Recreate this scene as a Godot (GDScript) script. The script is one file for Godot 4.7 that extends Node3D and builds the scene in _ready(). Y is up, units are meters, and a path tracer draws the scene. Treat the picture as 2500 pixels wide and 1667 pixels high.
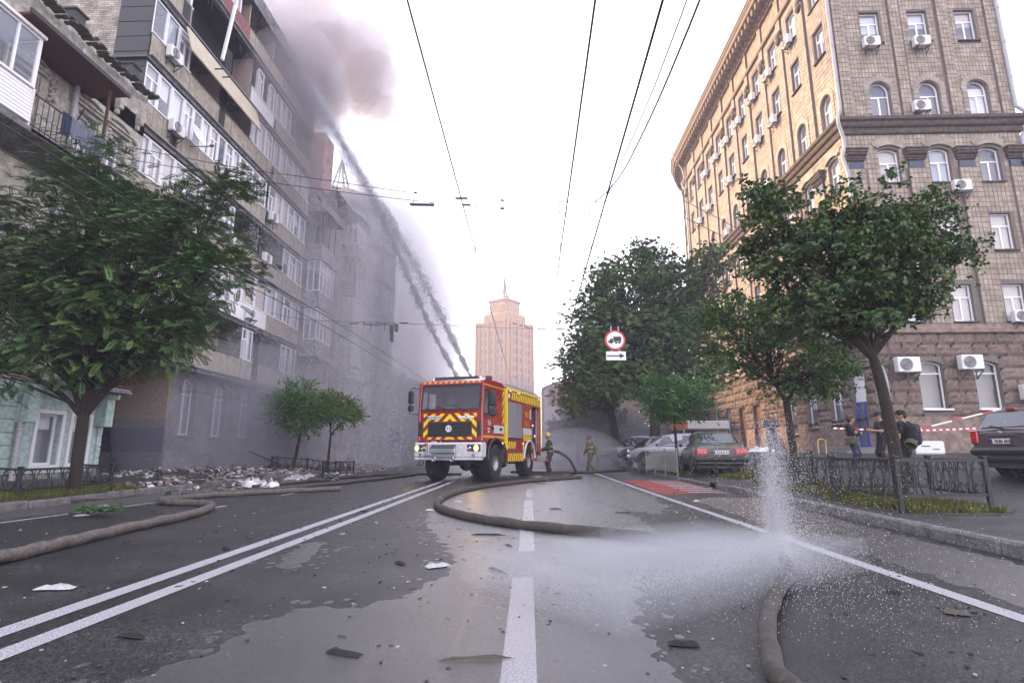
extends Node3D

# ---------------------------------------------------------------- mesh builder
class MB:
	var v := PackedVector3Array()
	var n := PackedVector3Array()
	var c := PackedColorArray()
	var uv := PackedVector2Array()
	var tint := Color(1, 1, 1)
	var tinted := false
	var mapped := false
	func tri(a: Vector3, b: Vector3, d: Vector3) -> void:
		var m := (b - a).cross(d - a).normalized()
		tri_n(a, b, d, m, m, m)
	func tri_n(a: Vector3, b: Vector3, d: Vector3, na: Vector3, nb: Vector3, nd: Vector3) -> void:
		v.append(a); v.append(d); v.append(b)
		n.append(na); n.append(nd); n.append(nb)
		if tinted:
			c.append(tint); c.append(tint); c.append(tint)
		if mapped:
			uv.append(Vector2.ZERO); uv.append(Vector2.ZERO); uv.append(Vector2.ZERO)
	func quad(a: Vector3, b: Vector3, d: Vector3, e: Vector3) -> void:
		tri(a, b, d); tri(a, d, e)
	func quad_n(a: Vector3, b: Vector3, d: Vector3, e: Vector3, na: Vector3, nb: Vector3, nd: Vector3, ne: Vector3) -> void:
		tri_n(a, b, d, na, nb, nd); tri_n(a, d, e, na, nd, ne)
	func box(o: Vector3, s: Vector3, t := Transform3D(), bev := 0.0) -> MB:
		var h := s * 0.5
		if bev <= 0.0:
			for k in 3:
				var i := (k + 1) % 3
				var j := (k + 2) % 3
				for sg in [-1.0, 1.0]:
					var p := []
					for q in [[-1, -1], [1, -1], [1, 1], [-1, 1]]:
						var w := Vector3()
						w[k] = sg * h[k]; w[i] = q[0] * h[i]; w[j] = q[1] * h[j]
						p.append(t * (o + w))
					if sg > 0: quad(p[0], p[1], p[2], p[3])
					else: quad(p[3], p[2], p[1], p[0])
			return self
		var b := minf(bev, minf(h.x, minf(h.y, h.z)) * 0.95)
		var g := func(k: int, sx: float, sy: float, sz: float) -> Vector3:
			var w := Vector3(sx * (h.x - b), sy * (h.y - b), sz * (h.z - b))
			w[k] = [sx, sy, sz][k] * h[k]
			return t * (o + w)
		for k in 3:
			var i := (k + 1) % 3
			var j := (k + 2) % 3
			for sg in [-1.0, 1.0]:
				var p := []
				for q in [[-1, -1], [1, -1], [1, 1], [-1, 1]]:
					var w := [0.0, 0.0, 0.0]
					w[k] = sg; w[i] = float(q[0]); w[j] = float(q[1])
					p.append(g.call(k, w[0], w[1], w[2]))
				if sg > 0: quad(p[0], p[1], p[2], p[3])
				else: quad(p[3], p[2], p[1], p[0])
				for sj in [-1.0, 1.0]:
					var e := []
					for q in [[k, -1.0], [k, 1.0], [j, 1.0], [j, -1.0]]:
						var w := [0.0, 0.0, 0.0]
						w[k] = sg; w[j] = sj; w[i] = q[1]
						e.append(g.call(q[0], w[0], w[1], w[2]))
					if sg * sj > 0: quad(e[0], e[1], e[2], e[3])
					else: quad(e[3], e[2], e[1], e[0])
		for sx in [-1.0, 1.0]:
			for sy in [-1.0, 1.0]:
				for sz in [-1.0, 1.0]:
					var a: Vector3 = g.call(0, sx, sy, sz)
					var d: Vector3 = g.call(1, sx, sy, sz)
					var e: Vector3 = g.call(2, sx, sy, sz)
					if sx * sy * sz > 0: tri(a, d, e)
					else: tri(a, e, d)
		return self
	func bar(a: Vector3, b: Vector3, w: float, d: float) -> MB:   # square bar between two points
		var z := (b - a)
		var l := z.length()
		z = z / l
		var up := Vector3.UP if absf(z.y) < 0.95 else Vector3.RIGHT
		var x := up.cross(z).normalized()
		box(Vector3.ZERO, Vector3(w, d, l), Transform3D(Basis(x, z.cross(x), z), (a + b) * 0.5))
		return self
	func tube(p: Array, r, sides := 8, caps := true) -> MB:
		var k := p.size()
		var t0: Vector3 = (p[1] - p[0]).normalized()
		var x := (Vector3.UP if absf(t0.y) < 0.9 else Vector3.RIGHT).cross(t0).normalized()
		var prev := []
		var prevn := []
		for i in k:
			var t: Vector3 = (p[mini(i + 1, k - 1)] - p[maxi(i - 1, 0)]).normalized()
			x = (x - t * x.dot(t)).normalized()
			var y := t.cross(x)
			var rr: float = r[i] if r is Array else r
			var ring := []
			var rn := []
			for s in sides:
				var a := TAU * s / sides
				var dn := x * cos(a) + y * sin(a)
				ring.append(p[i] + dn * rr); rn.append(dn)
			if i > 0:
				for s in sides:
					var q := (s + 1) % sides
					quad_n(prev[s], prev[q], ring[q], ring[s], prevn[s], prevn[q], rn[q], rn[s])
			if caps and (i == 0 or i == k - 1):
				for s in range(1, sides - 1):
					if i == 0: tri(ring[0], ring[s + 1], ring[s])
					else: tri(ring[0], ring[s], ring[s + 1])
			prev = ring; prevn = rn
		return self
	func lathe(pr: Array, seg: int, t := Transform3D()) -> MB:     # (radius, y) profile from bottom to top
		for i in pr.size() - 1:
			var a: Vector2 = pr[i]
			var b: Vector2 = pr[i + 1]
			var d := (b - a)
			if d.length() < 1e-6: continue
			var nr := Vector2(d.y, -d.x).normalized()
			for s in seg:
				var a0 := TAU * s / seg
				var a1 := TAU * (s + 1) / seg
				var d0 := Vector3(cos(a0), 0, -sin(a0))
				var d1 := Vector3(cos(a1), 0, -sin(a1))
				var n0 := t.basis * (d0 * nr.x + Vector3.UP * nr.y)
				var n1 := t.basis * (d1 * nr.x + Vector3.UP * nr.y)
				var p00 := t * (d0 * a.x + Vector3.UP * a.y)
				var p01 := t * (d1 * a.x + Vector3.UP * a.y)
				var p10 := t * (d0 * b.x + Vector3.UP * b.y)
				var p11 := t * (d1 * b.x + Vector3.UP * b.y)
				if a.x > 1e-5: tri_n(p00, p01, p11, n0, n1, n1)
				if b.x > 1e-5: tri_n(p00, p11, p10, n0, n1, n0)
		return self
	func ball(o: Vector3, r: Vector3, seg := 10, rows := 6) -> MB:
		var pr := []
		for i in rows + 1:
			var a := -PI / 2 + PI * i / rows
			pr.append(Vector2(cos(a), sin(a)))
		for i in rows:
			for s in seg:
				var q := []
				for e in [[i, s], [i, s + 1], [i + 1, s + 1], [i + 1, s]]:
					var a: float = TAU * e[1] / seg
					q.append(Vector3(cos(a) * pr[e[0]].x, pr[e[0]].y, -sin(a) * pr[e[0]].x))
				if i > 0: tri_n(o + q[0] * r, o + q[1] * r, o + q[2] * r, (q[0] / r).normalized(), (q[1] / r).normalized(), (q[2] / r).normalized())
				if i < rows - 1: tri_n(o + q[0] * r, o + q[2] * r, o + q[3] * r, (q[0] / r).normalized(), (q[2] / r).normalized(), (q[3] / r).normalized())
		return self
	func prism(poly: PackedVector2Array, z0: float, z1: float, t := Transform3D()) -> MB:   # outline in x,y drawn out from z0 to z1
		var p := poly
		if Geometry2D.is_polygon_clockwise(p):
			p = p.duplicate(); p.reverse()
		# Geometry2D calls y-down; make the outline turn left in y-up
		var area := 0.0
		for i in p.size():
			area += p[i].cross(p[(i + 1) % p.size()])
		if area < 0: p.reverse()
		var ix := Geometry2D.triangulate_polygon(p)
		for i in range(0, ix.size(), 3):
			var a := p[ix[i]]
			var b := p[ix[i + 1]]
			var d := p[ix[i + 2]]
			if (b - a).cross(d - a) < 0:
				var w := b
				b = d; d = w
			tri(t * Vector3(a.x, a.y, z1), t * Vector3(b.x, b.y, z1), t * Vector3(d.x, d.y, z1))
			tri(t * Vector3(a.x, a.y, z0), t * Vector3(d.x, d.y, z0), t * Vector3(b.x, b.y, z0))
		for i in p.size():
			var a := p[i]
			var b := p[(i + 1) % p.size()]
			quad(t * Vector3(a.x, a.y, z0), t * Vector3(b.x, b.y, z0), t * Vector3(b.x, b.y, z1), t * Vector3(a.x, a.y, z1))
		return self
	func up() -> MB:      # turn every face of a sheet upward
		for i in range(0, v.size(), 3):
			var g := (v[i + 2] - v[i]).cross(v[i + 1] - v[i])
			if g.y < 0:
				var w := v[i + 1]
				v[i + 1] = v[i + 2]; v[i + 2] = w
			for k in 3:
				if n[i + k].y < 0: n[i + k] *= -1
		return self
	func skin(rows: Array, closed := false) -> MB:     # smooth surface through rows of points
		var a := rows.size()
		var b: int = rows[0].size()
		var nn := []
		for i in a:
			var r := []
			for j in b:
				var du: Vector3 = rows[mini(i + 1, a - 1)][j] - rows[maxi(i - 1, 0)][j]
				var j0 := posmod(j - 1, b) if closed else maxi(j - 1, 0)
				var j1 := (j + 1) % b if closed else mini(j + 1, b - 1)
				r.append(du.cross(rows[i][j1] - rows[i][j0]).normalized())
			nn.append(r)
		for i in a - 1:
			for j in (b if closed else b - 1):
				var k := (j + 1) % b
				quad_n(rows[i][j], rows[i + 1][j], rows[i + 1][k], rows[i][k], nn[i][j], nn[i + 1][j], nn[i + 1][k], nn[i][k])
		return self
	func add(m: MB, t: Transform3D) -> MB:
		for i in m.v.size():
			v.append(t * m.v[i]); n.append((t.basis * m.n[i]).normalized())
			if tinted: c.append(tint)
		return self
	func mesh(m: Material = null) -> ArrayMesh:
		var a := []
		a.resize(Mesh.ARRAY_MAX)
		a[Mesh.ARRAY_VERTEX] = v; a[Mesh.ARRAY_NORMAL] = n
		if tinted: a[Mesh.ARRAY_COLOR] = c
		if mapped: a[Mesh.ARRAY_TEX_UV] = uv
		var o := ArrayMesh.new()
		if v.size() == 0: return o
		o.add_surface_from_arrays(Mesh.PRIMITIVE_TRIANGLES, a)
		if m: o.surface_set_material(0, m)
		return o

# ---------------------------------------------------------------- nodes
var M := {}
var taken := {}
var rng := RandomNumberGenerator.new()

func numbered(called: String) -> String:
	taken[called] = taken.get(called, -1) + 1
	return called if taken[called] == 0 else "%s_%03d" % [called, taken[called]]
func V(x: float, y: float, z: float) -> Vector3: return Vector3(x, y, z)
func T(x: float, y: float, z: float, yaw := 0.0) -> Transform3D: return Transform3D(Basis(Vector3.UP, yaw), Vector3(x, y, z))
func meta(o: Node, label: String, category: String, group := "", kind := "") -> void:
	if label: o.set_meta("label", label)
	if category: o.set_meta("category", category)
	if group: o.set_meta("group", group)
	if kind: o.set_meta("kind", kind)
func thing(called: String, label: String, category: String, t := Transform3D(), group := "") -> Node3D:
	var o := Node3D.new()
	o.name = numbered(called); o.transform = t
	add_child(o)
	meta(o, label, category, group)
	return o
func part(parent: Node, called: String, shape, m: Material = null, t := Transform3D(), label := "", kind := "") -> MeshInstance3D:
	var o := MeshInstance3D.new()
	o.name = called
	o.mesh = shape.mesh(m) if shape is MB else shape
	if m and not shape is MB: o.material_override = m
	o.transform = t
	parent.add_child(o, true)
	if label: o.set_meta("label", label)
	if kind: o.set_meta("kind", kind)
	return o
func solo(called: String, shape, m: Material, label: String, category: String, t := Transform3D(), group := "") -> MeshInstance3D:
	var o := part(self, numbered(called), shape, m, t)
	meta(o, label, category, group)
	return o
func struct(called: String, shape, m: Material, t := Transform3D(), label := "") -> MeshInstance3D:
	var o := part(self, numbered(called), shape, m, t, label, "structure")
	if label: o.set_meta("category", called.replace("_", " "))
	return o
func many(parent: Node, called: String, shape: Mesh, m: Material, at: Array, cols := []) -> MultiMeshInstance3D:
	var mm := MultiMesh.new()
	mm.transform_format = MultiMesh.TRANSFORM_3D
	mm.use_colors = cols.size() > 0
	mm.mesh = shape
	mm.instance_count = at.size()
	for i in at.size():
		mm.set_instance_transform(i, at[i])
		if cols.size() > 0: mm.set_instance_color(i, cols[i])
	var o := MultiMeshInstance3D.new()
	o.name = called; o.multimesh = mm; o.material_override = m
	parent.add_child(o, true)
	o.set_meta("kind", "stuff")
	return o

# ---------------------------------------------------------------- materials (colours are real-world linear values)
func lin(r: float, g: float, b: float) -> Color: return Color(r, g, b).linear_to_srgb()
var texs := {}
func noise(freq: float, seed_: int, kind := "fbm", lo := 0.7, hi := 1.0, oct := 5, size := 512) -> NoiseTexture2D:
	var key := str([freq, seed_, kind, lo, hi, oct, size])
	if texs.has(key): return texs[key]
	var f := FastNoiseLite.new()
	f.seed = seed_; f.frequency = freq
	f.noise_type = FastNoiseLite.TYPE_SIMPLEX_SMOOTH
	f.fractal_octaves = oct
	if kind == "cell":
		f.noise_type = FastNoiseLite.TYPE_CELLULAR
		f.fractal_type = FastNoiseLite.FRACTAL_NONE
		f.cellular_return_type = FastNoiseLite.RETURN_CELL_VALUE
	elif kind == "crack":
		f.noise_type = FastNoiseLite.TYPE_CELLULAR
		f.fractal_octaves = 2
		f.cellular_return_type = FastNoiseLite.RETURN_DISTANCE
	elif kind == "ridge":
		f.fractal_type = FastNoiseLite.FRACTAL_RIDGED
	var t := NoiseTexture2D.new()
	t.width = size; t.height = size; t.seamless = true; t.noise = f
	var g := Gradient.new()
	g.set_color(0, Color(lo, lo, lo)); g.set_color(1, Color(hi, hi, hi))
	t.color_ramp = g
	texs[key] = t
	return t
# tex: fine pattern, repeated every `every` metres; coarse: a second pattern over it
func mat(key: String, col := Color.WHITE, rough := 0.8, o := {}) -> StandardMaterial3D:
	if M.has(key): return M[key]
	var m := StandardMaterial3D.new()
	m.resource_name = key
	m.albedo_color = col; m.roughness = rough
	m.metallic = o.get("metal", 0.0)
	m.metallic_specular = o.get("spec", 0.5)
	if o.has("tex"):
		m.albedo_texture = o.tex
	if o.has("bump"):
		m.heightmap_enabled = true
		m.heightmap_texture = o.bump
		m.heightmap_scale = o.get("scale", 1.0)
	if o.has("rough_tex"):
		m.roughness_texture = o.rough_tex
		m.roughness_texture_channel = BaseMaterial3D.TEXTURE_CHANNEL_RED
	if o.has("tex") or o.has("bump") or o.has("rough_tex"):
		m.uv1_triplanar = true
		m.uv1_world_triplanar = o.get("world", true)
		m.uv1_scale = Vector3.ONE / float(o.get("every", 2.0))
		if o.has("stretch"): m.uv1_scale *= o.stretch
	if o.has("coarse"):
		m.detail_enabled = true
		m.detail_albedo = o.coarse
		m.detail_blend_mode = BaseMaterial3D.BLEND_MODE_MUL
		m.detail_uv_layer = BaseMaterial3D.DETAIL_UV_2
		m.uv2_triplanar = true
		m.uv2_world_triplanar = o.get("world", true)
		m.uv2_scale = Vector3.ONE / float(o.get("coarse_every", 9.0))
	if o.has("coat"):
		m.clearcoat_enabled = true; m.clearcoat = o.coat; m.clearcoat_roughness = 0.08
	if o.has("emit"):
		m.emission_enabled = true; m.emission = o.emit; m.emission_energy_multiplier = o.get("power", 1.0)
	if o.has("alpha"):
		m.transparency = BaseMaterial3D.TRANSPARENCY_ALPHA
		m.albedo_color.a = o.alpha
	if o.has("back"):
		m.backlight_enabled = true; m.backlight = o.back
	if o.has("vcol"): m.vertex_color_use_as_albedo = true
	M[key] = m
	return m
func smooth(a: float, b: float, x: float) -> float:
	var t := clampf((x - a) / (b - a), 0, 1)
	return t * t * (3 - 2 * t)
func lerp_path(p: Array, n: int) -> Array:     # smooth curve through points
	var out := []
	for i in p.size() - 1:
		for k in n:
			out.append(p[i].cubic_interpolate(p[i + 1], p[maxi(i - 1, 0)], p[mini(i + 2, p.size() - 1)], float(k) / n))
	out.append(p[-1])
	return out
# height of the ground right of the road, and left of it
func rk(z: float) -> float: return 4.4 + 0.04 * clampf(-z, 0.0, 15.0) + 0.03 * maxf(-z - 15.0, 0.0)
func lk(z: float) -> float: return -8.3 - 0.067 * clampf(-z, -6.0, 18.0) - 0.012 * maxf(-z - 18.0, 0.0)
func gy(x: float, z: float) -> float:
	if x > rk(z): return 0.13 + smooth(rk(z) + 0.3, 9.5, x) * clampf((-z - 13.0) * 0.064, 0.0, 0.83) + 0.2 * smooth(10.8, 12.2, x) * smooth(-22.0, -15.0, z)
	if x < lk(z): return 0.14 + 0.16 * smooth(-0.3, -3.6, x - lk(z))
	return 0.0

func _ready() -> void:
	rng.seed = 7
	# camera, sky, sun, exposure
	var cam := Camera3D.new()
	cam.name = "camera"
	add_child(cam)
	cam.position = Vector3(0, 1.0, 0)
	cam.rotation_degrees = Vector3(11.18, 2.02, 0)
	cam.fov = 62.97; cam.near = 0.05; cam.far = 3000.0; cam.current = true
	var env := Environment.new()
	var sky := Sky.new()
	var sm := ProceduralSkyMaterial.new()
	sm.sky_top_color = lin(0.265, 0.285, 0.375)
	sm.sky_horizon_color = lin(0.86, 0.83, 0.89)
	sm.sky_curve = 0.22
	sm.ground_bottom_color = lin(0.12, 0.115, 0.12)
	sm.ground_horizon_color = lin(0.5, 0.48, 0.5)
	sm.ground_curve = 0.06
	sm.sky_energy_multiplier = 1.0
	sm.sun_angle_max = 30.0
	sm.sky_cover = clouds()
	sky.sky_material = sm
	env.background_mode = Environment.BG_SKY
	env.sky = sky
	env.tonemap_mode = Environment.TONE_MAPPER_LINEAR
	env.tonemap_exposure = 6.2
	env.fog_enabled = true
	env.fog_density = 0.0017
	env.fog_light_color = Color(0.93, 0.9, 0.97)
	env.volumetric_fog_enabled = true
	env.volumetric_fog_density = 0.0
	env.sdfgi_enabled = true; env.ssao_enabled = true; env.ssil_enabled = true
	var we := WorldEnvironment.new()
	we.name = "world"; we.environment = env
	add_child(we)
	var sun := DirectionalLight3D.new()
	sun.name = "sun"
	add_child(sun)
	sun.light_energy = 0.6
	sun.light_color = Color(1.0, 0.82, 0.6)
	sun.light_angular_distance = 2.0
	sun.shadow_enabled = true
	sun.look_at_from_position(Vector3(-85, 36.5, -52), Vector3.ZERO)   # from beyond the left-hand houses, low
	var ti := Time.get_ticks_msec()
	materials()
	for step in [ground, right_building, left_buildings, far_buildings, trees, truck, cars, people, street_things, overhead, debris, water]:
		step.call()
		print(step.get_method(), " ", Time.get_ticks_msec() - ti)
		ti = Time.get_ticks_msec()

func clouds() -> ImageTexture:
	var w := 512
	var im := Image.create(w, w / 2, false, Image.FORMAT_RGBAF)
	var f := FastNoiseLite.new()
	f.seed = 21; f.frequency = 0.9; f.fractal_octaves = 5
	for y in w / 2:
		var el := PI * (0.5 - (y + 0.5) / (w / 2))
		for x in w:
			var az := TAU * (x + 0.5) / w
			var d := Vector3(cos(el) * sin(az), sin(el) * 1.6, -cos(el) * cos(az))
			var k := clampf(f.get_noise_3dv(d * 2.2) * 0.9 + 0.25, 0.0, 1.0) * smooth(-0.02, 0.1, el)
			im.set_pixel(x, y, Color(0.3 * k, 0.27 * k, 0.22 * k, 1.0))
	return ImageTexture.create_from_image(im)

func materials() -> void:
	mat("asphalt", lin(0.092, 0.086, 0.088), 0.42, {"tex": noise(0.07, 3, "cell", 0.22, 1.0, 1, 1024), "bump": noise(0.1, 8, "fbm", 0.0, 1.0, 2, 1024), "scale": 0.25, "every": 0.9, "coarse": noise(0.012, 9, "fbm", 0.5, 1.0), "coarse_every": 6.0, "spec": 0.5})
	mat("pavement", lin(0.1, 0.094, 0.096), 0.6, {"tex": noise(0.1, 13, "cell", 0.4, 1.0, 1), "bump": noise(0.1, 18, "fbm", 0.0, 1.0, 2), "scale": 0.2, "every": 0.8, "coarse": noise(0.014, 19, "fbm", 0.45, 1.0), "coarse_every": 5.0})
	mat("earth", lin(0.09, 0.075, 0.06), 0.95, {"tex": noise(0.03, 23, "fbm", 0.4, 1.0), "bump": noise(0.05, 24), "scale": 3.0, "every": 1.5})
	mat("kerb", lin(0.33, 0.31, 0.31), 0.75, {"tex": noise(0.05, 33, "fbm", 0.55, 1.0), "bump": noise(0.06, 34), "scale": 1.5, "every": 1.2, "coarse": noise(0.02, 35, "fbm", 0.6, 1.0), "coarse_every": 2.7})
	mat("road_paint", lin(0.62, 0.6, 0.64), 0.55, {"tex": noise(0.06, 43, "fbm", 0.45, 1.0, 6, 1024), "bump": noise(0.1, 8, "fbm", 0.0, 1.0, 2, 1024), "scale": 0.2, "every": 0.9})
	mat("red_paint", lin(0.34, 0.03, 0.02), 0.55, {"tex": noise(0.05, 53, "fbm", 0.6, 1.0), "every": 1.1})
	mat("film", Color(0.62, 0.58, 0.58), 0.24, {"alpha": 0.04, "bump": noise(0.1, 63, "fbm", 0.0, 1.0, 4, 1024), "scale": 0.4, "every": 0.9, "spec": 0.47})
	mat("black_iron", lin(0.012, 0.012, 0.014), 0.45, {})
	mat("white_pvc", lin(0.74, 0.73, 0.76), 0.4)
	mat("metal_grey", lin(0.3, 0.3, 0.32), 0.4, {"metal": 0.6})
	mat("dark", lin(0.06, 0.06, 0.06), 0.8)
	mat("rubber", lin(0.014, 0.013, 0.013), 0.85)
	mat("room", lin(0.3, 0.29, 0.28), 1.0)
	mat("glass_clear", Color(0.75, 0.8, 0.9), 0.02, {"alpha": 0.03, "spec": 0.6})
	mat("glass", Color(0.75, 0.8, 0.9), 0.03, {"alpha": 0.16, "spec": 0.75})
	mat("grass", lin(0.075, 0.1, 0.025), 0.9, {"vcol": true, "back": Color(0.3, 0.4, 0.1)})

func ribbon(mb: MB, p: Array, w: float, y: float) -> void:
	for i in p.size() - 1:
		var a: Vector2 = p[i]
		var b: Vector2 = p[i + 1]
		var s := (b - a).normalized().orthogonal() * w * 0.5
		mb.quad(V(a.x + s.x, y, a.y + s.y), V(a.x - s.x, y, a.y - s.y), V(b.x - s.x, y, b.y - s.y), V(b.x + s.x, y, b.y + s.y))
	mb.up()

func sheet(f: Callable, x: Array, z: Array) -> MB:     # f(u, z) -> point; smooth ground sheet
	var mb := MB.new()
	for i in x.size() - 1:
		for j in z.size() - 1:
			mb.quad(f.call(x[i], z[j]), f.call(x[i], z[j + 1]), f.call(x[i + 1], z[j + 1]), f.call(x[i + 1], z[j]))
	return mb.up()

func blob(poly: Array, y: float, rough_edge: float, seed_: int, straight := false, specks := 0) -> MB:   # flat irregular patch
	var f := FastNoiseLite.new()
	f.seed = seed_; f.frequency = 3.5; f.fractal_octaves = 5
	var out := PackedVector2Array()
	for i in poly.size():
		var a: Vector2 = poly[i]
		var b: Vector2 = poly[(i + 1) % poly.size()]
		var k := maxi(2, int(a.distance_to(b) / 0.03))
		k = mini(k, 110)
		for j in k:
			var q := a.lerp(b, float(j) / k) if straight else a.cubic_interpolate(b, poly[i - 1], poly[(i + 2) % poly.size()], float(j) / k)
			var nn := (b - a).normalized().orthogonal()
			out.append(q + nn * f.get_noise_2dv(q) * rough_edge)
	var mb := MB.new()
	var sr := RandomNumberGenerator.new()
	sr.seed = seed_
	for i in specks:       # damp specks outside the rim
		var e := out[sr.randi() % out.size()]
		var c := e + Vector2(sr.randfn(), sr.randfn()) * 0.13
		if Geometry2D.is_point_in_polygon(c, out): continue
		var rr := 0.008 + 0.03 * pow(sr.randf(), 2.0)
		for q in 6: mb.tri(V(c.x, y, c.y), V(c.x + cos(TAU * q / 6) * rr, y, c.y - sin(TAU * q / 6) * rr * 1.5), V(c.x + cos(TAU * (q + 1) / 6) * rr, y, c.y - sin(TAU * (q + 1) / 6) * rr * 1.5))
	var ix := Geometry2D.triangulate_polygon(out)
	for i in range(0, ix.size(), 3):
		var a := out[ix[i]]
		var b := out[ix[i + 1]]
		var d := out[ix[i + 2]]
		if (b - a).cross(d - a) > 0:
			var w := b
			b = d; d = w
		mb.tri(V(a.x, y, a.y), V(b.x, y, b.y), V(d.x, y, d.y))
	return mb

func steps(a: float, b: float, d: float) -> Array:
	var o := []
	var k := int(ceil(absf(b - a) / d))
	for i in k + 1: o.append(lerpf(a, b, float(i) / k))
	return o

func ground() -> void:
	var g := MB.new()
	g.quad(V(-260, -0.06, 60), V(260, -0.06, 60), V(260, -0.06, -520), V(-260, -0.06, -520))
	struct("ground", g, M.earth)
	var r := sheet(func(u, z): return V(lerpf(lk(z) - 0.1, rk(z) + 0.1, u), 0.0, z), [0.0, 1.0], steps(8, -70, 3) + steps(-75, -240, 40))
	struct("road", r, M.asphalt)
	var lw := sheet(func(u, z): return V(lk(z) - 0.14 - u, gy(lk(z) - 0.14 - u, z), z), [0.0, 0.3, 1.0, 2.0, 3.0, 4.0, 6.5, 9.0], steps(8, -70, 2))
	struct("pavement", lw, M.pavement)
	var rw := sheet(func(u, z): return V(rk(z) + 0.16 + u, gy(rk(z) + 0.17 + u, z), z), [0.0, 0.5, 1.0, 1.5, 2.0, 3.0, 4.0, 5.0, 6.0, 7.0, 9.0, 14.0, 24.0], steps(8, -70, 1.5))
	struct("pavement", rw, M.pavement)
	# kerbs: single stones
	var ks := MB.new().box(V(0, 0.03, 0), V(0.17, 0.24, 0.985), Transform3D(), 0.028)
	var km := ks.mesh(M.kerb)
	for side in [1, -1]:
		var kn := Node3D.new()
		kn.name = numbered("kerb")
		add_child(kn)
		meta(kn, "", "", "", "structure")
		var z := 3.0
		while z > (-15.2 if side > 0 else -34.0):
			var f := rk if side > 0 else lk
			var x0: float = f.call(z)
			var x1: float = f.call(z - 1.0)
			var yaw := atan2(x1 - x0, -1.0) + PI
			part(kn, "kerb_stone", km, null, Transform3D(Basis(Vector3.UP, yaw + rng.randf_range(-.012, .012)) * Basis(Vector3.BACK, rng.randf_range(-.03, .03)), V((x0 + x1) / 2 + side * (0.08 + rng.randf_range(-.012, .012)), 0.0 + rng.randf_range(-.014, .008), z - 0.5)))
			z -= 1.0
	# low kerb past the parked cars
	var lowk := MB.new()
	for k in 30:
		var z := -17.6 - k
		lowk.box(V(rk(z) + 0.1, 0.02, z), V(0.16, 0.18, 0.985), Transform3D(), 0.02)
	struct("kerb", lowk, M.kerb)
	# painted lines
	for x in [-2.66, -2.97]:
		var mb := MB.new()
		var p := []
		for i in 60: p.append(Vector2(x - 0.0058 * i * (1.0 if x < -2.8 else 0.3), 2.0 - i * 1.2))
		ribbon(mb, p, 0.15, 0.004)
		struct("lane_line", mb, M.road_paint)
	var e := MB.new()
	ribbon(e, [Vector2(3.08, 2), Vector2(2.98, -4), Vector2(2.93, -14), Vector2(2.95, -28), Vector2(2.9, -60)], 0.14, 0.004)
	struct("edge_line", e, M.road_paint)
	for d in [[-1.6, -4.78], [-6.0, -8.25], [-8.5, -12.1], [-12.9, -15.6], [-18.6, -21.5], [-25, -28]]:
		var mb := MB.new()
		ribbon(mb, [Vector2(-0.06, d[0]), Vector2(-0.08, d[1])], 0.165, 0.004)
		struct("lane_dash", mb, M.road_paint)
	var l := MB.new()
	ribbon(l, [Vector2(-7.7, 2), Vector2(-7.6, -8), Vector2(-7.55, -11.5), Vector2(-7.7, -16)], 0.1, 0.004)
	struct("edge_line", l, M.road_paint)
	for d in [[-9.0, -10.7], [-13.2, -14.8]]:
		var mb := MB.new()
		ribbon(mb, [Vector2(-5.7 - 0.03 * (-d[0] - 9), d[0]), Vector2(-5.72 - 0.03 * (-d[1] - 9), d[1])], 0.1, 0.004)
		struct("lane_dash", mb, M.road_paint)
	# red bay with white bars
	var red := blob([Vector2(3.1, -13.7), Vector2(4.75, -14.6), Vector2(5.1, -20.3), Vector2(3.15, -20.6)], 0.004, 0.05, 5, true)
	struct("red_bay", red, M.red_paint)
	for k in 8:
		var z := -14.6 - k * 0.8
		var mb := MB.new()
		ribbon(mb, [Vector2(3.9 + 0.02 * k, z), Vector2(rk(z) - 0.12, z + 0.25)], 0.3, 0.008)
		struct("white_bar", mb, M.road_paint)
	# water lying on the road
	var A := [Vector2(-2.0, -1.6), Vector2(-1.78, -2.65), Vector2(-1.7, -2.89), Vector2(-1.62, -3.14), Vector2(-1.62, -3.53), Vector2(-1.55, -3.78), Vector2(-1.3, -3.82), Vector2(-1.06, -3.95), Vector2(-0.83, -4.29), Vector2(-0.72, -5.05), Vector2(-0.82, -5.88), Vector2(-1.18, -7.05), Vector2(-1.57, -8.57), Vector2(-1.77, -10.53), Vector2(-1.78, -14.45), Vector2(-0.95, -17.23), Vector2(-0.1, -18.42), Vector2(0.9, -16.0), Vector2(1.3, -12.0), Vector2(1.6, -9.53), Vector2(1.5, -7.0), Vector2(1.1, -5.5), Vector2(0.75, -4.3), Vector2(0.6, -3.2), Vector2(0.5, -1.6)]
	struct("puddle", blob(A, 0.008, 0.13, 11, false, 900), M.film)
	struct("puddle", blob([Vector2(-2.26, -5.18), Vector2(-2.46, -5.82), Vector2(-2.5, -6.4), Vector2(-2.3, -6.4), Vector2(-2.16, -5.71), Vector2(-2.07, -5.09)], 0.008, 0.1, 12, false, 120), M.film)
	struct("puddle", blob([Vector2(-5.9, -11.76), Vector2(-5.43, -13.59), Vector2(-5.48, -18.24), Vector2(-5.04, -25.1), Vector2(-3.3, -25.0), Vector2(-3.1, -17.0), Vector2(-3.3, -11.85), Vector2(-4.08, -9.36)], 0.008, 0.35, 13), M.film)
	struct("puddle", blob([Vector2(1.2, -12.5), Vector2(2.0, -9.5), Vector2(2.7, -13), Vector2(2.7, -22), Vector2(1.6, -30), Vector2(-0.2, -30), Vector2(0.3, -20)], 0.008, 0.4, 14), M.film)
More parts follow.
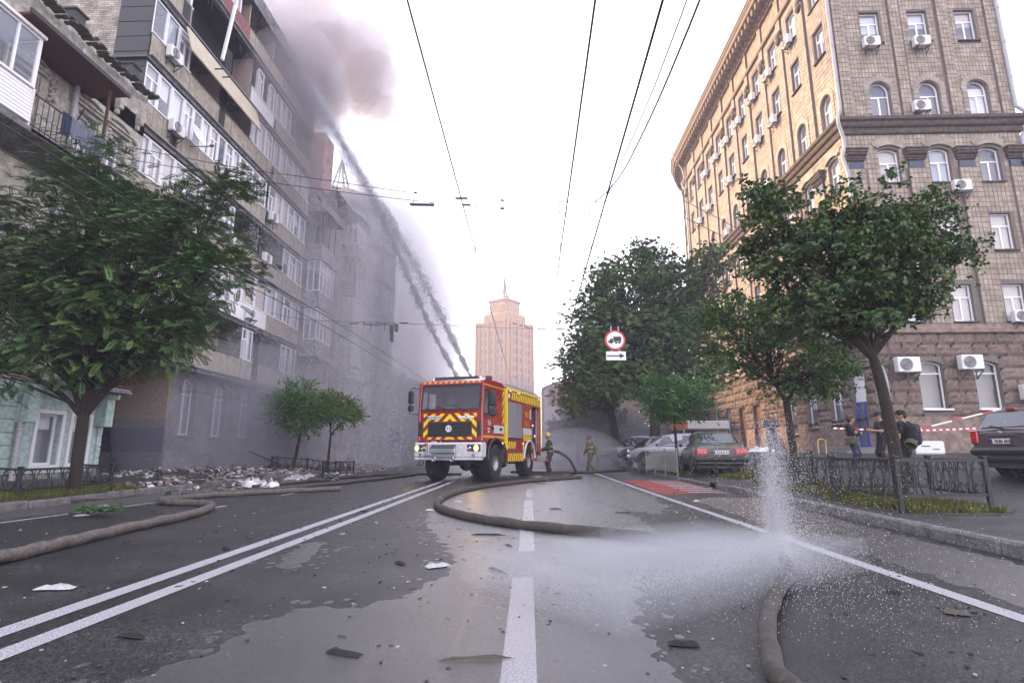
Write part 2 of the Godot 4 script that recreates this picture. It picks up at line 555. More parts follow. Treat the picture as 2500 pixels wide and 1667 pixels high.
	struct("puddle", blob([Vector2(3.2, -2.2), Vector2(3.3, -6), Vector2(3.4, -12), Vector2(4.75, -12.5), Vector2(4.5, -8), Vector2(4.38, -5), Vector2(4.3, -2.2)], 0.008, 0.14, 15), M.film)
	struct("puddle", blob([Vector2(-9.0, -6), Vector2(-9.0, -12), Vector2(-9.2, -16), Vector2(-7.9, -16), Vector2(-7.8, -9), Vector2(-8.0, -6)], 0.008, 0.14, 16), M.film)
	# planted strips
	for q in [[V(6.15, 0.135, -9.7), 1.5, 2.3, 900, 1.0], [V(6.5, 0.14, -13.1), 1.5, 4.4, 1500, 1.2], [V(-9.75, 0.15, -11.4), 1.2, 3.6, 900, 1.0], [V(7.3, 0.25, -18.5), 2.4, 2.2, 900, 1.0], [V(6.2, 0.2, -24.5), 1.4, 8.0, 1400, 1.0]]:
		grass_bed(q[0], q[1], q[2], q[3], q[4])

func grass_bed(o: Vector3, w: float, d: float, count: int, tall: float) -> void:
	var mb := MB.new()
	for k in 3:
		var a := TAU * k / 3
		var b := V(cos(a), 0, sin(a)) * 0.012
		mb.tri(b, V(-b.x, 0, -b.z), V(b.z * 2.5, 0.11, b.x * 2.5))
		mb.tri(b * 3.0 + V(b.z, 0, b.x), b * 3.0 - V(b.z, 0, b.x), b * 6.0 + V(0, 0.08, 0))
	var ts := []
	var cs := []
	for i in count:
		var u := rng.randf_range(-0.5, 0.5)
		var v := rng.randf_range(-0.5, 0.5)
		var p := V(o.x + u * w * (1.0 - 0.25 * absf(v)), 0, o.z + v * d)
		p.y = gy(p.x, p.z) - 0.01
		var s := rng.randf_range(0.6, 1.5) * tall
		ts.append(Transform3D(Basis(Vector3.UP, rng.randf() * TAU).scaled(Vector3(s * 1.5, s, s * 1.5)), p))
		cs.append(Color(1, 1, 1).lerp(Color(1.7, 1.05, 0.5), rng.randf() * 0.8) * rng.randf_range(0.6, 1.2))
	var g := many(self, numbered("grass"), mb.mesh(), M.grass, ts, cs)
	g.set_meta("category", "grass")
	g.set_meta("label", "patch of short grass and weeds round a kerbside tree")
	g.set_meta("group", "grass patches under the street trees")
	var soil := blob([Vector2(o.x - w / 2, o.z - d / 2), Vector2(o.x + w / 2, o.z - d / 2), Vector2(o.x + w / 2, o.z + d / 2), Vector2(o.x - w / 2, o.z + d / 2)], 0.0, 0.08, int(count))
	for i in soil.v.size(): soil.v[i].y = gy(soil.v[i].x, soil.v[i].z) + 0.006
	struct("soil", soil, M.earth)

# ---------------------------------------------------------------- facades
func outline(w: float, h: float, arch: String, seg := 8) -> PackedVector2Array:
	var p := PackedVector2Array([Vector2(0, 0), Vector2(w, 0)])
	if arch == "":
		p.append(Vector2(w, h)); p.append(Vector2(0, h))
		return p
	var rise := w * 0.5 if arch == "round" else w * 0.16
	var r := (w * w / 4.0 + rise * rise) / (2.0 * rise)
	var a := asin(w / 2.0 / r)
	for i in seg + 1:
		var t := a - 2.0 * a * i / seg
		p.append(Vector2(w / 2 + r * sin(t), h - r + r * cos(t)))
	return p

# wall in x (along), y (up), z (out) of a frame, with openings; reveals go back by deep
func wall_mesh(w: float, y0: float, y1: float, holes: Array, deep: float, mb: MB = null, f := Transform3D()) -> MB:
	if mb == null: mb = MB.new()
	var xs := [0.0, w]
	var ys := [y0, y1]
	for h in holes:
		for q in [h.x, h.x + h.w]:
			if q > 0 and q < w and not xs.has(q): xs.append(q)
		for q in [h.y, h.y + h.h]:
			if q > y0 and q < y1 and not ys.has(q): ys.append(q)
	xs.sort(); ys.sort()
	for j in ys.size() - 1:
		var cy: float = (ys[j] + ys[j + 1]) / 2
		var start := -1
		for i in xs.size():
			var solid := i < xs.size() - 1
			if solid:
				var cx: float = (xs[i] + xs[i + 1]) / 2
				for h in holes:
					if cx > h.x and cx < h.x + h.w and cy > h.y and cy < h.y + h.h: solid = false
			if solid and start < 0: start = i
			if not solid and start >= 0:
				mb.quad(f * V(xs[start], ys[j], 0), f * V(xs[i], ys[j], 0), f * V(xs[i], ys[j + 1], 0), f * V(xs[start], ys[j + 1], 0))
				start = -1
	for h in holes:
		if h.y + h.h <= y0 or h.y >= y1: continue
		var o := outline(h.w, h.h, h.get("arch", ""))
		for i in o.size():
			var a := o[i] + Vector2(h.x, h.y)
			var b := o[(i + 1) % o.size()] + Vector2(h.x, h.y)
			a.y = clampf(a.y, y0, y1); b.y = clampf(b.y, y0, y1)
			if a.is_equal_approx(b): continue
			mb.quad(f * V(a.x, a.y, 0), f * V(a.x, a.y, -deep), f * V(b.x, b.y, -deep), f * V(b.x, b.y, 0))
			if h.get("arch", "") != "" and i >= 2 and i < o.size() - 1:
				var t: float = h.y + h.h
				mb.quad(f * V(b.x, b.y, 0), f * V(a.x, a.y, 0), f * V(a.x, t, 0), f * V(b.x, t, 0))
	return mb

func sweep(path: Array, prof: Array, mb: MB = null) -> MB:   # moulding: profile (out, y) along a plan path
	if mb == null: mb = MB.new()
	var k := path.size()
	var nn := []
	for i in k:
		var a: Vector2 = -((path[i] - path[i - 1]) as Vector2).normalized().orthogonal() if i > 0 else Vector2.ZERO
		var b: Vector2 = -((path[i + 1] - path[i]) as Vector2).normalized().orthogonal() if i < k - 1 else Vector2.ZERO
		var m := (a + b).normalized()
		nn.append(m / maxf(0.3, m.dot(b if i < k - 1 else a)))
	for i in k - 1:
		for j in prof.size() - 1:
			var q := []
			for e in [[i, j], [i + 1, j], [i + 1, j + 1], [i, j + 1]]:
				var p: Vector2 = path[e[0]] + nn[e[0]] * prof[e[1]].x
				q.append(V(p.x, prof[e[1]].y, p.y))
			mb.quad(q[0], q[1], q[2], q[3])
	return mb

var shared := {}
func ring(o: PackedVector2Array, t: float, z0: float, z1: float, mb: MB) -> void:
	var c := Vector2.ZERO
	var lo := o[0]
	var hi := o[0]
	for p in o: lo = lo.min(p); hi = hi.max(p)
	c = (lo + hi) / 2
	var s := (hi - lo - Vector2(2 * t, 2 * t)) / (hi - lo)
	for i in o.size():
		var a := o[i]
		var b := o[(i + 1) % o.size()]
		var p := c + (a - c) * s
		var q := c + (b - c) * s
		mb.quad(V(a.x, a.y, z1), V(b.x, b.y, z1), V(q.x, q.y, z1), V(p.x, p.y, z1))
		mb.quad(V(p.x, p.y, z1), V(q.x, q.y, z1), V(q.x, q.y, z0), V(p.x, p.y, z0))
		mb.quad(V(a.x, a.y, z0), V(b.x, b.y, z0), V(b.x, b.y, z1), V(a.x, a.y, z1))

# window > frame bars (own mesh), pane, blind, sill
func window(parent: Node, f: Transform3D, h: Dictionary, style := "t", deep := 0.16, blind := -1.0) -> MeshInstance3D:
	var arch: String = h.get("arch", "")
	var key := "win %s %.2f %.2f %s" % [style, h.w, h.h, arch]
	if not shared.has(key):
		var mb := MB.new()
		var o := outline(h.w, h.h, arch)
		ring(o, 0.06, -0.05, 0.0, mb)
		var mull := 0.055
		if style == "t" or style == "cross":
			var ty: float = h.h * (0.66 if arch == "" else 0.6)
			mb.box(V(h.w / 2, ty, -0.02), V(h.w - 0.115, mull, 0.05))
			mb.box(V(h.w / 2, (ty - mull / 2 + 0.06) / 2, -0.021), V(mull * 1.4, ty - 0.09, 0.05))
			if style == "cross": mb.box(V(h.w / 2, (ty + h.h) / 2 - 0.02, -0.022), V(mull, h.h - ty - 0.08, 0.05))
			mb.box(V(h.w * 0.25 + 0.01, 0.075, -0.014), V(h.w * 0.5 - 0.1, 0.04, 0.04))
			mb.box(V(h.w * 0.25 + 0.01, ty - 0.045, -0.014), V(h.w * 0.5 - 0.1, 0.04, 0.04))
		elif style == "top":
			mb.box(V(h.w / 2, h.h * 0.74, -0.02), V(h.w - 0.115, mull, 0.05))
		elif style.begins_with("row"):
			var k := int(style.substr(3))
			for i in range(1, k): mb.box(V(h.w * i / k, h.h / 2, -0.02), V(mull, h.h - 0.115, 0.05))
			if h.h > 1.6: mb.box(V(h.w / 2, h.h * 0.72, -0.022), V(h.w - 0.115, mull * 0.9, 0.05))
		shared[key] = mb.mesh(M.white_pvc)
		var pane := MB.new()
		var pp := PackedVector2Array()
		for p in o: pp.append(Vector2(h.w / 2, h.h / 2) + (p - Vector2(h.w / 2, h.h / 2)) * Vector2((h.w - 0.1) / h.w, (h.h - 0.1) / h.h))
		var ix := Geometry2D.triangulate_polygon(pp)
		for i in range(0, ix.size(), 3):
			var a := pp[ix[i]]
			var b := pp[ix[i + 1]]
			var d := pp[ix[i + 2]]
			if (b - a).cross(d - a) < 0:
				var w := b
				b = d; d = w
			pane.tri(V(a.x, a.y, -0.03), V(b.x, b.y, -0.03), V(d.x, d.y, -0.03))
		shared[key + "p"] = pane.mesh(M.glass_clear if style == "top" else M.glass)
	var t := f * Transform3D(Basis(), V(h.x, h.y, -deep))
	var o := part(parent, "window", shared[key], null, t)
	part(o, "pane", shared[key + "p"])
	# what hangs behind the glass, at its own depth
	var b: float = blind if blind >= 0 else [0.0, 0.0, 1.0, 1.0, 0.45, 0.6, 1.0][rng.randi() % 7]
	if b > 0:
		var bm := MB.new()
		var top: float = h.h - (0.0 if arch != "round" else h.w * 0.3)
		bm.quad(V(0.03, top * (1.0 - b), -0.14), V(h.w - 0.03, top * (1.0 - b), -0.14), V(h.w - 0.03, top, -0.14), V(0.03, top, -0.14))
		part(o, "blind", bm, M["blind%d" % (rng.randi() % 4)])
	return o

func sill(parent: Node, f: Transform3D, h: Dictionary, m: Material, out := 0.12, deep := 0.16) -> void:
	var key := "sill %.2f %.2f" % [h.w, out]
	if not shared.has(key):
		shared[key] = MB.new().box(V(h.w / 2, -0.04, (out - deep) / 2), V(h.w + 0.16, 0.075, out + deep - 0.01), Transform3D(), 0.012).mesh()
	part(parent, "sill", shared[key], m, f * Transform3D(Basis(), V(h.x, h.y, 0)))

# wall tiles on a rectangle of a frame, left out over the openings; returns transforms
func tile_places(f: Transform3D, x0: float, x1: float, y0: float, y1: float, tw: float, th: float, holes: Array, z := 0.0) -> Array:
	var out := []
	var k := maxi(1, roundi((x1 - x0) / tw))
	var r := maxi(1, roundi((y1 - y0) / th))
	var w := (x1 - x0) / k
	var t := (y1 - y0) / r
	for j in r:
		for i in k:
			var cx := x0 + (i + 0.5) * w
			var cy := y0 + (j + 0.5) * t
			var skip := false
			for h in holes:
				if cx > h.x - w * 0.4 and cx < h.x + h.w + w * 0.4 and cy > h.y - t * 0.4 and cy < h.y + h.h + t * 0.4:
					skip = true
					if h.get("arch", "") == "round" and cy > h.y + h.h - h.w / 2:
						skip = Vector2(cx - h.x - h.w / 2, cy - h.y - h.h + h.w / 2).length() < h.w / 2 + 0.12
					break
			if skip: continue
			var b := Basis(V(0, 1, 0), rng.randf_range(-.012, .012)) * Basis(V(1, 0, 0), rng.randf_range(-.012, .012))
			out.append(f * Transform3D(b.scaled_local(V(w, t, 1)), V(cx, cy, z + rng.randf_range(-.004, .003))))
	return out

func tile_mesh() -> ArrayMesh:
	var mb := MB.new()
	var g := 0.455
	var q := 0.42
	var a := [V(-g, -g * 1.02, 0), V(g, -g * 1.02, 0), V(g, g * 1.02, 0), V(-g, g * 1.02, 0)]
	var b := [V(-q, -q * 1.05, 0.018), V(q, -q * 1.05, 0.018), V(q, q * 1.05, 0.018), V(-q, q * 1.05, 0.018)]
	mb.quad(b[0], b[1], b[2], b[3])
	for i in 4: mb.quad(a[i], a[(i + 1) % 4], b[(i + 1) % 4], b[i])
	return mb.mesh()

func stone_meshes() -> Array:
	var out := []
	for k in 5:
		var f := FastNoiseLite.new()
		f.seed = 70 + k; f.frequency = 1.7; f.fractal_octaves = 3
		var mb := MB.new()
		var pt := func(i: int, j: int) -> Vector3:
			var x := -0.5 + i / 6.0
			var y := -0.5 + j / 4.0
			var edge := minf(minf(i, 6 - i) / 1.0, minf(j, 4 - j) / 1.0)
			var z := 0.0 if edge < 0.5 else 0.085 + f.get_noise_2d(i * 0.55, j * 0.55) * 0.11
			return V(x * 0.985, y * 0.965, z)
		for i in 6:
			for j in 4:
				mb.quad(pt.call(i, j), pt.call(i + 1, j), pt.call(i + 1, j + 1), pt.call(i, j + 1))
		out.append(mb.mesh())
	return out

func rustic(parent: Node, f: Transform3D, x0: float, x1: float, y0: float, y1: float, holes: Array, called := "stone") -> void:
	if not shared.has("stones"): shared.stones = stone_meshes()
	var r := roundi((y1 - y0) / 0.52)
	var ch := (y1 - y0) / r
	for j in r:
		var ya := y0 + j * ch
		var cuts := [[x0, x1]]
		for h in holes:
			if ya + ch * 0.7 < h.y or ya + ch * 0.3 > h.y + h.h: continue
			var nc := []
			for c in cuts:
				if h.x > c[0] and h.x < c[1]: nc.append([c[0], h.x])
				if h.x + h.w > c[0] and h.x + h.w < c[1]: nc.append([h.x + h.w, c[1]])
				if h.x >= c[1] or h.x + h.w <= c[0]: nc.append(c)
			cuts = nc
		for c in cuts:
			var l: float = c[1] - c[0]
			if l < 0.06: continue
			var k := maxi(1, roundi(l / 0.8 + rng.randf_range(-0.35, 0.35)))
			var x: float = c[0]
			for i in k:
				var w: float = (c[1] - x) / (k - i) * (1.0 if i == k - 1 else rng.randf_range(0.8, 1.2))
				part(parent, called, shared.stones[rng.randi() % 5], M["granite%d" % (rng.randi() % 4)], f * Transform3D(Basis().scaled(V(w, ch, 1)), V(x + w / 2, ya + ch / 2, 0)))
				x += w

func ac_unit(t: Transform3D, label: String, group := "air conditioners on the tiled building", s := 1.0) -> void:
	if not shared.has("ac"):
		var b := MB.new().box(V(0, 0, 0.17), V(0.8, 0.55, 0.28), Transform3D(), 0.025)
		for k in 7: b.box(V(-0.402, -0.2 + k * 0.065, 0.17), V(0.012, 0.03, 0.2))
		shared.ac = b.mesh(M.ac_white)
		var g := MB.new()
		g.lathe([Vector2(0, 0.0), Vector2(0.21, 0.0), Vector2(0.225, 0.012), Vector2(0.225, -0.01)], 18, Transform3D(Basis(V(1, 0, 0), PI / 2), V(-0.12, 0, 0.314)))
		shared.ac_fan = g.mesh(M.ac_grille)
		var rr := MB.new()
		for k in 4: rr.lathe([Vector2(0.05 + k * 0.05, 0.0), Vector2(0.056 + k * 0.05, 0.008), Vector2(0.062 + k * 0.05, 0.0)], 16, Transform3D(Basis(V(1, 0, 0), PI / 2), V(-0.12, 0, 0.318)))

		shared.ac_ring = rr.mesh(M.ac_white)
		var br := MB.new()
		for x in [-0.28, 0.28]:
			br.box(V(x, -0.3, 0.19), V(0.035, 0.04, 0.42)); br.bar(V(x, -0.32, 0.36), V(x, -0.62, 0.0), 0.03, 0.03)
			br.box(V(x, -0.46, 0.01), V(0.035, 0.36, 0.025))
		shared.ac_br = br.mesh(M.metal_dark)
	var o := thing("air_conditioner", label, "air conditioner", t.scaled_local(V(s, s, s)), group)
	part(o, "casing", shared.ac); part(o, "fan", shared.ac_fan); part(o, "fan_guard", shared.ac_ring); part(o, "bracket", shared.ac_br)

func pipe_run(called: String, pts: Array, r: float, m: Material, label: String, cat: String) -> void:
	var o := thing(called, label, cat, Transform3D(Basis(), pts[0]), "")
	var q := []
	for p in pts: q.append(p - pts[0])
	part(o, "pipe", MB.new().tube(q, r, 10), m)
	var mb: MB
	for i in range(0, q.size() - 1):
		if (q[i + 1] - q[i]).length() > 1.5:
			for k in int((q[i + 1] - q[i]).length() / 2.0):
				var c: Vector3 = q[i].lerp(q[i + 1], (k + 0.5) * 2.0 / (q[i + 1] - q[i]).length())
				var d: Vector3 = (q[i + 1] - q[i]).normalized() * 0.04
				part(o, "collar", MB.new().tube([c - d, c + d], r * 1.2, 10), m)

func right_building() -> void:
	mat("mortar", lin(0.27, 0.235, 0.2), 0.95, {"tex": noise(0.04, 101, "fbm", 0.5, 1.0), "every": 1.6})
	for k in 5:
		var c: Color = [lin(0.47, 0.39, 0.3), lin(0.5, 0.41, 0.315), lin(0.44, 0.37, 0.3), lin(0.47, 0.395, 0.33), lin(0.4, 0.32, 0.245)][k]
		mat("tile%d" % k, c, 0.6, {"tex": noise(0.025, 105, "fbm", 0.8, 1.0), "every": 1.1, "coarse": noise(0.02, 106, "fbm", 0.7, 1.0), "coarse_every": 8.0})
	mat("tiles", lin(0.5, 0.415, 0.325), 0.6, {"tex": noise(0.025, 105, "fbm", 0.8, 1.0), "every": 1.1, "coarse": noise(0.02, 106, "fbm", 0.7, 1.0), "coarse_every": 7.0, "vcol": true})
	for k in 4:
		mat("granite%d" % k, [lin(0.5, 0.36, 0.29), lin(0.46, 0.32, 0.26), lin(0.52, 0.39, 0.32), lin(0.4, 0.3, 0.25)][k], 0.85, {"tex": noise(0.06, 111 + k, "fbm", 0.6, 1.0), "bump": noise(0.05, 115, "fbm", 0, 1, 6), "scale": 3.5, "every": 0.9, "coarse": noise(0.03, 116, "fbm", 0.65, 1.0), "coarse_every": 3.0})
	mat("plinth", lin(0.5, 0.37, 0.3), 0.85, {"tex": noise(0.05, 121, "fbm", 0.7, 1.0), "bump": noise(0.1, 122), "scale": 0.8, "every": 1.4, "coarse": noise(0.02, 123, "fbm", 0.6, 1.0), "coarse_every": 4.5})
	mat("moulding", lin(0.26, 0.2, 0.17), 0.85, {"tex": noise(0.05, 131, "fbm", 0.45, 1.0), "bump": noise(0.08, 132), "scale": 1.0, "every": 1.3, "coarse": noise(0.03, 133, "fbm", 0.5, 1.0), "coarse_every": 5.0})
	mat("cornice_stone", lin(0.34, 0.26, 0.19), 0.85, {"tex": noise(0.05, 135, "fbm", 0.6, 1.0), "every": 1.5})
	mat("zinc", lin(0.46, 0.46, 0.5), 0.5, {"metal": 0.15, "tex": noise(0.03, 141, "fbm", 0.7, 1.0), "every": 1.0})
	mat("blue_plaque", lin(0.012, 0.025, 0.06), 0.35)
	mat("ac_white", lin(0.66, 0.66, 0.66), 0.5); mat("ac_grille", lin(0.07, 0.07, 0.075), 0.6); mat("metal_dark", lin(0.06, 0.06, 0.065), 0.6)
	for k in 4: mat("blind%d" % k, [lin(0.62, 0.62, 0.66), lin(0.7, 0.7, 0.72), lin(0.4, 0.43, 0.5), lin(0.55, 0.5, 0.44)][k], 0.9)
	mat("blue_door", lin(0.03, 0.08, 0.42), 0.35); mat("brown_door", lin(0.1, 0.04, 0.025), 0.5)
	mat("step_stone", lin(0.26, 0.25, 0.25), 0.7, {"tex": noise(0.06, 151, "fbm", 0.55, 1.0), "every": 1.1})

	var b := thing("tiled_building", "tan tiled corner building with rusticated stone ground floor, arched windows and bracketed cornice", "building", T(0, 0, 0))
	var L := 27.0
	var fB := Transform3D(Basis(V(1, 0, 0), V(0, 1, 0), V(0, 0, 1)), V(15.7, 0, -26))
	var fA := Transform3D(Basis(V(0, 0, 1), V(0, 1, 0), V(-1, 0, 0)), V(15.7, 0, -53))
	var faces := [[fB, 8.6, "B"], [fA, L, "A"]]
	var plan := [Vector2(15.7, -53), Vector2(15.7, -26), Vector2(24.3, -26), Vector2(24.3, -40)]
	var far := []
	var at := Vector2(15.7, -53)
	var dir := Vector2(0, -1)
	for k in 6:
		dir = dir.rotated(deg_to_rad(12.0))
		var nx := at + dir * 2.35
		var ax := V(at.x - nx.x, 0, at.y - nx.y).normalized()
		faces.append([Transform3D(Basis(ax, V(0, 1, 0), ax.cross(V(0, 1, 0))), V(nx.x, 0, nx.y)), 2.35, "C"])
		at = nx
		plan.push_front(at)
	plan.push_front(at + dir.rotated(0.3) * 20.0)
	var places := []
	for fc in faces:
		var f: Transform3D = fc[0]
		var w: float = fc[1]
		var cols := []
		if fc[2] == "B": cols = [2.1, 4.55, 6.95]
		elif fc[2] == "A":
			for k in 10: cols.append(L - 1.1 - 2.65 * k)
		else: cols = [1.17]
		var holes := []
		for i in cols.size():
			var c: float = cols[i]
			for r in [[6.95, 1.8, ""], [10.45, 1.85, ""], [13.95, 1.85, "seg"], [17.55, 1.95, "round"], [21.8, 1.82, ""], [25.0, 1.9, ""]]:
				holes.append({"x": c - 0.5, "y": r[0], "w": 1.0, "h": r[1], "arch": r[2], "col": i})
		# ground floor
		var low := []
		if fc[2] == "B": low = [{"x": 2.05, "y": 2.9, "w": 1.15, "h": 2.2, "arch": "seg", "s": "top"}, {"x": 4.55, "y": 2.9, "w": 1.15, "h": 2.2, "arch": "seg", "s": "top"}, {"x": 7.0, "y": 2.9, "w": 1.15, "h": 2.2, "arch": "seg", "s": "top"}]
		elif fc[2] == "A": low = [{"x": L - 1.95, "y": 1.2, "w": 1.25, "h": 3.7, "arch": "", "s": "door"}, {"x": L - 4.0, "y": 2.4, "w": 1.2, "h": 2.0, "arch": "", "s": "plain"}, {"x": L - 6.5, "y": 2.3, "w": 1.2, "h": 2.1, "arch": "", "s": "plain"}, {"x": L - 9.0, "y": 2.0, "w": 1.2, "h": 2.4, "arch": "", "s": "plain"}, {"x": L - 11.6, "y": 1.2, "w": 1.1, "h": 2.3, "arch": "", "s": "door2"}, {"x": L - 14.3, "y": 1.2, "w": 1.2, "h": 3.0, "arch": "", "s": "door3"}, {"x": L - 17.0, "y": 1.2, "w": 1.2, "h": 3.0, "arch": "", "s": "door3"}, {"x": L - 20.0, "y": 2.3, "w": 1.2, "h": 2.1, "arch": "", "s": "plain"}, {"x": L - 23.0, "y": 2.3, "w": 1.2, "h": 2.1, "arch": "", "s": "plain"}]
		part(b, "wall", wall_mesh(w, 6.8, 30.6, holes, 0.2), M.mortar, f)
		part(b, "wall", wall_mesh(w, 2.55, 6.4, low, 0.3), M.mortar, f)
		part(b, "plinth", wall_mesh(w, -0.5, 2.55, low, 0.32), M.plinth, f * T(0, 0, 0.03))
		if fc[2] != "C": rustic(b, f, 0, w, 2.55, 6.4, low)
		for h in holes:
			window(b, f, h, "t")
			if h.arch != "round": sill(b, f, h, M.moulding)
			if h.arch == "round" or h.arch == "seg":
				var key: String = "vous" + h.arch
				if not shared.has(key):
					var mb := MB.new()
					var o := outline(1.0, h.h, h.arch, 11)
					var ctr := Vector2(0.5, h.h - 0.5) if h.arch == "round" else Vector2(0.5, h.h - 0.9)
					var lead := [Vector2(1.0, h.h - 1.2), Vector2(1.0, h.h - 0.85)] if h.arch == "round" else []
					for i in range(2, o.size() - 1):
						var p := o[i]
						var q := o[i + 1]
						var dp := (p - ctr).normalized()
						var dq := (q - ctr).normalized()
						var z1 := 0.05
						var e := 0.04
						var m0 := p.lerp(q, e)
						var m1 := p.lerp(q, 1 - e)
						var r0 := 0.05 if h.arch == "round" else 0.28
						var r1 := 0.33 if h.arch == "round" else 0.6
						mb.prism(PackedVector2Array([m0 + dp * r0, m1 + dq * r0, m1 + dq * r1, m0 + dp * r1]), 0.0, z1)
					if h.arch == "seg":
						for i in range(2, o.size() - 1):
							var p := o[i]
							var q := o[i + 1]
							var dp := (p - ctr).normalized()
							var dq := (q - ctr).normalized()
							mb.prism(PackedVector2Array([p + dp * 0.14, q + dq * 0.14, q + dq * 0.29, p + dp * 0.29]), 0.0, 0.13)
					else:
						for y in 5:
							for sx in [-1, 1]: mb.box(V(0.5 + sx * 0.66, h.h - 0.62 - y * 0.26, 0.02), V(0.26, 0.235, 0.06))
					shared[key] = mb.mesh()
				part(b, "arch", shared[key], M.tile3, f * Transform3D(Basis(), V(h.x, h.y, 0)), "", "stuff")
		for h in low:
			if h.s == "plain" or h.s == "top":
				window(b, f, h, h.s if h.s == "top" else "row1", 0.22, 0.5 if h.s == "plain" else 0.0)
				sill(b, f, h, M.white_pvc if h.s == "top" else M.cornice_stone, 0.2)
			else: door(b, f, h)
		# pilasters between the columns of windows: broad below the belt, slim above
		var mids := []
		if fc[2] == "B": mids = [0.42, 3.33, 5.75, 8.18]
		elif fc[2] == "A":
			for k in 10: mids.append(L - 1.1 - 2.65 * (k + 0.5))
		else: mids = [0.22]
		var skip := holes.duplicate()
		for m in mids:
			var wl := 0.8
			var pb := MB.new()
			var lo_w := wl if fc[2] != "C" else 0.4
			pb.box(V(m, 10.75, 0.05), V(lo_w, 7.9, 0.12))
			pb.box(V(m, 23.4, 0.05), V(0.5, 12.0, 0.12))
			part(b, "pilaster", pb, M.mortar, f)
			places.append_array(tile_places(f, m - lo_w / 2, m + lo_w / 2, 6.85, 14.65, 0.2, 0.26, [], 0.112))
			places.append_array(tile_places(f, m - 0.25, m + 0.25, 17.45, 29.2, 0.17, 0.26, [], 0.112))
			skip.append({"x": m - lo_w / 2, "y": 6.8, "w": lo_w, "h": 7.9}); skip.append({"x": m - 0.25, "y": 17.4, "w": 0.5, "h": 12})
			# capital and its dark blue plaque
			var cp := MB.new()
			for s in [[0.0, 1.12, 0.16, 0.1], [0.1, 1.2, 0.2, 0.12], [0.22, 1.26, 0.26, 0.16], [0.38, 1.34, 0.32, 0.14], [0.52, 1.42, 0.36, 0.1]]:
				cp.box(V(m, 15.1 + s[0] + s[3] / 2, s[2] / 2), V(s[1] * lo_w, s[3] - 0.004, s[2]), Transform3D(), 0.02)
			for k in 9: cp.ball(V(m - 0.5 * lo_w + k * lo_w / 8.0, 15.4, 0.27), V(0.06, 0.08, 0.05), 6, 4)
			part(b, "capital", cp, M.moulding, f)
			part(b, "plaque", MB.new().box(V(m, 14.87, 0.07), V(lo_w * 0.92, 0.36, 0.1), Transform3D(), 0.01), M.blue_plaque, f)
			if fc[2] == "A":
				var br := MB.new().box(V(m, 26.55, 0.12), V(0.55, 0.35, 0.2), Transform3D(), 0.06)
				br.ball(V(m, 26.1, 0.16), V(0.26, 0.28, 0.16), 8, 6)
				part(b, "bracket", br, M.moulding, f)
		places.append_array(tile_places(f, 0, w, 6.85, 16.55, 0.2, 0.26, skip))
		places.append_array(tile_places(f, 0, w, 17.42, 29.2, 0.17, 0.26, skip))
	# mouldings run round the plan
	part(b, "band", sweep(plan, [Vector2(0.0, 6.38), Vector2(0.16, 6.38), Vector2(0.2, 6.42), Vector2(0.2, 6.62), Vector2(0.14, 6.66), Vector2(0.14, 6.8), Vector2(0.0, 6.84)]), M.plinth)
	part(b, "belt", sweep(plan, [Vector2(0.0, 16.55), Vector2(0.1, 16.55), Vector2(0.14, 16.62), Vector2(0.14, 16.84), Vector2(0.26, 16.9), Vector2(0.3, 17.0), Vector2(0.3, 17.12), Vector2(0.42, 17.2), Vector2(0.42, 17.36), Vector2(0.0, 17.44)]), M.moulding)
	part(b, "frieze_moulding", sweep(plan, [Vector2(0.0, 27.5), Vector2(0.18, 27.52), Vector2(0.22, 27.6), Vector2(0.22, 27.72), Vector2(0.0, 27.8)]), M.cornice_stone)
	part(b, "cornice", sweep(plan, [Vector2(0.0, 29.15), Vector2(0.2, 29.2), Vector2(0.2, 29.32), Vector2(0.32, 29.36), Vector2(0.32, 29.9), Vector2(0.95, 29.92), Vector2(1.0, 29.98), Vector2(1.0, 30.16), Vector2(1.12, 30.3), Vector2(1.14, 30.42), Vector2(0.0, 30.6)]), M.cornice_stone)
	part(b, "roof_edge", sweep(plan, [Vector2(1.0, 30.48), Vector2(1.2, 30.44), Vector2(1.22, 30.52), Vector2(-3, 31.4)]), M.zinc)
	var bk := MB.new().box(V(0, 0, 0.3), V(0.22, 0.46, 0.6), Transform3D(), 0.03).mesh(M.cornice_stone)
	for fc in faces:
		var k := int(fc[1] / 0.58)
		for i in k: part(b, "cornice_bracket", bk, null, fc[0] * Transform3D(Basis(), V((i + 0.5) * fc[1] / k, 29.66, 0.3)))
	# tiles: the 300 nearest one by one, the rest together
	var eye := V(0, 1, 0)
	places.sort_custom(func(p, q): return p.origin.distance_squared_to(eye) < q.origin.distance_squared_to(eye))
	var tm := tile_mesh()
	var cs := []
	for i in places.size():
		if i < 300: part(b, "tile", tm, M["tile%d" % (rng.randi() % 5)], places[i])
		else:
			var v := rng.randf_range(0.84, 1.12)
			cs.append(Color(v, v * rng.randf_range(0.94, 1.02), v * rng.randf_range(0.88, 1.06)))
	many(b, "tiling", tm, M.tiles, places.slice(300), cs)
	# inside, back and roof
	var core := MB.new()
	core.box(V(20.3, 15.0, -39.85), V(7.6, 31.0, 26.3))
	core.box(V(24.5, 15.0, -57.5), V(9.0, 31.2, 9.0))
	part(b, "inner_walls", core, M.room)
	var fl := MB.new()
	for y in [6.6, 10.1, 13.6, 17.2, 21.4, 24.6, 28.0, 30.4]:
		fl.box(V(16.3, y, -39.6), V(1.0, 0.25, 26.5)); fl.box(V(20.3, y + 0.006, -26.45), V(7.2, 0.25, 0.6))
	part(b, "storey_floors", fl, M.room)
	var sd := MB.new()
	sd.quad(V(24.3, -0.5, -26), V(24.3, -0.5, -52), V(24.3, 30.6, -52), V(24.3, 30.6, -26))
	part(b, "side_wall", sd, M.tile0)
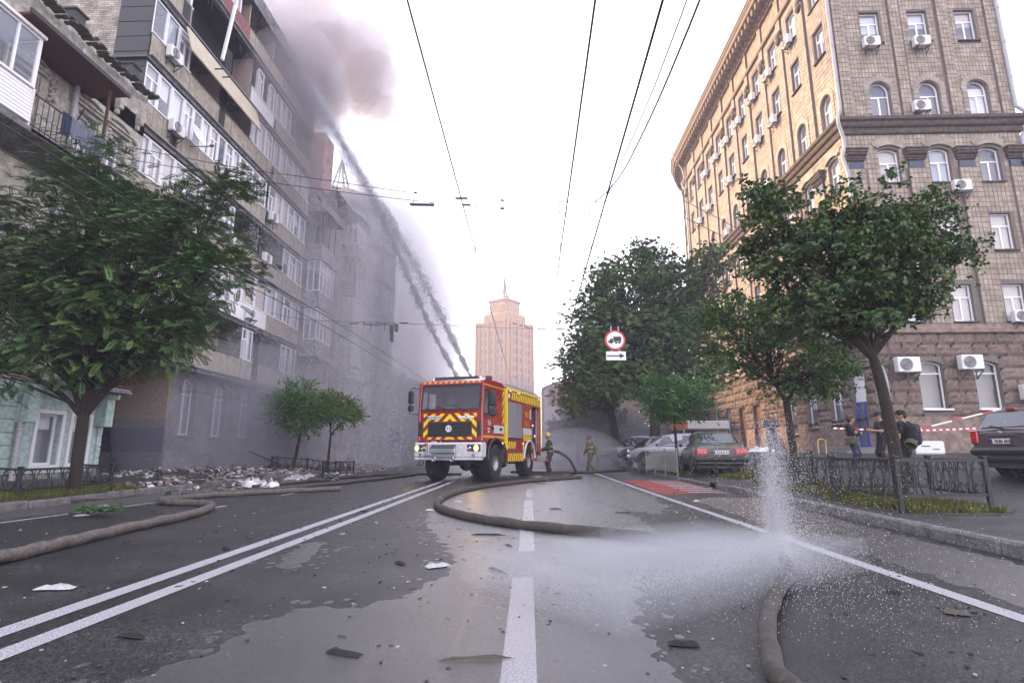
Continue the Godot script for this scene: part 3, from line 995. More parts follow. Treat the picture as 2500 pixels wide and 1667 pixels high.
	# steps to the doors
	var st := thing("entrance_steps", "grey stone steps wrapping the corner below the blue door", "steps", T(0, 0, 0))
	for k in 5: part(st, "step", MB.new().box(V(15.72 - (1.5 + 0.33 * k) / 2, 1.19 - 0.17 * k - 0.3, -27.4 + 0.16 * k * 0.5), V(1.5 + 0.33 * k, 0.6, 3.0 + 0.5 * k), Transform3D(), 0.015), M.step_stone)
	var s2 := thing("entrance_steps", "long pale steps before the brown doors further along", "steps", T(0, 0, 0))
	for k in 5: part(s2, "step", MB.new().box(V(15.72 - (1.3 + 0.33 * k) / 2, 1.19 - 0.17 * k - 0.3, -39.4), V(1.3 + 0.33 * k, 0.6, 8.0 + 0.5 * k), Transform3D(), 0.015), M.step_stone)
	# drainpipes
	pipe_run("drainpipe", [V(15.45, 30.2, -25.7), V(15.62, 28.5, -25.8), V(15.62, 17.9, -25.8), V(15.3, 17.3, -25.55), V(15.3, 16.9, -25.55), V(15.6, 16.3, -25.8), V(15.55, 15.7, -25.75), V(15.3, 15.2, -25.6), V(15.62, 14.4, -25.8), V(15.62, 6.9, -25.8), V(15.5, 6.4, -25.65), V(15.6, 5.2, -25.72), V(16.05, 4.7, -25.8), V(16.15, 4.3, -25.82), V(16.15, 1.0, -25.82)], 0.085, M.zinc, "grey drainpipe bending down the near corner of the tiled building", "drainpipe")
	pipe_run("drainpipe", [V(24.35, 30.2, -25.7), V(24.2, 28.5, -25.82), V(24.2, 17.9, -25.82), V(24.45, 17.3, -25.5), V(24.45, 16.8, -25.5), V(24.2, 16.2, -25.8), V(24.2, 1.0, -25.8)], 0.1, M.zinc, "thick grey drainpipe down the right-hand edge of the tiled building", "drainpipe")
	pipe_run("drainpipe", [V(14.4, 31.2, -52.4), V(14.5, 30.6, -52.4), V(15.35, 29.0, -52.4), V(15.55, 28.0, -52.4), V(15.2, 27.4, -52.4), V(15.55, 26.6, -52.4), V(15.55, 1.0, -52.4)], 0.09, M.zinc, "drainpipe where the tiled facade starts to curve", "drainpipe")
	# air conditioners: facade, distance along it, height
	var names := ["ground floor", "second floor", "third floor", "fourth floor", "arched floor", "sixth floor", "top floor"]
	for a in [[17.25, 21.75, "below the left window above the arched ones, shaded front"], [19.75, 21.72, "below the middle window above the arched ones, shaded front"], [19.25, 18.05, "just left of the middle arched window on the shaded front"], [20.55, 13.75, "low right of the middle window between dark capitals"], [22.25, 7.25, "near the right window just above the pink stone band"]]:
		ac_unit(T(a[0] + 0.3, a[1] - 0.15, -25.87), "white air conditioner " + a[2])
	ac_unit(T(17.0, 4.85, -25.75), "big white air conditioner between the drainpipe and first ground floor window", "", 1.25)
	ac_unit(T(19.8, 4.95, -25.75), "white air conditioner between the two big ground floor windows", "", 1.2)
	ac_unit(T(22.3, 3.6, -25.75), "upper one of two white air conditioners behind the brown car", "", 1.2)
	ac_unit(T(22.4, 2.75, -25.75), "lower one of two white air conditioners behind the brown car", "", 1.2)
	var nth := ["first", "second", "third", "fourth", "fifth", "sixth", "seventh", "eighth", "ninth", "tenth"]
	for a in [[1.4, 25.05, 6], [2.5, 25.0, 6], [3.5, 25.1, 6], [4.5, 25.0, 6], [5.5, 25.0, 6], [7.5, 25.0, 6], [2.45, 21.6, 5], [3.4, 21.7, 5], [5.45, 21.6, 5], [7.4, 21.7, 5], [3.05, 18.0, 4], [6.0, 17.9, 4], [8.4, 21.6, 5], [6.45, 25.0, 6]]:
		ac_unit(Transform3D(fA.basis, V(15.58, a[1], -27.1 - 2.65 * a[0] + 1.0)), "air conditioner on sunlit facade, %s, near %s window from the corner" % [names[a[2]], nth[int(a[0])]])

func door(b: Node, f: Transform3D, h: Dictionary) -> void:
	var m: Material = M.blue_door if h.s == "door" else (M.metal_grey if h.s == "door2" else M.brown_door)
	var t := f * Transform3D(Basis(), V(h.x, h.y, -0.18))
	var mb := MB.new()
	var dh := minf(2.1, h.h)
	ring(PackedVector2Array([Vector2(0, 0), Vector2(h.w, 0), Vector2(h.w, dh), Vector2(0, dh)]), 0.09, -0.06, 0.0, mb)
	mb.box(V(h.w * 0.5, dh / 2, -0.03), V(0.12, dh - 0.18, 0.055))
	if h.s == "door3": mb.box(V(h.w / 2, dh / 2, -0.05), V(h.w - 0.17, dh - 0.17, 0.03))
	var d := part(b, "door", mb, m, t)
	if h.s != "door3":
		var g := MB.new()
		g.quad(V(0.05, 0.05, -0.04), V(h.w - 0.05, 0.05, -0.04), V(h.w - 0.05, dh - 0.05, -0.04), V(0.05, dh - 0.05, -0.04))
		part(d, "pane", g, M.glass)
	part(d, "handle", MB.new().tube([V(h.w * 0.5 + 0.1, 0.8, 0.01), V(h.w * 0.5 + 0.1, 0.82, 0.06), V(h.w * 0.5 + 0.1, 1.28, 0.06), V(h.w * 0.5 + 0.1, 1.3, 0.01)], 0.014, 6), M.metal_grey)
	if h.h > dh + 0.1:
		part(d, "panel_above", MB.new().box(V(h.w / 2, (h.h + dh) / 2 + 0.02, -0.05), V(h.w - 0.04, h.h - dh - 0.05, 0.05), Transform3D(), 0.01), M.white_pvc if h.s != "door3" else M.brown_door)
	if h.s == "door": part(d, "frame", MB.new().box(V(-0.05, h.h / 2, 0.06), V(0.09, h.h, 0.1)).box(V(h.w + 0.05, h.h / 2, 0.06), V(0.09, h.h, 0.1)), M.zinc)

func brick_image(bw: int, bh: int, n: int, joint: float, lo: float, hi: float) -> ImageTexture:   # bonded bricks, grain only
	var im := Image.create(n, n, false, Image.FORMAT_RGB8)
	var r := RandomNumberGenerator.new()
	r.seed = 5
	im.fill(Color(joint, joint, joint))
	for j in n / bh:
		for i in n / bw:
			var v := r.randf_range(lo, hi)
			var x := (i * bw + (bw / 2 if j % 2 else 0)) % n
			for part_ in [[x, mini(bw - 2, n - x)], [0, maxi(0, x + bw - 2 - n)]]:
				if part_[1] > 0: im.fill_rect(Rect2i(part_[0], j * bh, part_[1], bh - 2), Color(v, v * 0.985, v * 0.96))
	return ImageTexture.create_from_image(im)

func left_buildings() -> void:
	var bt := brick_image(32, 10, 320, 0.55, 0.78, 1.0)
	mat("cream_brick", lin(0.66, 0.6, 0.54), 0.9, {"tex": bt, "bump": bt, "scale": 0.6, "every": 2.56, "coarse": noise(0.02, 201, "fbm", 0.6, 1.0), "coarse_every": 7.0})
	mat("slate", lin(0.045, 0.042, 0.05), 0.6, {"tex": noise(0.04, 203, "fbm", 0.6, 1.0), "every": 1.3})
	mat("beige_panel", lin(0.54, 0.48, 0.4), 0.85, {"tex": noise(0.03, 205, "fbm", 0.78, 1.0), "every": 1.7, "coarse": noise(0.02, 206, "fbm", 0.75, 1.0), "coarse_every": 5.0})
	mat("beige_clean", lin(0.52, 0.46, 0.34), 0.6, {"tex": noise(0.012, 207, "fbm", 0.86, 1.0), "every": 3.0})
	mat("red_rib", lin(0.22, 0.07, 0.07), 0.6)
	mat("concrete", lin(0.44, 0.43, 0.44), 0.9, {"tex": noise(0.03, 209, "fbm", 0.55, 1.0), "every": 1.9, "coarse": noise(0.02, 210, "fbm", 0.5, 1.0), "coarse_every": 6.0})
	mat("soot", lin(0.02, 0.018, 0.02), 0.95, {"tex": noise(0.03, 211, "fbm", 0.4, 1.0), "every": 1.9})
	mat("loggia_in", lin(0.3, 0.23, 0.2), 0.95)
	mat("plaster_grey", lin(0.44, 0.42, 0.46), 0.9, {"tex": noise(0.02, 213, "fbm", 0.7, 1.0), "bump": noise(0.06, 214), "scale": 0.8, "every": 2.4, "coarse": noise(0.012, 215, "fbm", 0.6, 1.0), "coarse_every": 7.0})
	mat("plaster_cream", lin(0.68, 0.64, 0.57), 0.9, {"tex": noise(0.03, 217, "fbm", 0.74, 1.0, 6), "bump": noise(0.04, 218), "scale": 0.2, "every": 2.2, "coarse": noise(0.03, 219, "fbm", 0.7, 1.0), "coarse_every": 5.0})
	mat("mint", lin(0.47, 0.62, 0.58), 0.85, {"tex": noise(0.02, 221, "fbm", 0.75, 1.0), "every": 2.0})
	mat("mint_dark", lin(0.2, 0.32, 0.31), 0.85)
	mat("ochre", lin(0.5, 0.31, 0.1), 0.85, {"tex": noise(0.02, 223, "fbm", 0.6, 1.0), "every": 1.8})
	mat("navy", lin(0.06, 0.066, 0.13), 0.8, {"tex": noise(0.02, 224, "fbm", 0.6, 1.0), "every": 1.8})
	mat("grey_blue", lin(0.24, 0.245, 0.29), 0.85, {"tex": noise(0.03, 225, "crack", 0.55, 1.0), "every": 1.8})
	mat("rust", lin(0.13, 0.055, 0.03), 0.8, {"tex": noise(0.05, 227, "fbm", 0.5, 1.0), "every": 0.8})
	mat("canopy_under", lin(0.12, 0.05, 0.04), 0.9); mat("moss_tile", lin(0.2, 0.18, 0.15), 0.95, {"tex": noise(0.06, 229, "fbm", 0.3, 1.0), "every": 1.0})
	mat("grey_cloth", lin(0.14, 0.15, 0.2), 0.95); mat("navy_cloth", lin(0.02, 0.025, 0.06), 0.95); mat("roof_felt", lin(0.05, 0.05, 0.052), 0.9)
	old_house()
	panel_block()

func fr(x: float, z: float) -> Transform3D: return Transform3D(Basis(V(0, 0, -1), V(0, 1, 0), V(1, 0, 0)), V(x, 0, z))

func old_house() -> void:
	var b := thing("old_house", "old three-storey house with peeling cream plaster, ornate cornice and mint ground floor", "house")
	var f := fr(-13.0, -2.0)
	var L := 14.6
	var up := []
	for k in 6: up.append({"x": 12.0 + 1.15 * (k - 4) * (1.0 if k >= 4 else 1.75), "y": 8.85, "w": 0.68, "h": 1.85, "arch": "", "top": true})
	for k in 6: up.append({"x": 12.0 + 1.15 * (k - 4) * (1.0 if k >= 4 else 1.75), "y": 4.9, "w": 0.68, "h": 2.0, "arch": ""})
	part(b, "wall", wall_mesh(L, 2.75, 12.95, up, 0.25), M.plaster_cream, f)
	for h in up:
		window(b, f, h, "t", 0.18)
		sill(b, f, h, M.plaster_cream, 0.1)
		var hd := MB.new()
		hd.box(V(h.w / 2, h.h + 0.16, 0.05), V(h.w + 0.34, 0.08, 0.1)); hd.box(V(h.w / 2, h.h + 0.24, 0.08), V(h.w + 0.46, 0.07, 0.16), Transform3D(), 0.02)
		for sx in [-1, 1]: hd.box(V(h.w / 2 + sx * (h.w / 2 + 0.09), h.h / 2, 0.03), V(0.1, h.h + 0.1, 0.06))
		part(b, "surround", hd, M.plaster_cream, f * T(h.x, h.y, 0))
		if h.has("top"):
			var sc := MB.new()     # scroll of plaster fruit and leaves over and beside the window
			for k in 18:
				var a := PI * k / 25.0
				sc.ball(V(h.w / 2 + cos(a) * 0.5, h.h + 0.3 + sin(a) * 0.2, 0.05), V(0.06, 0.045, 0.05) * rng.randf_range(0.7, 1.3), 6, 4)
			for k in 14: sc.ball(V(h.w + 0.42 + rng.randf_range(-.1, .1), h.h + 0.25 - k * 0.05, 0.05), V(0.05, 0.055, 0.06) * rng.randf_range(0.6, 1.4), 6, 4)
			part(b, "ornament", sc, M.plaster_cream, f * T(h.x, h.y, 0), "", "stuff")
	var path := [Vector2(-13.0, -2.0), Vector2(-13.0, -16.6)]
	path.reverse()
	part(b, "cornice", sweep(path, [Vector2(0, 11.2), Vector2(0.06, 11.22), Vector2(0.06, 11.34), Vector2(0, 11.36), Vector2(0, 11.9), Vector2(0.1, 11.94), Vector2(0.1, 12.02), Vector2(0.34, 12.1), Vector2(0.36, 12.22), Vector2(0.46, 12.28), Vector2(0.48, 12.46), Vector2(0.56, 12.54), Vector2(0.0, 12.6)]), M.plaster_cream)
	part(b, "gutter", sweep(path, [Vector2(0.5, 12.56), Vector2(0.62, 12.56), Vector2(0.66, 12.66), Vector2(0.6, 12.68), Vector2(0.52, 12.62)]), M.roof_felt)
	var tp := MB.new()      # broken course of old tiles on the eave
	for k in 120:
		var z := -16.5 + k * 0.12
		tp.box(V(-12.72 + rng.randf_range(-.09, .09), 12.7 + rng.randf_range(-.04, .06), z), V(0.34, 0.05, 0.11))
	part(b, "eave_tiles", tp, M.moss_tile, Transform3D(), "", "stuff")
	for k in 16:
		var db := MB.new().box(V(0, 0, 0.12), V(0.16, 0.42, 0.24), Transform3D(), 0.03)
		db.box(V(0, -0.28, 0.07), V(0.12, 0.2, 0.13), Transform3D(), 0.03)
		part(b, "cornice_bracket", db, M.plaster_cream, f * T(0.4 + k * 0.92, 11.74, 0))
	var pr := MB.new()
	pr.box(V(-13.35, 13.05, -9.3), V(0.3, 0.5, 14.5), Transform3D(), 0.04)
	part(b, "parapet", pr, M.plaster_cream)
	for z in [-11.2, -13.6, -15.9]:
		part(b, "chimney_cap", MB.new().box(V(-13.2, 13.2, z), V(0.4, 0.6, 0.4), Transform3D(), 0.03).box(V(-13.2, 13.5, z), V(0.5, 0.08, 0.5), Transform3D(), 0.02), M.roof_felt)
	var core := MB.new().box(V(-18.7, 6.3, -9.3), V(10.5, 13.2, 14.56))
	part(b, "inner_walls", core, M.room)
	var roof := MB.new()
	roof.quad(V(-13.2, 12.9, -2), V(-13.2, 12.9, -16.6), V(-20, 14.5, -16.6), V(-20, 14.5, -2))
	part(b, "roof", roof, M.roof_felt)
	# ground floor: mint plaster with grooved courses
	var low := [{"x": 12.32, "y": 0.65, "w": 0.75, "h": 1.35, "arch": ""}, {"x": 13.45, "y": 0.62, "w": 0.6, "h": 1.35, "arch": ""}, {"x": 9.6, "y": 0.7, "w": 0.8, "h": 1.3, "arch": ""}, {"x": 7.4, "y": 0.7, "w": 0.8, "h": 1.3, "arch": ""}]
	part(b, "wall", wall_mesh(L, -0.4, 2.75, low, 0.22), M.mint, f)
	for h in low:
		window(b, f, h, "row1", 0.14, 0.3)
		var fm := MB.new()
		ring(PackedVector2Array([Vector2(-0.1, -0.1), Vector2(h.w + 0.1, -0.1), Vector2(h.w + 0.1, h.h + 0.1), Vector2(-0.1, h.h + 0.1)]), 0.1, 0.0, 0.05, fm)
		part(b, "surround", fm, M.blind0, f * T(h.x, h.y, 0))
	for row in 7:
		var x := 0.0
		while x < L:
			var w := minf(0.78, L - x)
			var ok := true
			for h in low:
				if x + w > h.x - 0.12 and x < h.x + h.w + 0.12 and row * 0.32 + 0.5 < h.y + h.h + 0.15 and row * 0.32 + 0.82 > h.y - 0.12: ok = false
			if ok and x > 6: part(b, "stone", MB.new().box(V(x + w / 2, 0.66 + row * 0.32, 0.02), V(w - 0.02, 0.295, 0.05), Transform3D(), 0.012), M.mint, f)
			x += 0.8
	part(b, "plinth", MB.new().box(V(L / 2, 0.15, 0.03), V(L, 0.6, 0.1), Transform3D(), 0.01), M.concrete, f)
	for x in [11.6, 14.2]:
		part(b, "console", MB.new().box(V(x + 0.2, 2.15, 0.17), V(0.32, 0.85, 0.34), Transform3D(), 0.015).box(V(x + 0.2, 2.62, 0.2), V(0.5, 0.16, 0.44), Transform3D(), 0.03), M.mint, f)
	pipe_run("drainpipe", [V(-12.85, 12.4, -13.7), V(-12.85, 0.2, -13.7)], 0.07, M.zinc, "grey drainpipe down the mint ground floor, left of the console", "drainpipe")
	# iron balcony over the ground floor
	var bl := thing("balcony", "balcony with rusty red iron railing over the mint ground floor", "balcony", f * T(11.9, 2.7, 0))
	part(bl, "slab", MB.new().box(V(1.3, 0.06, 0.42), V(2.7, 0.14, 0.85), Transform3D(), 0.02), M.concrete)
	var rl := MB.new()
	for k in 19: rl.bar(V(0.03 + k * 0.141, 0.13, 0.8), V(0.03 + k * 0.141, 1.0, 0.8), 0.016, 0.016)
	rl.bar(V(0, 1.0, 0.8), V(2.6, 1.0, 0.8), 0.04, 0.03); rl.bar(V(0, 0.2, 0.8), V(2.6, 0.2, 0.8), 0.03, 0.03); rl.bar(V(0, 0.6, 0.8), V(2.6, 0.6, 0.8), 0.02, 0.02)
	rl.bar(V(0, 1.0, 0), V(0, 1.0, 0.8), 0.03, 0.03); rl.bar(V(2.6, 1.0, 0), V(2.6, 1.0, 0.8), 0.03, 0.03)
	part(bl, "railing", rl, M.rust)
	# upper balconies: one glazed with white siding, the next open under a canopy
	var g := thing("glazed_balcony", "glazed balcony boxed in white siding, upper left corner", "balcony", f * T(6.0, 8.6, 0))
	part(g, "slab", MB.new().prism(PackedVector2Array([Vector2(0, -0.3), Vector2(1.0, -0.06), Vector2(1.0, 0.06), Vector2(0, 0.06)]), -7.95, 0.0, Transform3D(Basis(V(0, 0, 1), V(0, 1, 0), V(-1, 0, 0)), Vector3())), M.concrete)
	for k in 10:
		part(g, "siding_board", MB.new().box(V(1.85, 0.13 + k * 0.098, 0.98), V(3.7, 0.088, 0.03), Transform3D(Basis(V(1, 0, 0), -0.08), Vector3()), 0.006), M.white_pvc)
		part(g, "siding_board", MB.new().box(V(3.7, 0.13 + k * 0.098, 0.48), V(0.03, 0.088, 0.97)), M.white_pvc)
	var gf := f * T(6.0, 9.66, 0.96)
	for k in 3: window(g, T(0, 1.06, 0.96), {"x": 0.02 + k * 1.22, "y": 0.0, "w": 1.2, "h": 1.35}, "row2", 0.0, 0.0)
	window(g, Transform3D(Basis(V(0, 0, -1), V(0, 1, 0), V(1, 0, 0)), V(3.7, 1.06, 0.95)), {"x": 0.0, "y": 0.0, "w": 0.9, "h": 1.35}, "row1", 0.0, 0.0)
	part(g, "ceiling", MB.new().box(V(1.85, 2.45, 0.5), V(3.75, 0.08, 1.06)), M.white_pvc)
	var ob := thing("open_balcony", "open balcony with wrought iron railing, clothes and a brown canopy above", "balcony", f * T(9.75, 8.6, 0))
	part(ob, "slab", MB.new().box(V(1.1, 0.0, 0.5), V(2.25, 0.12, 1.0), Transform3D(), 0.015), M.concrete)
	part(ob, "canopy", MB.new().box(V(0.9, 2.62, 0.55), V(3.2, 0.06, 1.3)), M.canopy_under)
	part(ob, "canopy_edge", MB.new().box(V(0.9, 2.66, 1.22), V(3.3, 0.12, 0.06)), M.roof_felt)
	part(ob, "post", MB.new().bar(V(2.15, 0, 0.95), V(2.15, 2.6, 0.95), 0.06, 0.06), M.rust)
	var orl := MB.new()
	for k in 14:
		var x := 0.1 + k * 0.155
		orl.bar(V(x, 0.06, 0.95), V(x, 0.95, 0.95), 0.014, 0.014)
		orl.tube(lerp_path([V(x, 0.2, 0.95), V(x + 0.09, 0.3, 1.02), V(x + 0.05, 0.5, 1.0), V(x - 0.03, 0.42, 0.96)], 4), 0.009, 5)
	orl.bar(V(0, 0.95, 0.95), V(2.2, 0.95, 0.95), 0.035, 0.03); orl.bar(V(2.2, 0.95, 0), V(2.2, 0.95, 0.95), 0.035, 0.03); orl.bar(V(0, 0.15, 0.95), V(2.2, 0.15, 0.95), 0.025, 0.02); orl.bar(V(2.2, 1.5, 0.0), V(1.4, 1.5, 0.95), 0.03, 0.03)
	part(ob, "railing", orl, M.black_iron)
	for k in 5:
		var cl := MB.new()
		var x0 := 0.75 + k * 0.29
		var pp := PackedVector2Array()
		for i in 9: pp.append(Vector2(x0 + i * 0.032, 0.02 * sin(i * 1.7)))
		for i in 9: pp.append(Vector2(x0 + (8 - i) * 0.032, 0.02 * sin((8 - i) * 1.7) + 0.012))
		cl.prism(pp, -0.62 + 0.1 * (k % 2), 0.0, Transform3D(Basis(V(1, 0, 0), V(0, 0, 1), V(0, 1, 0)), V(0, 1.0, 1.0)))
		solo("hanging_cloth", cl, M.navy_cloth if k == 0 else M.grey_cloth, ["dark navy cloth at the left end of the balcony clothes line", "grey cloth next to the navy one on the balcony railing", "middle grey cloth on the balcony railing", "grey cloth second from the post on the balcony railing", "grey cloth nearest the rusty balcony post"][k], "cloth", f * T(9.75, 8.6, 0), "" if k == 0 else "grey clothes on the balcony railing")

func panel_block() -> void:
	var b := thing("apartment_block", "tall apartment block of glazed loggias with beige panels, burnt upper floors and smoke", "building")
	var f := fr(-13.3, -16.7)
	var L := 13.9
	var lv := [4.15, 6.75, 9.3, 11.9, 14.5, 17.1, 19.8]
	# bays per floor: [from, to, kind, parapet] ; kind g glazed, o open, b burnt, s solid
	var fl := [
		[[0, 3.3, "g4", "p"], [3.3, 5.2, "o", "p"], [5.2, 8.0, "o", "p"], [8.0, 9.0, "g2", "p"], [9.4, 12.0, "o", "p"], [12.0, 13.9, "g3", "p"]],
		[[0, 3.0, "g4", "w"], [3.0, 5.0, "o", "p"], [5.0, 7.6, "g3", "w"], [7.6, 10.0, "g2", "w"], [10.0, 13.9, "g4", "p"]],
		[[0, 2.8, "g4", "p"], [2.8, 4.8, "g2", "p"], [4.8, 6.4, "g2", "p"], [6.4, 8.6, "o", "p"], [8.6, 9.6, "b", "p"], [9.6, 11.4, "o", "p"], [11.4, 13.9, "g3", "p"]],
		[[0, 2.2, "g3", "p"], [2.2, 5.2, "g5", "p"], [5.2, 7.6, "g4", "p"], [7.6, 9.0, "g2", "p"], [9.3, 13.9, "g6", "p"]],
		[[0, 2.2, "g3", "p"], [2.2, 4.3, "o", "p"], [4.7, 7.0, "o", "p"], [7.0, 9.2, "g3", "p"], [9.4, 13.9, "g6", "p"]],
		[[0, 1.9, "g3", "p"], [1.9, 6.6, "b", "x"], [6.6, 9.0, "g4", "w"], [9.2, 11.6, "g4", "p"], [11.6, 13.9, "b", "p"]],
		[[0, 2.0, "b", "r"], [2.0, 6.0, "g5", "r"], [6.0, 8.5, "b", "p"], [8.5, 10.8, "o", "p"], [10.8, 13.9, "b", "p"]]]
	var slab := MB.new()
	for i in lv.size():
		var y: float = lv[i]
		var s := MB.new().box(V(L / 2, y + 0.02, -0.56), V(L, 0.17, 1.2), Transform3D(), 0.01)
		part(b, "floor_slab", s, M.concrete, f)
		part(b, "flashing", MB.new().box(V(L / 2, y + 0.12, 0.1), V(L + 0.02, 0.03, 0.1)), M.zinc, f)
		for bay in fl[i]:
			var x0: float = bay[0]
			var w: float = bay[1] - bay[0]
			var pm: Material = {"p": M.beige_panel, "w": M.white_pvc, "r": M.red_rib, "x": M.soot}[bay[3]]
			var y1 := y + 1.02
			if bay[3] == "r":
				for k in int(w / 0.11):
					part(b, "rib", MB.new().box(V(x0 + 0.055 + k * 0.11, y + 0.55, 0.03), V(0.075, 0.85, 0.06), Transform3D(), 0.012), pm, f)
				part(b, "rib_backing", MB.new().box(V(x0 + w / 2, y + 0.55, -0.012), V(w - 0.01, 0.9, 0.02)), pm, f)
			elif bay[3] == "x":
				part(b, "burnt_edge", MB.new().box(V(x0 + w / 2, y + 0.13, 0.0), V(w, 0.08, 0.1)), pm, f)
			else:
				var k := maxi(1, roundi(w / (0.52 if bay[3] == "p" else 1.2)))
				for q in k: part(b, "panel", MB.new().box(V(x0 + (q + 0.5) * w / k, y + 0.56, 0.02 + rng.randf_range(-.008, .008)), V(w / k - 0.025, 0.86, 0.035), Transform3D(), 0.006), pm, f)
				part(b, "rail", MB.new().box(V(x0 + w / 2, y1, 0.02), V(w, 0.045, 0.08)), M.white_pvc if bay[2][0] == "g" else M.metal_dark, f)
			if bay[2][0] == "g":
				var k := int(bay[2].substr(1))
				var top := y + 2.46
				if i == 6: top = y + 2.2
				for q in k:
					if i >= 5 and rng.randf() < 0.3: continue    # blown out
					window(b, f, {"x": x0 + q * w / k + 0.01, "y": y1 + 0.02, "w": w / k - 0.02, "h": top - y1}, "row1" if (q + i) % 3 else "t", 0.03, [1.0, 1.0, 1.0, 0.5, 0.0, 1.0][rng.randi() % 6])
			if bay[2] == "b":
				part(b, "burnt_wall", MB.new().box(V(x0 + w / 2, y + 1.3, -1.0), V(w, 2.45, 0.06)), M.soot, f)
				part(b, "burnt_ceiling", MB.new().box(V(x0 + w / 2, y + 2.5, -0.5), V(w, 0.03, 1.0)), M.soot, f)
				for q in int(w * 2): part(b, "hanging_scrap", MB.new().box(V(x0 + rng.randf() * w, y + 2.2 + rng.randf_range(-.2, .2), -0.05), V(0.03, rng.randf_range(0.2, 0.7), 0.02)), M.soot, f)
			if bay[2] == "o" or bay[2] == "b":
				part(b, "loggia_back", MB.new().box(V(x0 + w / 2, y + 1.3, -1.12), V(w, 2.5, 0.06)), M.loggia_in, f)
			part(b, "partition", MB.new().box(V(x0 + w, y + 1.3, -0.6), V(0.1, 2.45, 1.1)), M.loggia_in if i > 3 else M.concrete, f)
	# black grilles beside the open bays
	for gr in [[4.3, 14.6, 2.4], [4.35, 17.2, 1.2], [1.35, 17.2, 0.95], [1.5, 12.0, 0.95], [9.1, 4.25, 2.4], [9.0, 9.4, 2.4], [9.1, 11.9, 1.0]]:
		var mb := MB.new()
		for k in 6: mb.bar(V(k * 0.075, 0, 0.05), V(k * 0.075, gr[2], 0.05), 0.02, 0.02)
		mb.box(V(0.19, gr[2] / 2, 0.0), V(0.42, gr[2], 0.03))
		part(b, "grille", mb, M.black_iron, f * T(gr[0], gr[1], 0.02))
	part(b, "roof_parapet", MB.new().box(V(L / 2, 22.65, -0.3), V(L, 0.9, 0.7), Transform3D(), 0.02), M.concrete, f)
	part(b, "roof_slab", MB.new().box(V(L / 2, 22.15, -0.5), V(L, 0.16, 1.4)), M.concrete, f)
	# walls behind and at the near end
	part(b, "end_wall", MB.new().box(V(-20.0, 17.0, -17.0), V(11.1, 12.0, 0.5)), M.cream_brick)
	for k in 22:
		part(b, "slate_course", MB.new().box(V(-13.92, 9.6 + k * 0.6, -16.66 + (k % 2) * 0.004), V(1.22, 0.585, 0.06), Transform3D(), 0.01), M.slate)
	part(b, "ledge", MB.new().box(V(-13.95, 14.42, -16.6), V(1.5, 0.07, 0.2)), M.metal_dark)
	part(b, "inner_walls", MB.new().box(V(-19.6, 13.4, -23.75), V(10.3, 18.4, 13.4)), M.loggia_in)
	part(b, "inner_walls", MB.new().box(V(-20.0, 2.2, -26.9), V(11.5, 4.3, 11.4)), M.room)
	# ground floor
	var gf := fr(-13.9, -20.9)
	var gl := []
	for k in 4: gl.append({"x": 0.7 + 2.3 * k, "y": 1.65, "w": 1.0, "h": 2.25, "arch": "seg"})
	gl.append({"x": 10.2, "y": 0.3, "w": 0.9, "h": 2.0, "arch": ""})
	part(b, "wall", wall_mesh(11.8, -0.5, 4.2, gl, 0.28), M.plaster_grey, gf)
	for h in gl.slice(0, 4): window(b, gf, h, "row2", 0.2, 0.5); sill(b, gf, h, M.plaster_grey, 0.1)
	part(b, "plinth", MB.new().box(V(5.9, 0.05, 0.04), V(11.8, 1.9, 0.1), Transform3D(), 0.015), M.plaster_grey, gf)
	part(b, "vent_cover", MB.new().box(V(2.6, 0.55, 0.1), V(0.42, 0.5, 0.05)).box(V(2.6, 0.55, 0.13), V(0.3, 0.38, 0.03)), M.metal_grey, gf)
	part(b, "cornice", sweep([Vector2(-13.9, -32.7), Vector2(-13.9, -20.9)], [Vector2(0, 3.95), Vector2(0.2, 4.0), Vector2(0.25, 4.08), Vector2(0.5, 4.12), Vector2(0.6, 4.22), Vector2(0.6, 4.3), Vector2(0, 4.34)]), M.plaster_grey)
	# painted passage wall: grey foot, navy band, ochre above
	for s in [[0.0, 0.98, M.grey_blue], [0.985, 1.9, M.navy], [1.905, 2.2, M.grey_blue], [2.205, 4.1, M.ochre]]:
		part(b, "painted_wall", MB.new().box(V(-15.4, (s[0] + s[1]) / 2, -20.86), V(3.0, s[1] - s[0], 0.1)), s[2])
	part(b, "passage_wall", MB.new().box(V(-16.6, 2.0, -18.8), V(0.3, 4.4, 4.2)), M.plaster_cream)
	part(b, "passage_pier", MB.new().box(V(-13.75, 1.8, -16.85), V(0.5, 3.6, 0.35)), M.plaster_cream)
	# wire hoops of torn awnings over the ground floor windows
	for k in 3:
		var o := thing("awning_frame", ["bare wire awning frame over the first grey wall window", "bare wire awning frame over the second grey wall window", "bare wire awning frame over the third grey wall window"][k], "awning frame", gf * T(0.7 + 2.3 * k + 0.5, 3.3, 0.05), "torn awning frames along the grey wall")
		var mb := MB.new()
		for q in 7:
			var a := PI * q / 6.0
			var pts := []
			for s in 9:
				var t := PI / 2 * s / 8.0
				pts.append(V(cos(a) * 0.65 * sin(t), 0.75 * cos(t), sin(a) * 0.75 * sin(t)))
			mb.tube(pts, 0.012, 5)
		for rr in [0.55, 1.0]:
			var pts := []
			for s in 13: pts.append(V(cos(PI * s / 12) * 0.65 * rr, 0.75 * sqrt(1.0 - rr * rr * 0.999), sin(PI * s / 12) * 0.75 * rr))
			mb.tube(pts, 0.014, 5)
		part(o, "hoops", mb, M.metal_dark)
	# torn-off parapet skin hanging across two loggias
	var hang := thing("torn_cladding", "long smooth beige parapet panel hanging loose across the open loggias", "panel", Transform3D(Basis(V(0, 1, 0), PI / 2) , V(-12.95, 16.45, -20.9)))
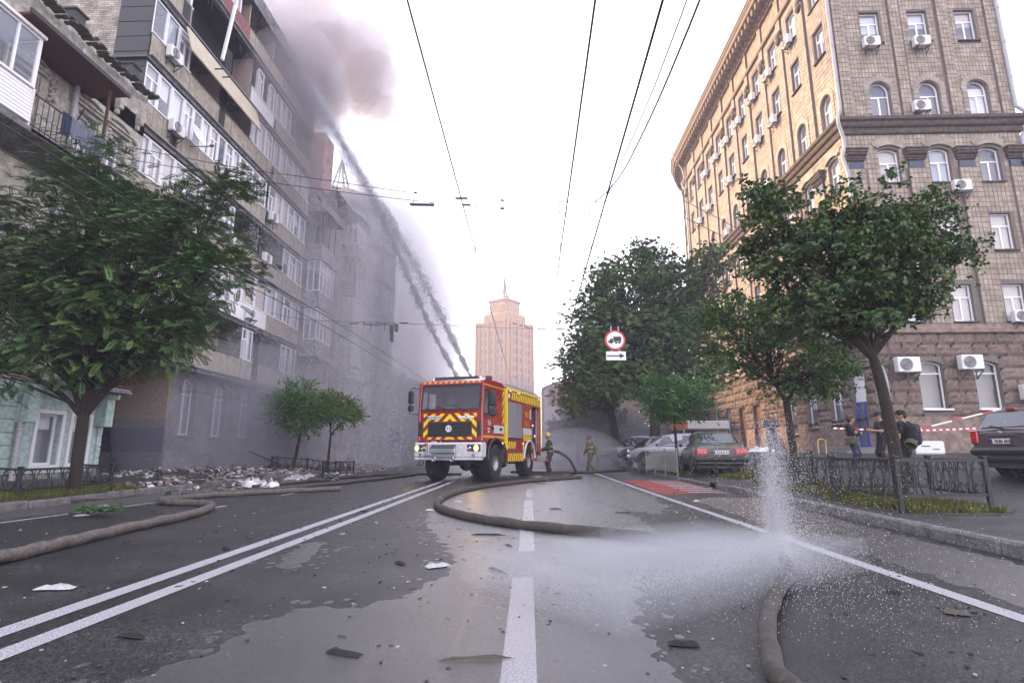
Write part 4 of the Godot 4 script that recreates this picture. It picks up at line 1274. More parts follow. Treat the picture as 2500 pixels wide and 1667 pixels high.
	part(hang, "panel_sheet", MB.new().box(V(0, 0, 0), V(5.5, 1.15, 0.07), Transform3D(Basis(V(1, 0, 0), -0.3), Vector3()), 0.02), M.beige_clean)
	for x in [-0.5, -1.1]: part(hang, "bracket", MB.new().box(V(x, 0.06 + x * 0.12, 0.1), V(0.05, 0.05, 0.6), Transform3D(), 0.01), M.black_iron)
	var bm := thing("dangling_beam", "pale grey window profile dangling from the burnt top floor", "beam", Transform3D(Basis(V(0, 0, 1), 0.0), V(-12.95, 18.3, -20.6)))
	part(bm, "profile", MB.new().bar(V(0, -1.1, 0.3), V(0, 2.0, -0.2), 0.12, 0.1), M.white_pvc)
	# air conditioners and a dish
	for a in [[1.0, 15.35, "white air conditioner on the loggia by the slate cladding, below a missing pane"], [1.6, 12.75, "dark sided air conditioner under the satellite dish floor"], [5.0, 12.7, "air conditioner half hidden by the acacia crown on the loggias"], [6.3, 10.0, "air conditioner on a beige panel below tall glazing, mid facade"], [9.5, 12.7, "air conditioner beside a dark grille near the facade end"], [9.2, 10.4, "air conditioner by the burnt loggia, hazy part of the facade"], [5.9, 7.5, "air conditioner on the white loggia wall, behind the trolley wire"], [8.2, 7.3, "lower air conditioner next to a tall greenish window"]]:
		ac_unit(f * T(a[0], a[1], 0.06), a[2], "air conditioners on the burnt block", 0.85)
	var ds := thing("satellite_dish", "pale satellite dish on an arm beside the loggia air conditioner", "satellite dish", f * T(2.5, 12.9, 0.15))
	var di := MB.new()
	di.lathe([Vector2(0, 0.0), Vector2(0.2, 0.03), Vector2(0.42, 0.13), Vector2(0.43, 0.14), Vector2(0.42, 0.15), Vector2(0.2, 0.05), Vector2(0, 0.02)], 18, Transform3D(Basis(V(1, 0, 0), PI / 2 - 0.4) , V(0, 0.1, 0.2)))
	part(ds, "dish", di, M.ac_white)
	part(ds, "arm", MB.new().tube([V(0, -0.35, 0), V(0, -0.35, 0.3), V(0.1, -0.3, 0.8)], 0.02, 6).box(V(0.1, -0.27, 0.82), V(0.1, 0.08, 0.16), Transform3D(), 0.02), M.metal_dark)

func far_buildings() -> void:
	mat("pink_wall", lin(0.46, 0.25, 0.235), 0.9, {"tex": noise(0.02, 301, "fbm", 0.6, 1.0), "every": 3.0})
	mat("grey_wall", lin(0.42, 0.4, 0.44), 0.9, {"tex": noise(0.02, 303, "fbm", 0.6, 1.0), "every": 3.0})
	mat("tower_stone", lin(0.4, 0.26, 0.15), 0.9, {"tex": noise(0.02, 305, "fbm", 0.75, 1.0), "every": 9.0})
	mat("tower_glass", lin(0.1, 0.1, 0.12), 0.1, {"spec": 1.0})
	mat("mural_red", lin(0.3, 0.1, 0.1), 0.9); mat("mural_pale", lin(0.55, 0.46, 0.45), 0.9); mat("mural_line", lin(0.62, 0.55, 0.55), 0.9)
	mat("kiosk_red", lin(0.35, 0.05, 0.06), 0.6); mat("orange", lin(0.7, 0.16, 0.05), 0.5)
	# pink house with projecting loggia towers
	var b := thing("pink_house", "pink brick house with projecting glazed bays, fading into mist beyond the burnt block", "house")
	var f := fr(-13.3, -32.7)
	var hl := []
	for i in 5:
		for k in 3: hl.append({"x": 2.6 + k * 1.45, "y": 1.5 + i * 3.05, "w": 0.8, "h": 1.7, "arch": ""})
	part(b, "wall", wall_mesh(7.6, -0.5, 17.0, hl, 0.2), M.pink_wall, f)
	for h in hl: window(b, f, h, "t"); sill(b, f, h, M.grey_wall)
	part(b, "cornice", sweep([Vector2(-13.3, -40.3), Vector2(-13.3, -32.7)], [Vector2(0, 16.4), Vector2(0.2, 16.5), Vector2(0.25, 16.7), Vector2(0.5, 16.8), Vector2(0.5, 17.0), Vector2(-1, 17.4)]), M.grey_wall)
	part(b, "inner_walls", MB.new().box(V(-19, 8.4, -36.5), V(10.8, 17, 7.5)), M.room)
	part(b, "roof", MB.new().prism(PackedVector2Array([Vector2(0, 17.0), Vector2(-3.5, 20.3), Vector2(-7, 20.3), Vector2(-10, 17.0)]), 0.0, 7.6, Transform3D(Basis(V(1, 0, 0), V(0, 1, 0), V(0, 0, 1)), V(-13.4, 0, -40.3))), M.pink_wall)
	part(b, "chimney", MB.new().box(V(-14.2, 19.6, -33.6), V(1.6, 4.0, 1.6), Transform3D(), 0.04), M.pink_wall)
	for bay in [[-31.0, 2.3, 6.4], [-37.4, 2.2, 6.0]]:
		var bf := fr(-12.4, bay[0])
		var y: float = bay[2]
		var k := 0
		while y < 15:
			var bb := MB.new()
			bb.box(V(bay[1] / 2, y, -0.45), V(bay[1] + 0.2, 0.16, 1.1), Transform3D(), 0.02)
			bb.box(V(bay[1] / 2, y + 0.5, -0.05), V(bay[1], 0.85, 0.08)); bb.box(V(0.04, y + 0.5, -0.5), V(0.08, 0.85, 0.9)); bb.box(V(bay[1] - 0.04, y + 0.5, -0.5), V(0.08, 0.85, 0.9))
			part(b, "balcony", bb, M.grey_wall, bf)
			if k != 2:
				window(b, bf, {"x": 0.05, "y": y + 0.95, "w": bay[1] - 0.1, "h": 1.85}, "row4", 0.02, 0.4)
				window(b, Transform3D(Basis(V(1, 0, 0), V(0, 1, 0), V(0, 0, 1)), V(-13.25, 0, bay[0] + 0.0)), {"x": 0.05, "y": y + 0.95, "w": 0.8, "h": 1.85}, "row2", 0.02, 0.4)
			else:
				for q in 3: part(b, "post", MB.new().bar(V(0.1 + q * (bay[1] - 0.2) / 2, y + 0.9, -0.05), V(0.1 + q * (bay[1] - 0.2) / 2, y + 2.85, -0.05), 0.06, 0.06), M.metal_dark, bf)
			y += 2.9; k += 1
		part(b, "bay_roof", MB.new().prism(PackedVector2Array([Vector2(0, 0), Vector2(1.3, 0), Vector2(0, 0.9)]), -bay[1] - 0.3, 0.2, Transform3D(Basis(), V(-13.4, y, bay[0]))), M.grey_wall)
	# rounded corner house with a lattice spire
	var c := thing("corner_house", "rounded grey corner house with tall window bands and lattice spire, dim in mist", "house")
	var ctr := V(-16.5, 0, -44.4)
	var R := 5.0
	for k in 9:
		var a0 := deg_to_rad(-62.0 + k * 20.0)
		var a1 := a0 + deg_to_rad(20.0)
		var p0 := ctr + V(cos(a0), 0, -sin(a0)) * R
		var p1 := ctr + V(cos(a1), 0, -sin(a1)) * R
		var x := (p1 - p0).normalized()
		var w := p0.distance_to(p1)
		var ff := Transform3D(Basis(x, V(0, 1, 0), x.cross(V(0, 1, 0))), p0)
		var hh := []
		for i in 6: hh.append({"x": 0.25, "y": 3.6 + i * 2.75, "w": w - 0.5, "h": 2.1, "arch": ""})
		part(c, "wall", wall_mesh(w, -0.5, 20.0, hh, 0.15), M.grey_wall, ff)
		for h in hh: window(c, ff, h, "row2", 0.1, 0.45)
		for i in 7: part(c, "floor_band", MB.new().box(V(w / 2, 3.3 + i * 2.75, 0.05), V(w + 0.03, 0.22, 0.14)), M.concrete, ff)
	part(c, "inner_walls", MB.new().lathe([Vector2(4.4, -0.5), Vector2(4.4, 19.9), Vector2(0, 19.9)], 18, Transform3D(Basis(), ctr)).box(V(-20, 9.8, -46), V(8, 19.6, 12)), M.grey_wall)
	part(c, "mansard", MB.new().lathe([Vector2(5.2, 19.8), Vector2(5.2, 20.1), Vector2(4.2, 21.6), Vector2(0, 22.0)], 18, Transform3D(Basis(), ctr)), M.slate)
	var sp := MB.new()
	for k in 8:
		var a := TAU * k / 8
		sp.bar(ctr + V(cos(a) * 1.3, 21.6, sin(a) * 1.3), ctr + V(0, 26.2, 0), 0.09, 0.09)
	for r in 5:
		var pts := []
		for k in 17: pts.append(ctr + V(cos(TAU * k / 16), 0, sin(TAU * k / 16)) * 1.3 * (1.0 - r * 0.19) + V(0, 21.6 + r * 0.87, 0))
		sp.tube(pts, 0.045, 5)
	part(c, "spire", sp, M.metal_grey)
	part(c, "shopfront", MB.new().box(V(-13.0, 1.4, -40.5), V(1.2, 2.9, 0.3)).box(V(-12.0, 3.1, -42.5), V(0.5, 0.4, 4.2)), M.metal_dark)
	tower()
	var row := thing("set_back_house", "long set-back house hidden in mist behind the corner house", "house")
	part(row, "walls", MB.new().box(V(-31, 9, -67), V(10, 18.4, 26)), M.grey_wall)
	# house end with a painted wall
	var m := thing("gable_house", "house with a faded red and pale mural, right of the fire engine", "house", T(1.4, 0, -62, -0.12))
	part(m, "wall", MB.new().prism(PackedVector2Array([Vector2(0, -0.5), Vector2(10, -0.5), Vector2(10, 10.8), Vector2(4.8, 9.5), Vector2(0.3, 8.0), Vector2(0, 7.7)]), -12, 0), M.mural_pale)
	part(m, "red_field", MB.new().prism(PackedVector2Array([Vector2(0.4, 5.9), Vector2(3, 6.0), Vector2(5.2, 6.6), Vector2(9.7, 6.4), Vector2(9.7, 10.5), Vector2(4.8, 9.3), Vector2(0.4, 7.85)]), 0.004, 0.02), M.mural_red)
	for k in 10:
		var pts := []
		var o := V(rng.randf_range(0.8, 8.5), rng.randf_range(3.5, 8.0), 0.02)
		for s in 7: pts.append(o + V(cos(s * 0.9 + k) * (0.5 + 0.07 * s), sin(s * 0.9 + k) * (0.5 + 0.07 * s), 0))
		part(m, "painted_scroll", MB.new().tube(lerp_path(pts, 3), 0.1, 4), M.mural_line if k % 3 else M.mural_red)
	part(m, "side_wall", MB.new().box(V(-0.15, 3.7, -6), V(0.3, 8.2, 12)), M.ochre)
	part(m, "eave", MB.new().prism(PackedVector2Array([Vector2(-0.2, 7.75), Vector2(0.3, 8.02), Vector2(4.8, 9.52), Vector2(10.1, 10.85), Vector2(10.1, 11.0), Vector2(4.8, 9.68), Vector2(0.3, 8.2), Vector2(-0.2, 7.95)]), -12.1, 0.15), M.roof_felt)
	# stalls and signs far down the street
	var kk := thing("kiosk", "red kiosk with a pale door, deep in the mist left of the fire engine", "kiosk", T(-12.6, 0, -48))
	part(kk, "body", MB.new().box(V(1.3, 1.0, -1), V(3.0, 2.0, 2.0), Transform3D(), 0.04), M.kiosk_red)
	part(kk, "door", MB.new().box(V(1.2, 0.75, 0.03), V(0.9, 1.4, 0.06), Transform3D(), 0.02), M.white_pvc)
	part(kk, "roof", MB.new().box(V(1.3, 2.05, -0.9), V(3.3, 0.12, 2.5), Transform3D(), 0.03), M.white_pvc)
	var cn := thing("stall_canopy", "white stall canopy with orange end board behind the parked cars", "canopy", T(9.9, 0.4, -38))
	part(cn, "roof", MB.new().box(V(1.6, 2.35, -1), V(3.2, 0.55, 2.4), Transform3D(), 0.05), M.white_pvc)
	part(cn, "end_board", MB.new().box(V(-0.03, 2.35, -1), V(0.06, 0.56, 2.42), Transform3D(), 0.01).box(V(0.2, 2.35, 0.23), V(0.5, 0.5, 0.05)), M.orange)
	for x in [0.2, 3.0]: part(cn, "post", MB.new().bar(V(x, 0, 0.1), V(x, 2.1, 0.1), 0.08, 0.08), M.metal_grey)
	var bn := thing("blue_hoarding", "low blue hoarding glimpsed between the chestnut trunks", "hoarding", T(8.2, 0.3, -44))
	part(bn, "board", MB.new().box(V(1.0, 1.2, 0), V(3.2, 1.5, 0.06), Transform3D(), 0.01), M.blue_door)
	for x in [-0.4, 2.4]: part(bn, "post", MB.new().bar(V(x, 0, -0.06), V(x, 2.0, -0.06), 0.07, 0.07), M.metal_grey)
	var w := thing("boundary_wall", "long grey wall closing the view behind the parked cars", "wall", T(3.5, 0, -58))
	part(w, "wall", MB.new().box(V(16, 1.6, 0), V(26, 3.4, 0.4)), M.plaster_grey)

func tower() -> void:
	var o := thing("tower", "tall octagonal-looking stone tower with stepped top and mast, low sun on its left face", "tower", Transform3D(Basis(V(0, 1, 0), deg_to_rad(-35.0)), V(-9.6, 0, -197)))
	var s := 14.4
	var mb := MB.new().box(V(0, 22.2, 0), V(s - 2.4, 46, s - 2.4))
	part(o, "shaft", mb, M.tower_stone)
	for q in 4:
		var t := Transform3D(Basis(V(0, 1, 0), PI / 2 * q), Vector3())
		var f := t * Transform3D(Basis(), V(-s / 2, 0, s / 2))
		var hl := []
		for i in 13:
			for x in [2.15, 4.0, 6.6, 9.4, 11.2]: hl.append({"x": x - 0.0, "y": 3.0 + i * 3.15, "w": 1.1, "h": 1.75, "arch": ""})
		part(o, "wall", wall_mesh(s, 0, 45.5 - (q % 2), hl, 0.35), M.tower_stone, f)
		var gl := MB.new()
		for h in hl: part(o, "window", MB.new().box(V(h.x + h.w / 2, h.y + h.h / 2, -0.24), V(h.w, h.h, 0.05)), M.tower_glass, f)
		for x in [0.0, 1.4, 5.5, 8.4, 12.9, 14.4]: part(o, "pilaster", MB.new().box(V(x, 23.2, 0.1), V(0.85, 46.5, 0.55), Transform3D(), 0.1), M.tower_stone, f)
		part(o, "cornice", MB.new().box(V(s / 2, 45.6, -0.6), V(s + 0.4, 0.9, 1.6), Transform3D(), 0.2), M.tower_stone, f)
	part(o, "upper_storey", MB.new().box(V(0, 47.6, 0), V(11.6, 4.2, 11.6), Transform3D(), 0.8).box(V(0, 50.6, 0), V(8.4, 7.4, 8.4), Transform3D(), 0.8), M.tower_stone)
	part(o, "cap", MB.new().box(V(0, 54.4, 0), V(8.9, 1.2, 8.9), Transform3D(), 0.5).box(V(2.4, 50.8, 4.4), V(3.4, 4.2, 2.4), Transform3D(), 0.7), M.tower_stone)
	var m := MB.new()
	for k in 4:
		var a := PI / 4 + PI / 2 * k
		m.bar(V(cos(a) * 0.9, 55, sin(a) * 0.9), V(0, 64.5, 0), 0.3, 0.3)
	for r in 8: m.box(V(0, 55.6 + r * 1.05, 0), V(1.5 - r * 0.17, 0.1, 1.5 - r * 0.17))
	m.bar(V(0, 64, 0), V(0, 67.5, 0), 0.26, 0.26); m.box(V(0, 66.9, 0), V(1.1, 0.08, 0.1)); m.bar(V(-1.6, 55, 0), V(-1.6, 59, 0), 0.1, 0.1); m.bar(V(1.7, 55, 0.5), V(1.7, 58.2, 0.5), 0.1, 0.1)
	m.ball(V(2.6, 56.0, 1.5), V(0.6, 0.6, 0.3), 8, 6)
	part(o, "mast", m, M.metal_dark)

# ---------------------------------------------------------------- leaf sprays
func leaf(mb: MB, o: Vector3, d: Vector3, side: Vector3, l: float, w: float, fold := 0.25) -> void:
	var up := side.cross(d).normalized()
	var m := o + d * l * 0.45
	var tip := o + d * l - up * l * 0.12
	mb.quad(o, m + side * w + up * w * fold, tip, m)
	mb.quad(o, m, tip, m - side * w + up * w * fold)
func frond(pairs: int, l: float, leaf_l: float, leaf_w: float, droop: float) -> ArrayMesh:   # acacia: leaflets in pairs
	var mb := MB.new()
	mb.tinted = true
	var p := V(0, 0, 0)
	var d := V(0, 0.25, 1).normalized()
	for i in pairs:
		d = (d + V(0, -droop / pairs, 0)).normalized()
		p += d * l / pairs
		for s in [-1.0, 1.0]:
			var k := 1.0 - 0.5 * absf(float(i) / pairs - 0.45)
			leaf(mb, p, (V(s, -0.1, 0) + d * 0.55).normalized(), d, leaf_l * k, leaf_w, 0.0)
	leaf(mb, p, d, V(1, 0, 0), leaf_l, leaf_w, 0.0)
	return mb.mesh()
func twig(n: int, l: float, leaf_l: float, leaf_w: float, r: RandomNumberGenerator) -> ArrayMesh:   # leaves all round a twig
	var mb := MB.new()
	mb.tinted = true
	for i in n:
		var t := (i + 0.6) / n
		var a := i * 2.4 + r.randf() * 0.6
		var d := V(cos(a), r.randf_range(-0.55, 0.35), sin(a) + t * 0.9).normalized()
		var s := d.cross(V(0, 1, 0.2)).normalized().rotated(d, r.randf_range(-0.7, 0.7))
		leaf(mb, V(0, 0, l * t), d, s, leaf_l * r.randf_range(0.75, 1.15), leaf_w * r.randf_range(0.8, 1.1))
	return mb.mesh()
func palm_leaf(l: float, w: float) -> ArrayMesh:     # chestnut: seven leaflets hanging from one point
	var mb := MB.new()
	mb.tinted = true
	for k in 7:
		var a := (k - 3) * 0.52
		var d := V(sin(a), -0.35 - 0.1 * absf(k - 3), cos(a)).normalized()
		leaf(mb, V(0, 0, 0), d, d.cross(V(0, 1, 0)).normalized(), l * (1.0 - 0.09 * absf(k - 3)), w, 0.3)
	return mb.mesh()

# crown: [centre, radii, clumps]; each clump carries sprays that point out and down
func tree(called: String, label: String, cat: String, t: Dictionary) -> void:
	var r := RandomNumberGenerator.new()
	r.seed = t.seed
	var o := thing(called, label, cat, Transform3D(Basis(), t.base), t.get("group", ""))
	var trunk: Array = t.trunk       # points relative to base
	var rad: float = t.r
	var tr := MB.new()
	var tp := lerp_path(trunk, 4)
	var rr := []
	for i in tp.size(): rr.append(rad * lerpf(1.0, t.get("taper", 0.65), float(i) / (tp.size() - 1)) * (1.35 if i == 0 else 1.0) * r.randf_range(0.95, 1.05))
	tr.tube(tp, rr, 12)
	part(o, "trunk", tr, M.bark)
	var limb := MB.new()
	var ats := []
	var cols := []
	var fork: Vector3 = trunk[-1]
	for c in t.crown:
		var k: int = c[2]
		var hub: Vector3 = c[0]
		var mid := fork.lerp(hub, 0.45) + V(r.randf_range(-.2, .2), 0.1, r.randf_range(-.2, .2))
		var main := lerp_path([fork - V(0, 0.15, 0), mid, hub], 4)
		var mr := []
		for i in main.size(): mr.append(rad * lerpf(0.5, 0.14, float(i) / (main.size() - 1)))
		limb.tube(main, mr, 7)
		for i in k:
			var u := V(r.randfn(), r.randfn() * 0.9 + 0.15, r.randfn()).normalized()
			var depth := pow(r.randf(), 0.45)
			var p: Vector3 = hub + u * depth * c[1]
			if p.y < t.get("low", -99.0): p.y = t.low + r.randf() * 0.3
			var st: Vector3 = main[r.randi_range(2, main.size() - 1)]
			var bend := st.lerp(p, 0.5) + V(0, r.randf_range(-0.05, 0.15) * c[1].y, 0)
			limb.tube([st, bend, p], [rad * 0.13, rad * 0.08, rad * 0.03], 4, false)
			var tone: float = r.randf_range(0.65, 1.25)
			var hue: float = r.randf()
			for q in t.sprays:
				var dv: Vector3 = (u * 0.9 + V(r.randfn(), r.randfn() * 0.5 + t.get("lift", -0.1), r.randfn()) * 0.75)
				dv.y *= t.get("flat", 1.0)
				dv = dv.normalized()
				var w: Vector3 = p + V(r.randfn(), r.randfn() * 0.6, r.randfn()) * t.spread
				var x := V(0, 1, 0).cross(dv)
				if x.length() < 0.05: x = V(1, 0, 0)
				x = x.normalized().rotated(dv, r.randf_range(-0.4, 0.4))
				var s: float = r.randf_range(0.7, 1.2)
				ats.append(Transform3D(Basis(x, dv.cross(x), dv).scaled(Vector3.ONE * s), w))
				var v: float = tone * r.randf_range(0.8, 1.2)
				var g: Color = t.col
				var yl: float = t.get("yellow", 0.3) * hue
				cols.append(Color(g.r * v * (1.0 + yl), g.g * v, g.b * v * (1.0 - 0.4 * yl)))
	part(o, "branches", limb, M.bark)
	many(o, "crown", t.mesh, M.leaves, ats, cols)

func trees() -> void:
	mat("bark", lin(0.055, 0.042, 0.034), 0.95, {"tex": noise(0.05, 401, "ridge", 0.4, 1.0), "bump": noise(0.05, 402, "ridge", 0, 1), "scale": 2.5, "every": 0.7, "stretch": Vector3(1.0, 0.35, 1.0)})
	mat("leaves", Color.WHITE, 0.55, {"vcol": true, "back": Color(0.34, 0.42, 0.16), "spec": 0.4})
	var r := RandomNumberGenerator.new()
	r.seed = 3
	var fr_ := frond(10, 0.3, 0.075, 0.0165, 0.8)
	var fs := frond(8, 0.42, 0.12, 0.026, 0.9)
	var lime := twig(8, 0.3, 0.1, 0.042, r)
	var small := twig(9, 0.3, 0.1, 0.035, r)
	var chest := palm_leaf(0.24, 0.042)
	var far := twig(9, 0.6, 0.3, 0.12, r)
	tree("acacia_tree", "acacia with feathery leaves and a forked dark trunk in front of the mint house", "tree", {"seed": 11, "base": V(-9.5, 0.12, -11.6), "r": 0.13, "taper": 0.8,
		"trunk": [V(0, -0.1, 0), V(-0.02, 0.8, 0), V(-0.03, 1.72, 0)], "mesh": fr_, "sprays": 14, "spread": 0.22, "col": Color(0.054, 0.145, 0.051), "yellow": 0.7, "lift": -0.1, "flat": 0.32,
		"crown": [[V(-0.5, 5.3, 0.2), V(2.4, 2.0, 1.9), 156], [V(0.8, 4.4, 0.3), V(1.85, 1.7, 1.7), 143], [V(1.4, 6.0, -0.2), V(1.3, 0.95, 1.2), 57], [V(-1.6, 4.2, 0.3), V(1.6, 1.9, 1.5), 104], [V(0.3, 3.2, 0.3), V(1.8, 1.0, 1.5), 91], [V(2.35, 4.9, 0.0), V(0.95, 0.8, 0.9), 39], [V(-0.6, 7.0, 0.0), V(0.9, 1.1, 0.9), 33], [V(1.9, 3.4, 0.2), V(0.75, 0.85, 0.8), 28], [V(2.5, 6.75, 0.0), V(0.75, 0.25, 0.5), 15], [V(-1.9, 2.7, 0.4), V(0.9, 0.5, 0.8), 20]], "low": 2.0})
	tree("maple_tree", "small round-crowned tree on a leaning thin trunk, left of its pair in mist", "tree", {"seed": 12, "base": V(-10.9, 0.14, -26), "r": 0.085, "trunk": [V(-0.15, -0.1, 0), V(0, 1.0, 0), V(0.12, 1.95, 0)], "mesh": small, "sprays": 10, "spread": 0.2, "col": Color(0.059, 0.172, 0.044), "yellow": 0.5,
		"crown": [[V(-0.1, 3.0, 0), V(1.55, 1.1, 1.4), 130], [V(0.2, 2.3, 0), V(1.1, 0.6, 1.0), 40]], "low": 1.75})
	tree("maple_tree", "small yellowish-green tree with open crown, right of its pair in mist", "tree", {"seed": 13, "base": V(-9.6, 0.14, -26.5), "r": 0.07, "trunk": [V(0, -0.1, 0), V(0.02, 1.0, 0), V(0.05, 1.75, 0)], "mesh": small, "sprays": 10, "spread": 0.18, "col": Color(0.076, 0.172, 0.037), "yellow": 1.0,
		"crown": [[V(0.3, 2.75, 0), V(0.95, 0.75, 0.9), 60], [V(0.95, 2.6, 0), V(0.4, 0.4, 0.4), 14], [V(-0.5, 3.2, 0), V(0.5, 0.5, 0.5), 18]], "low": 1.7})
	tree("lime_tree", "lime tree with broad leaves and leaning trunk beside the near iron fence", "tree", {"seed": 14, "base": V(6.4, 0.13, -10.2), "r": 0.115, "taper": 0.65, "trunk": [V(0, -0.1, 0), V(-0.03, 0.9, 0), V(-0.1, 1.9, 0), V(-0.22, 2.7, 0)], "mesh": lime, "sprays": 10, "spread": 0.13, "col": Color(0.05, 0.105, 0.034), "yellow": 0.45,
		"crown": [[V(-0.5, 4.2, 0), V(1.35, 1.05, 1.2), 92], [V(-1.5, 4.9, 0), V(0.75, 0.9, 0.8), 34], [V(0.5, 4.4, 0.1), V(0.8, 0.85, 0.9), 40], [V(-0.1, 5.3, 0), V(0.65, 0.75, 0.7), 28], [V(1.15, 5.25, 0), V(0.4, 0.5, 0.5), 13], [V(-0.7, 3.4, 0), V(1.25, 0.5, 1.1), 44], [V(0.7, 3.4, 0), V(0.5, 0.4, 0.6), 13], [V(-2.1, 5.5, 0), V(0.35, 0.5, 0.4), 9], [V(-2.0, 4.2, 0), V(0.5, 0.6, 0.5), 14], [V(1.4, 4.6, 0), V(0.35, 0.4, 0.4), 9]], "low": 2.7})
	tree("maple_tree", "dark tree with thin straight trunk standing in the spray", "tree", {"seed": 15, "base": V(6.6, 0.17, -14.6), "r": 0.1, "taper": 0.8, "trunk": [V(0.05, -0.1, 0), V(0, 1.0, 0), V(-0.05, 2.2, 0)], "mesh": small, "sprays": 10, "spread": 0.2, "col": Color(0.048, 0.131, 0.030), "yellow": 0.8,
		"crown": [[V(-0.4, 3.6, 0), V(1.5, 1.0, 1.4), 84], [V(0.6, 2.8, 0), V(1.3, 0.6, 1.1), 50], [V(-1.5, 4.0, 0.2), V(0.6, 0.8, 0.6), 26]], "low": 2.0})
	tree("chestnut_tree", "tallest chestnut, thick trunk behind the hanging truck sign", "tree", {"seed": 16, "base": V(7.1, 0.25, -33), "r": 0.38, "trunk": [V(0, -0.2, 0), V(0.03, 1.6, 0), V(0.1, 3.4, 0)], "mesh": chest, "sprays": 17, "spread": 0.42, "col": Color(0.063, 0.144, 0.048), "yellow": 0.5, "lift": -0.3,
		"crown": [[V(-0.5, 8.0, 0), V(4.0, 4.2, 3.0), 320], [V(-2.9, 9.0, 0), V(2.1, 2.8, 1.9), 110], [V(2.5, 9.2, 0), V(2.4, 3.2, 2.0), 120], [V(0.3, 11.6, 0), V(1.7, 1.5, 1.5), 60], [V(-0.3, 12.9, 0), V(0.6, 0.9, 0.6), 16], [V(-1.8, 11.6, 0), V(0.9, 1.1, 0.8), 22], [V(4.0, 12.0, 0), V(0.9, 1.3, 0.9), 24], [V(2.0, 5.4, 0.6), V(2.6, 1.3, 2.0), 80], [V(-3.0, 5.6, 0.2), V(2.0, 1.8, 1.7), 90]], "low": 3.6})
	tree("chestnut_tree", "second chestnut with brown tinged lower leaves, further along the railing", "tree", {"seed": 17, "base": V(5.3, 0.2, -36), "r": 0.34, "trunk": [V(0.1, -0.2, 0), V(0, 1.5, 0), V(-0.25, 3.4, 0)], "mesh": chest, "sprays": 15, "spread": 0.42, "col": Color(0.095, 0.152, 0.039), "yellow": 0.8, "lift": -0.3,
		"crown": [[V(-0.8, 6.2, 0), V(2.8, 3.0, 2.6), 200], [V(-2.0, 4.4, 0), V(1.6, 1.3, 1.5), 60], [V(0.8, 8.0, 0), V(2.4, 2.4, 2.2), 90]], "low": 2.9})
	tree("locust_tree", "small umbrella-crowned tree in front of the olive saloon", "tree", {"seed": 18, "base": V(5.6, 0.2, -22.3), "r": 0.065, "trunk": [V(0.05, -0.1, 0), V(0.02, 1.2, 0), V(0, 2.15, 0)], "mesh": small, "sprays": 10, "spread": 0.18, "col": Color(0.051, 0.151, 0.044), "yellow": 0.3,
		"crown": [[V(0.05, 3.0, 0), V(1.75, 0.75, 1.5), 110], [V(0.2, 2.5, 0), V(1.5, 0.4, 1.3), 60]], "low": 2.0})
	for a in [[4.9, -43.0, 5.6, "slim dark tree behind the chestnuts, nearest the railing end"], [4.0, -50.0, 4.4, "misty tree where the railing ends"], [5.6, -56.0, 7.0, "pale green tree against the mural wall"]]:
		tree("street_tree", a[3], "tree", {"seed": 20 + int(-a[1]), "base": V(a[0], 0.1, a[1]), "r": 0.15, "trunk": [V(0, -0.2, 0), V(0.02, 1.2, 0), V(0, 2.2, 0)], "mesh": far, "sprays": 6, "spread": 0.35, "col": Color(0.059, 0.101, 0.043), "yellow": 0.4, "crown": [[V(-0.3, a[2] * 0.6, 0), V(2.0, a[2] * 0.36, 1.8), 90]], "low": 2.0})
	tree("street_tree", "big hazy tree left of the fire engine, far down the street", "tree", {"seed": 61, "base": V(-12.4, 0.1, -55), "r": 0.3, "trunk": [V(0, -0.2, 0), V(0, 1.5, 0), V(0, 2.6, 0)], "mesh": far, "sprays": 7, "spread": 0.4, "col": Color(0.059, 0.101, 0.051), "crown": [[V(0, 4.6, 0), V(2.6, 2.3, 2.0), 110], [V(0.4, 6.6, 0), V(1.5, 1.4, 1.4), 40], [V(-0.6, 7.5, 0), V(0.6, 0.7, 0.6), 14]], "low": 1.6})
	for k in 3: tree("street_tree", ["leftmost of the grey trees behind the parked cars", "middle one of the grey trees behind the parked cars", "rightmost of the grey trees behind the parked cars"][k], "tree", {"seed": 71 + k, "base": V(8.0 + 3.6 * k, 0.3, -50 - 2 * k), "r": 0.25, "trunk": [V(0, -0.2, 0), V(0, 1.5, 0), V(0, 2.4, 0)], "mesh": far, "sprays": 6, "spread": 0.45, "col": Color(0.085, 0.121, 0.068), "crown": [[V(0, 4.0, 0), V(2.6, 2.8, 2.2), 130]], "low": 0.8})
	# a twig that hangs into the picture at the top right
	tree("overhanging_tree", "tree mostly out of view whose twigs hang at the upper right corner", "tree", {"seed": 81, "base": V(11.6, 0.15, -8.6), "r": 0.2, "trunk": [V(0.8, -0.2, 0), V(0.9, 3.0, 0), V(0.6, 6.2, 0)], "mesh": lime, "sprays": 10, "spread": 0.16, "col": Color(0.061, 0.117, 0.034), "crown": [[V(0.9, 8.2, 0), V(1.3, 1.2, 1.2), 60]], "low": 6.5})

func lettering(s: String, h: float, depth := 0.006, bold := false) -> TextMesh:
	var t := TextMesh.new()
	var f := SystemFont.new()
	f.font_names = PackedStringArray(["Droid Sans"])
	if bold: f.font_weight = 700
	t.font = f; t.text = s; t.font_size = 32; t.pixel_size = h / 24.0; t.depth = depth
	t.curve_step = 4.0
	return t

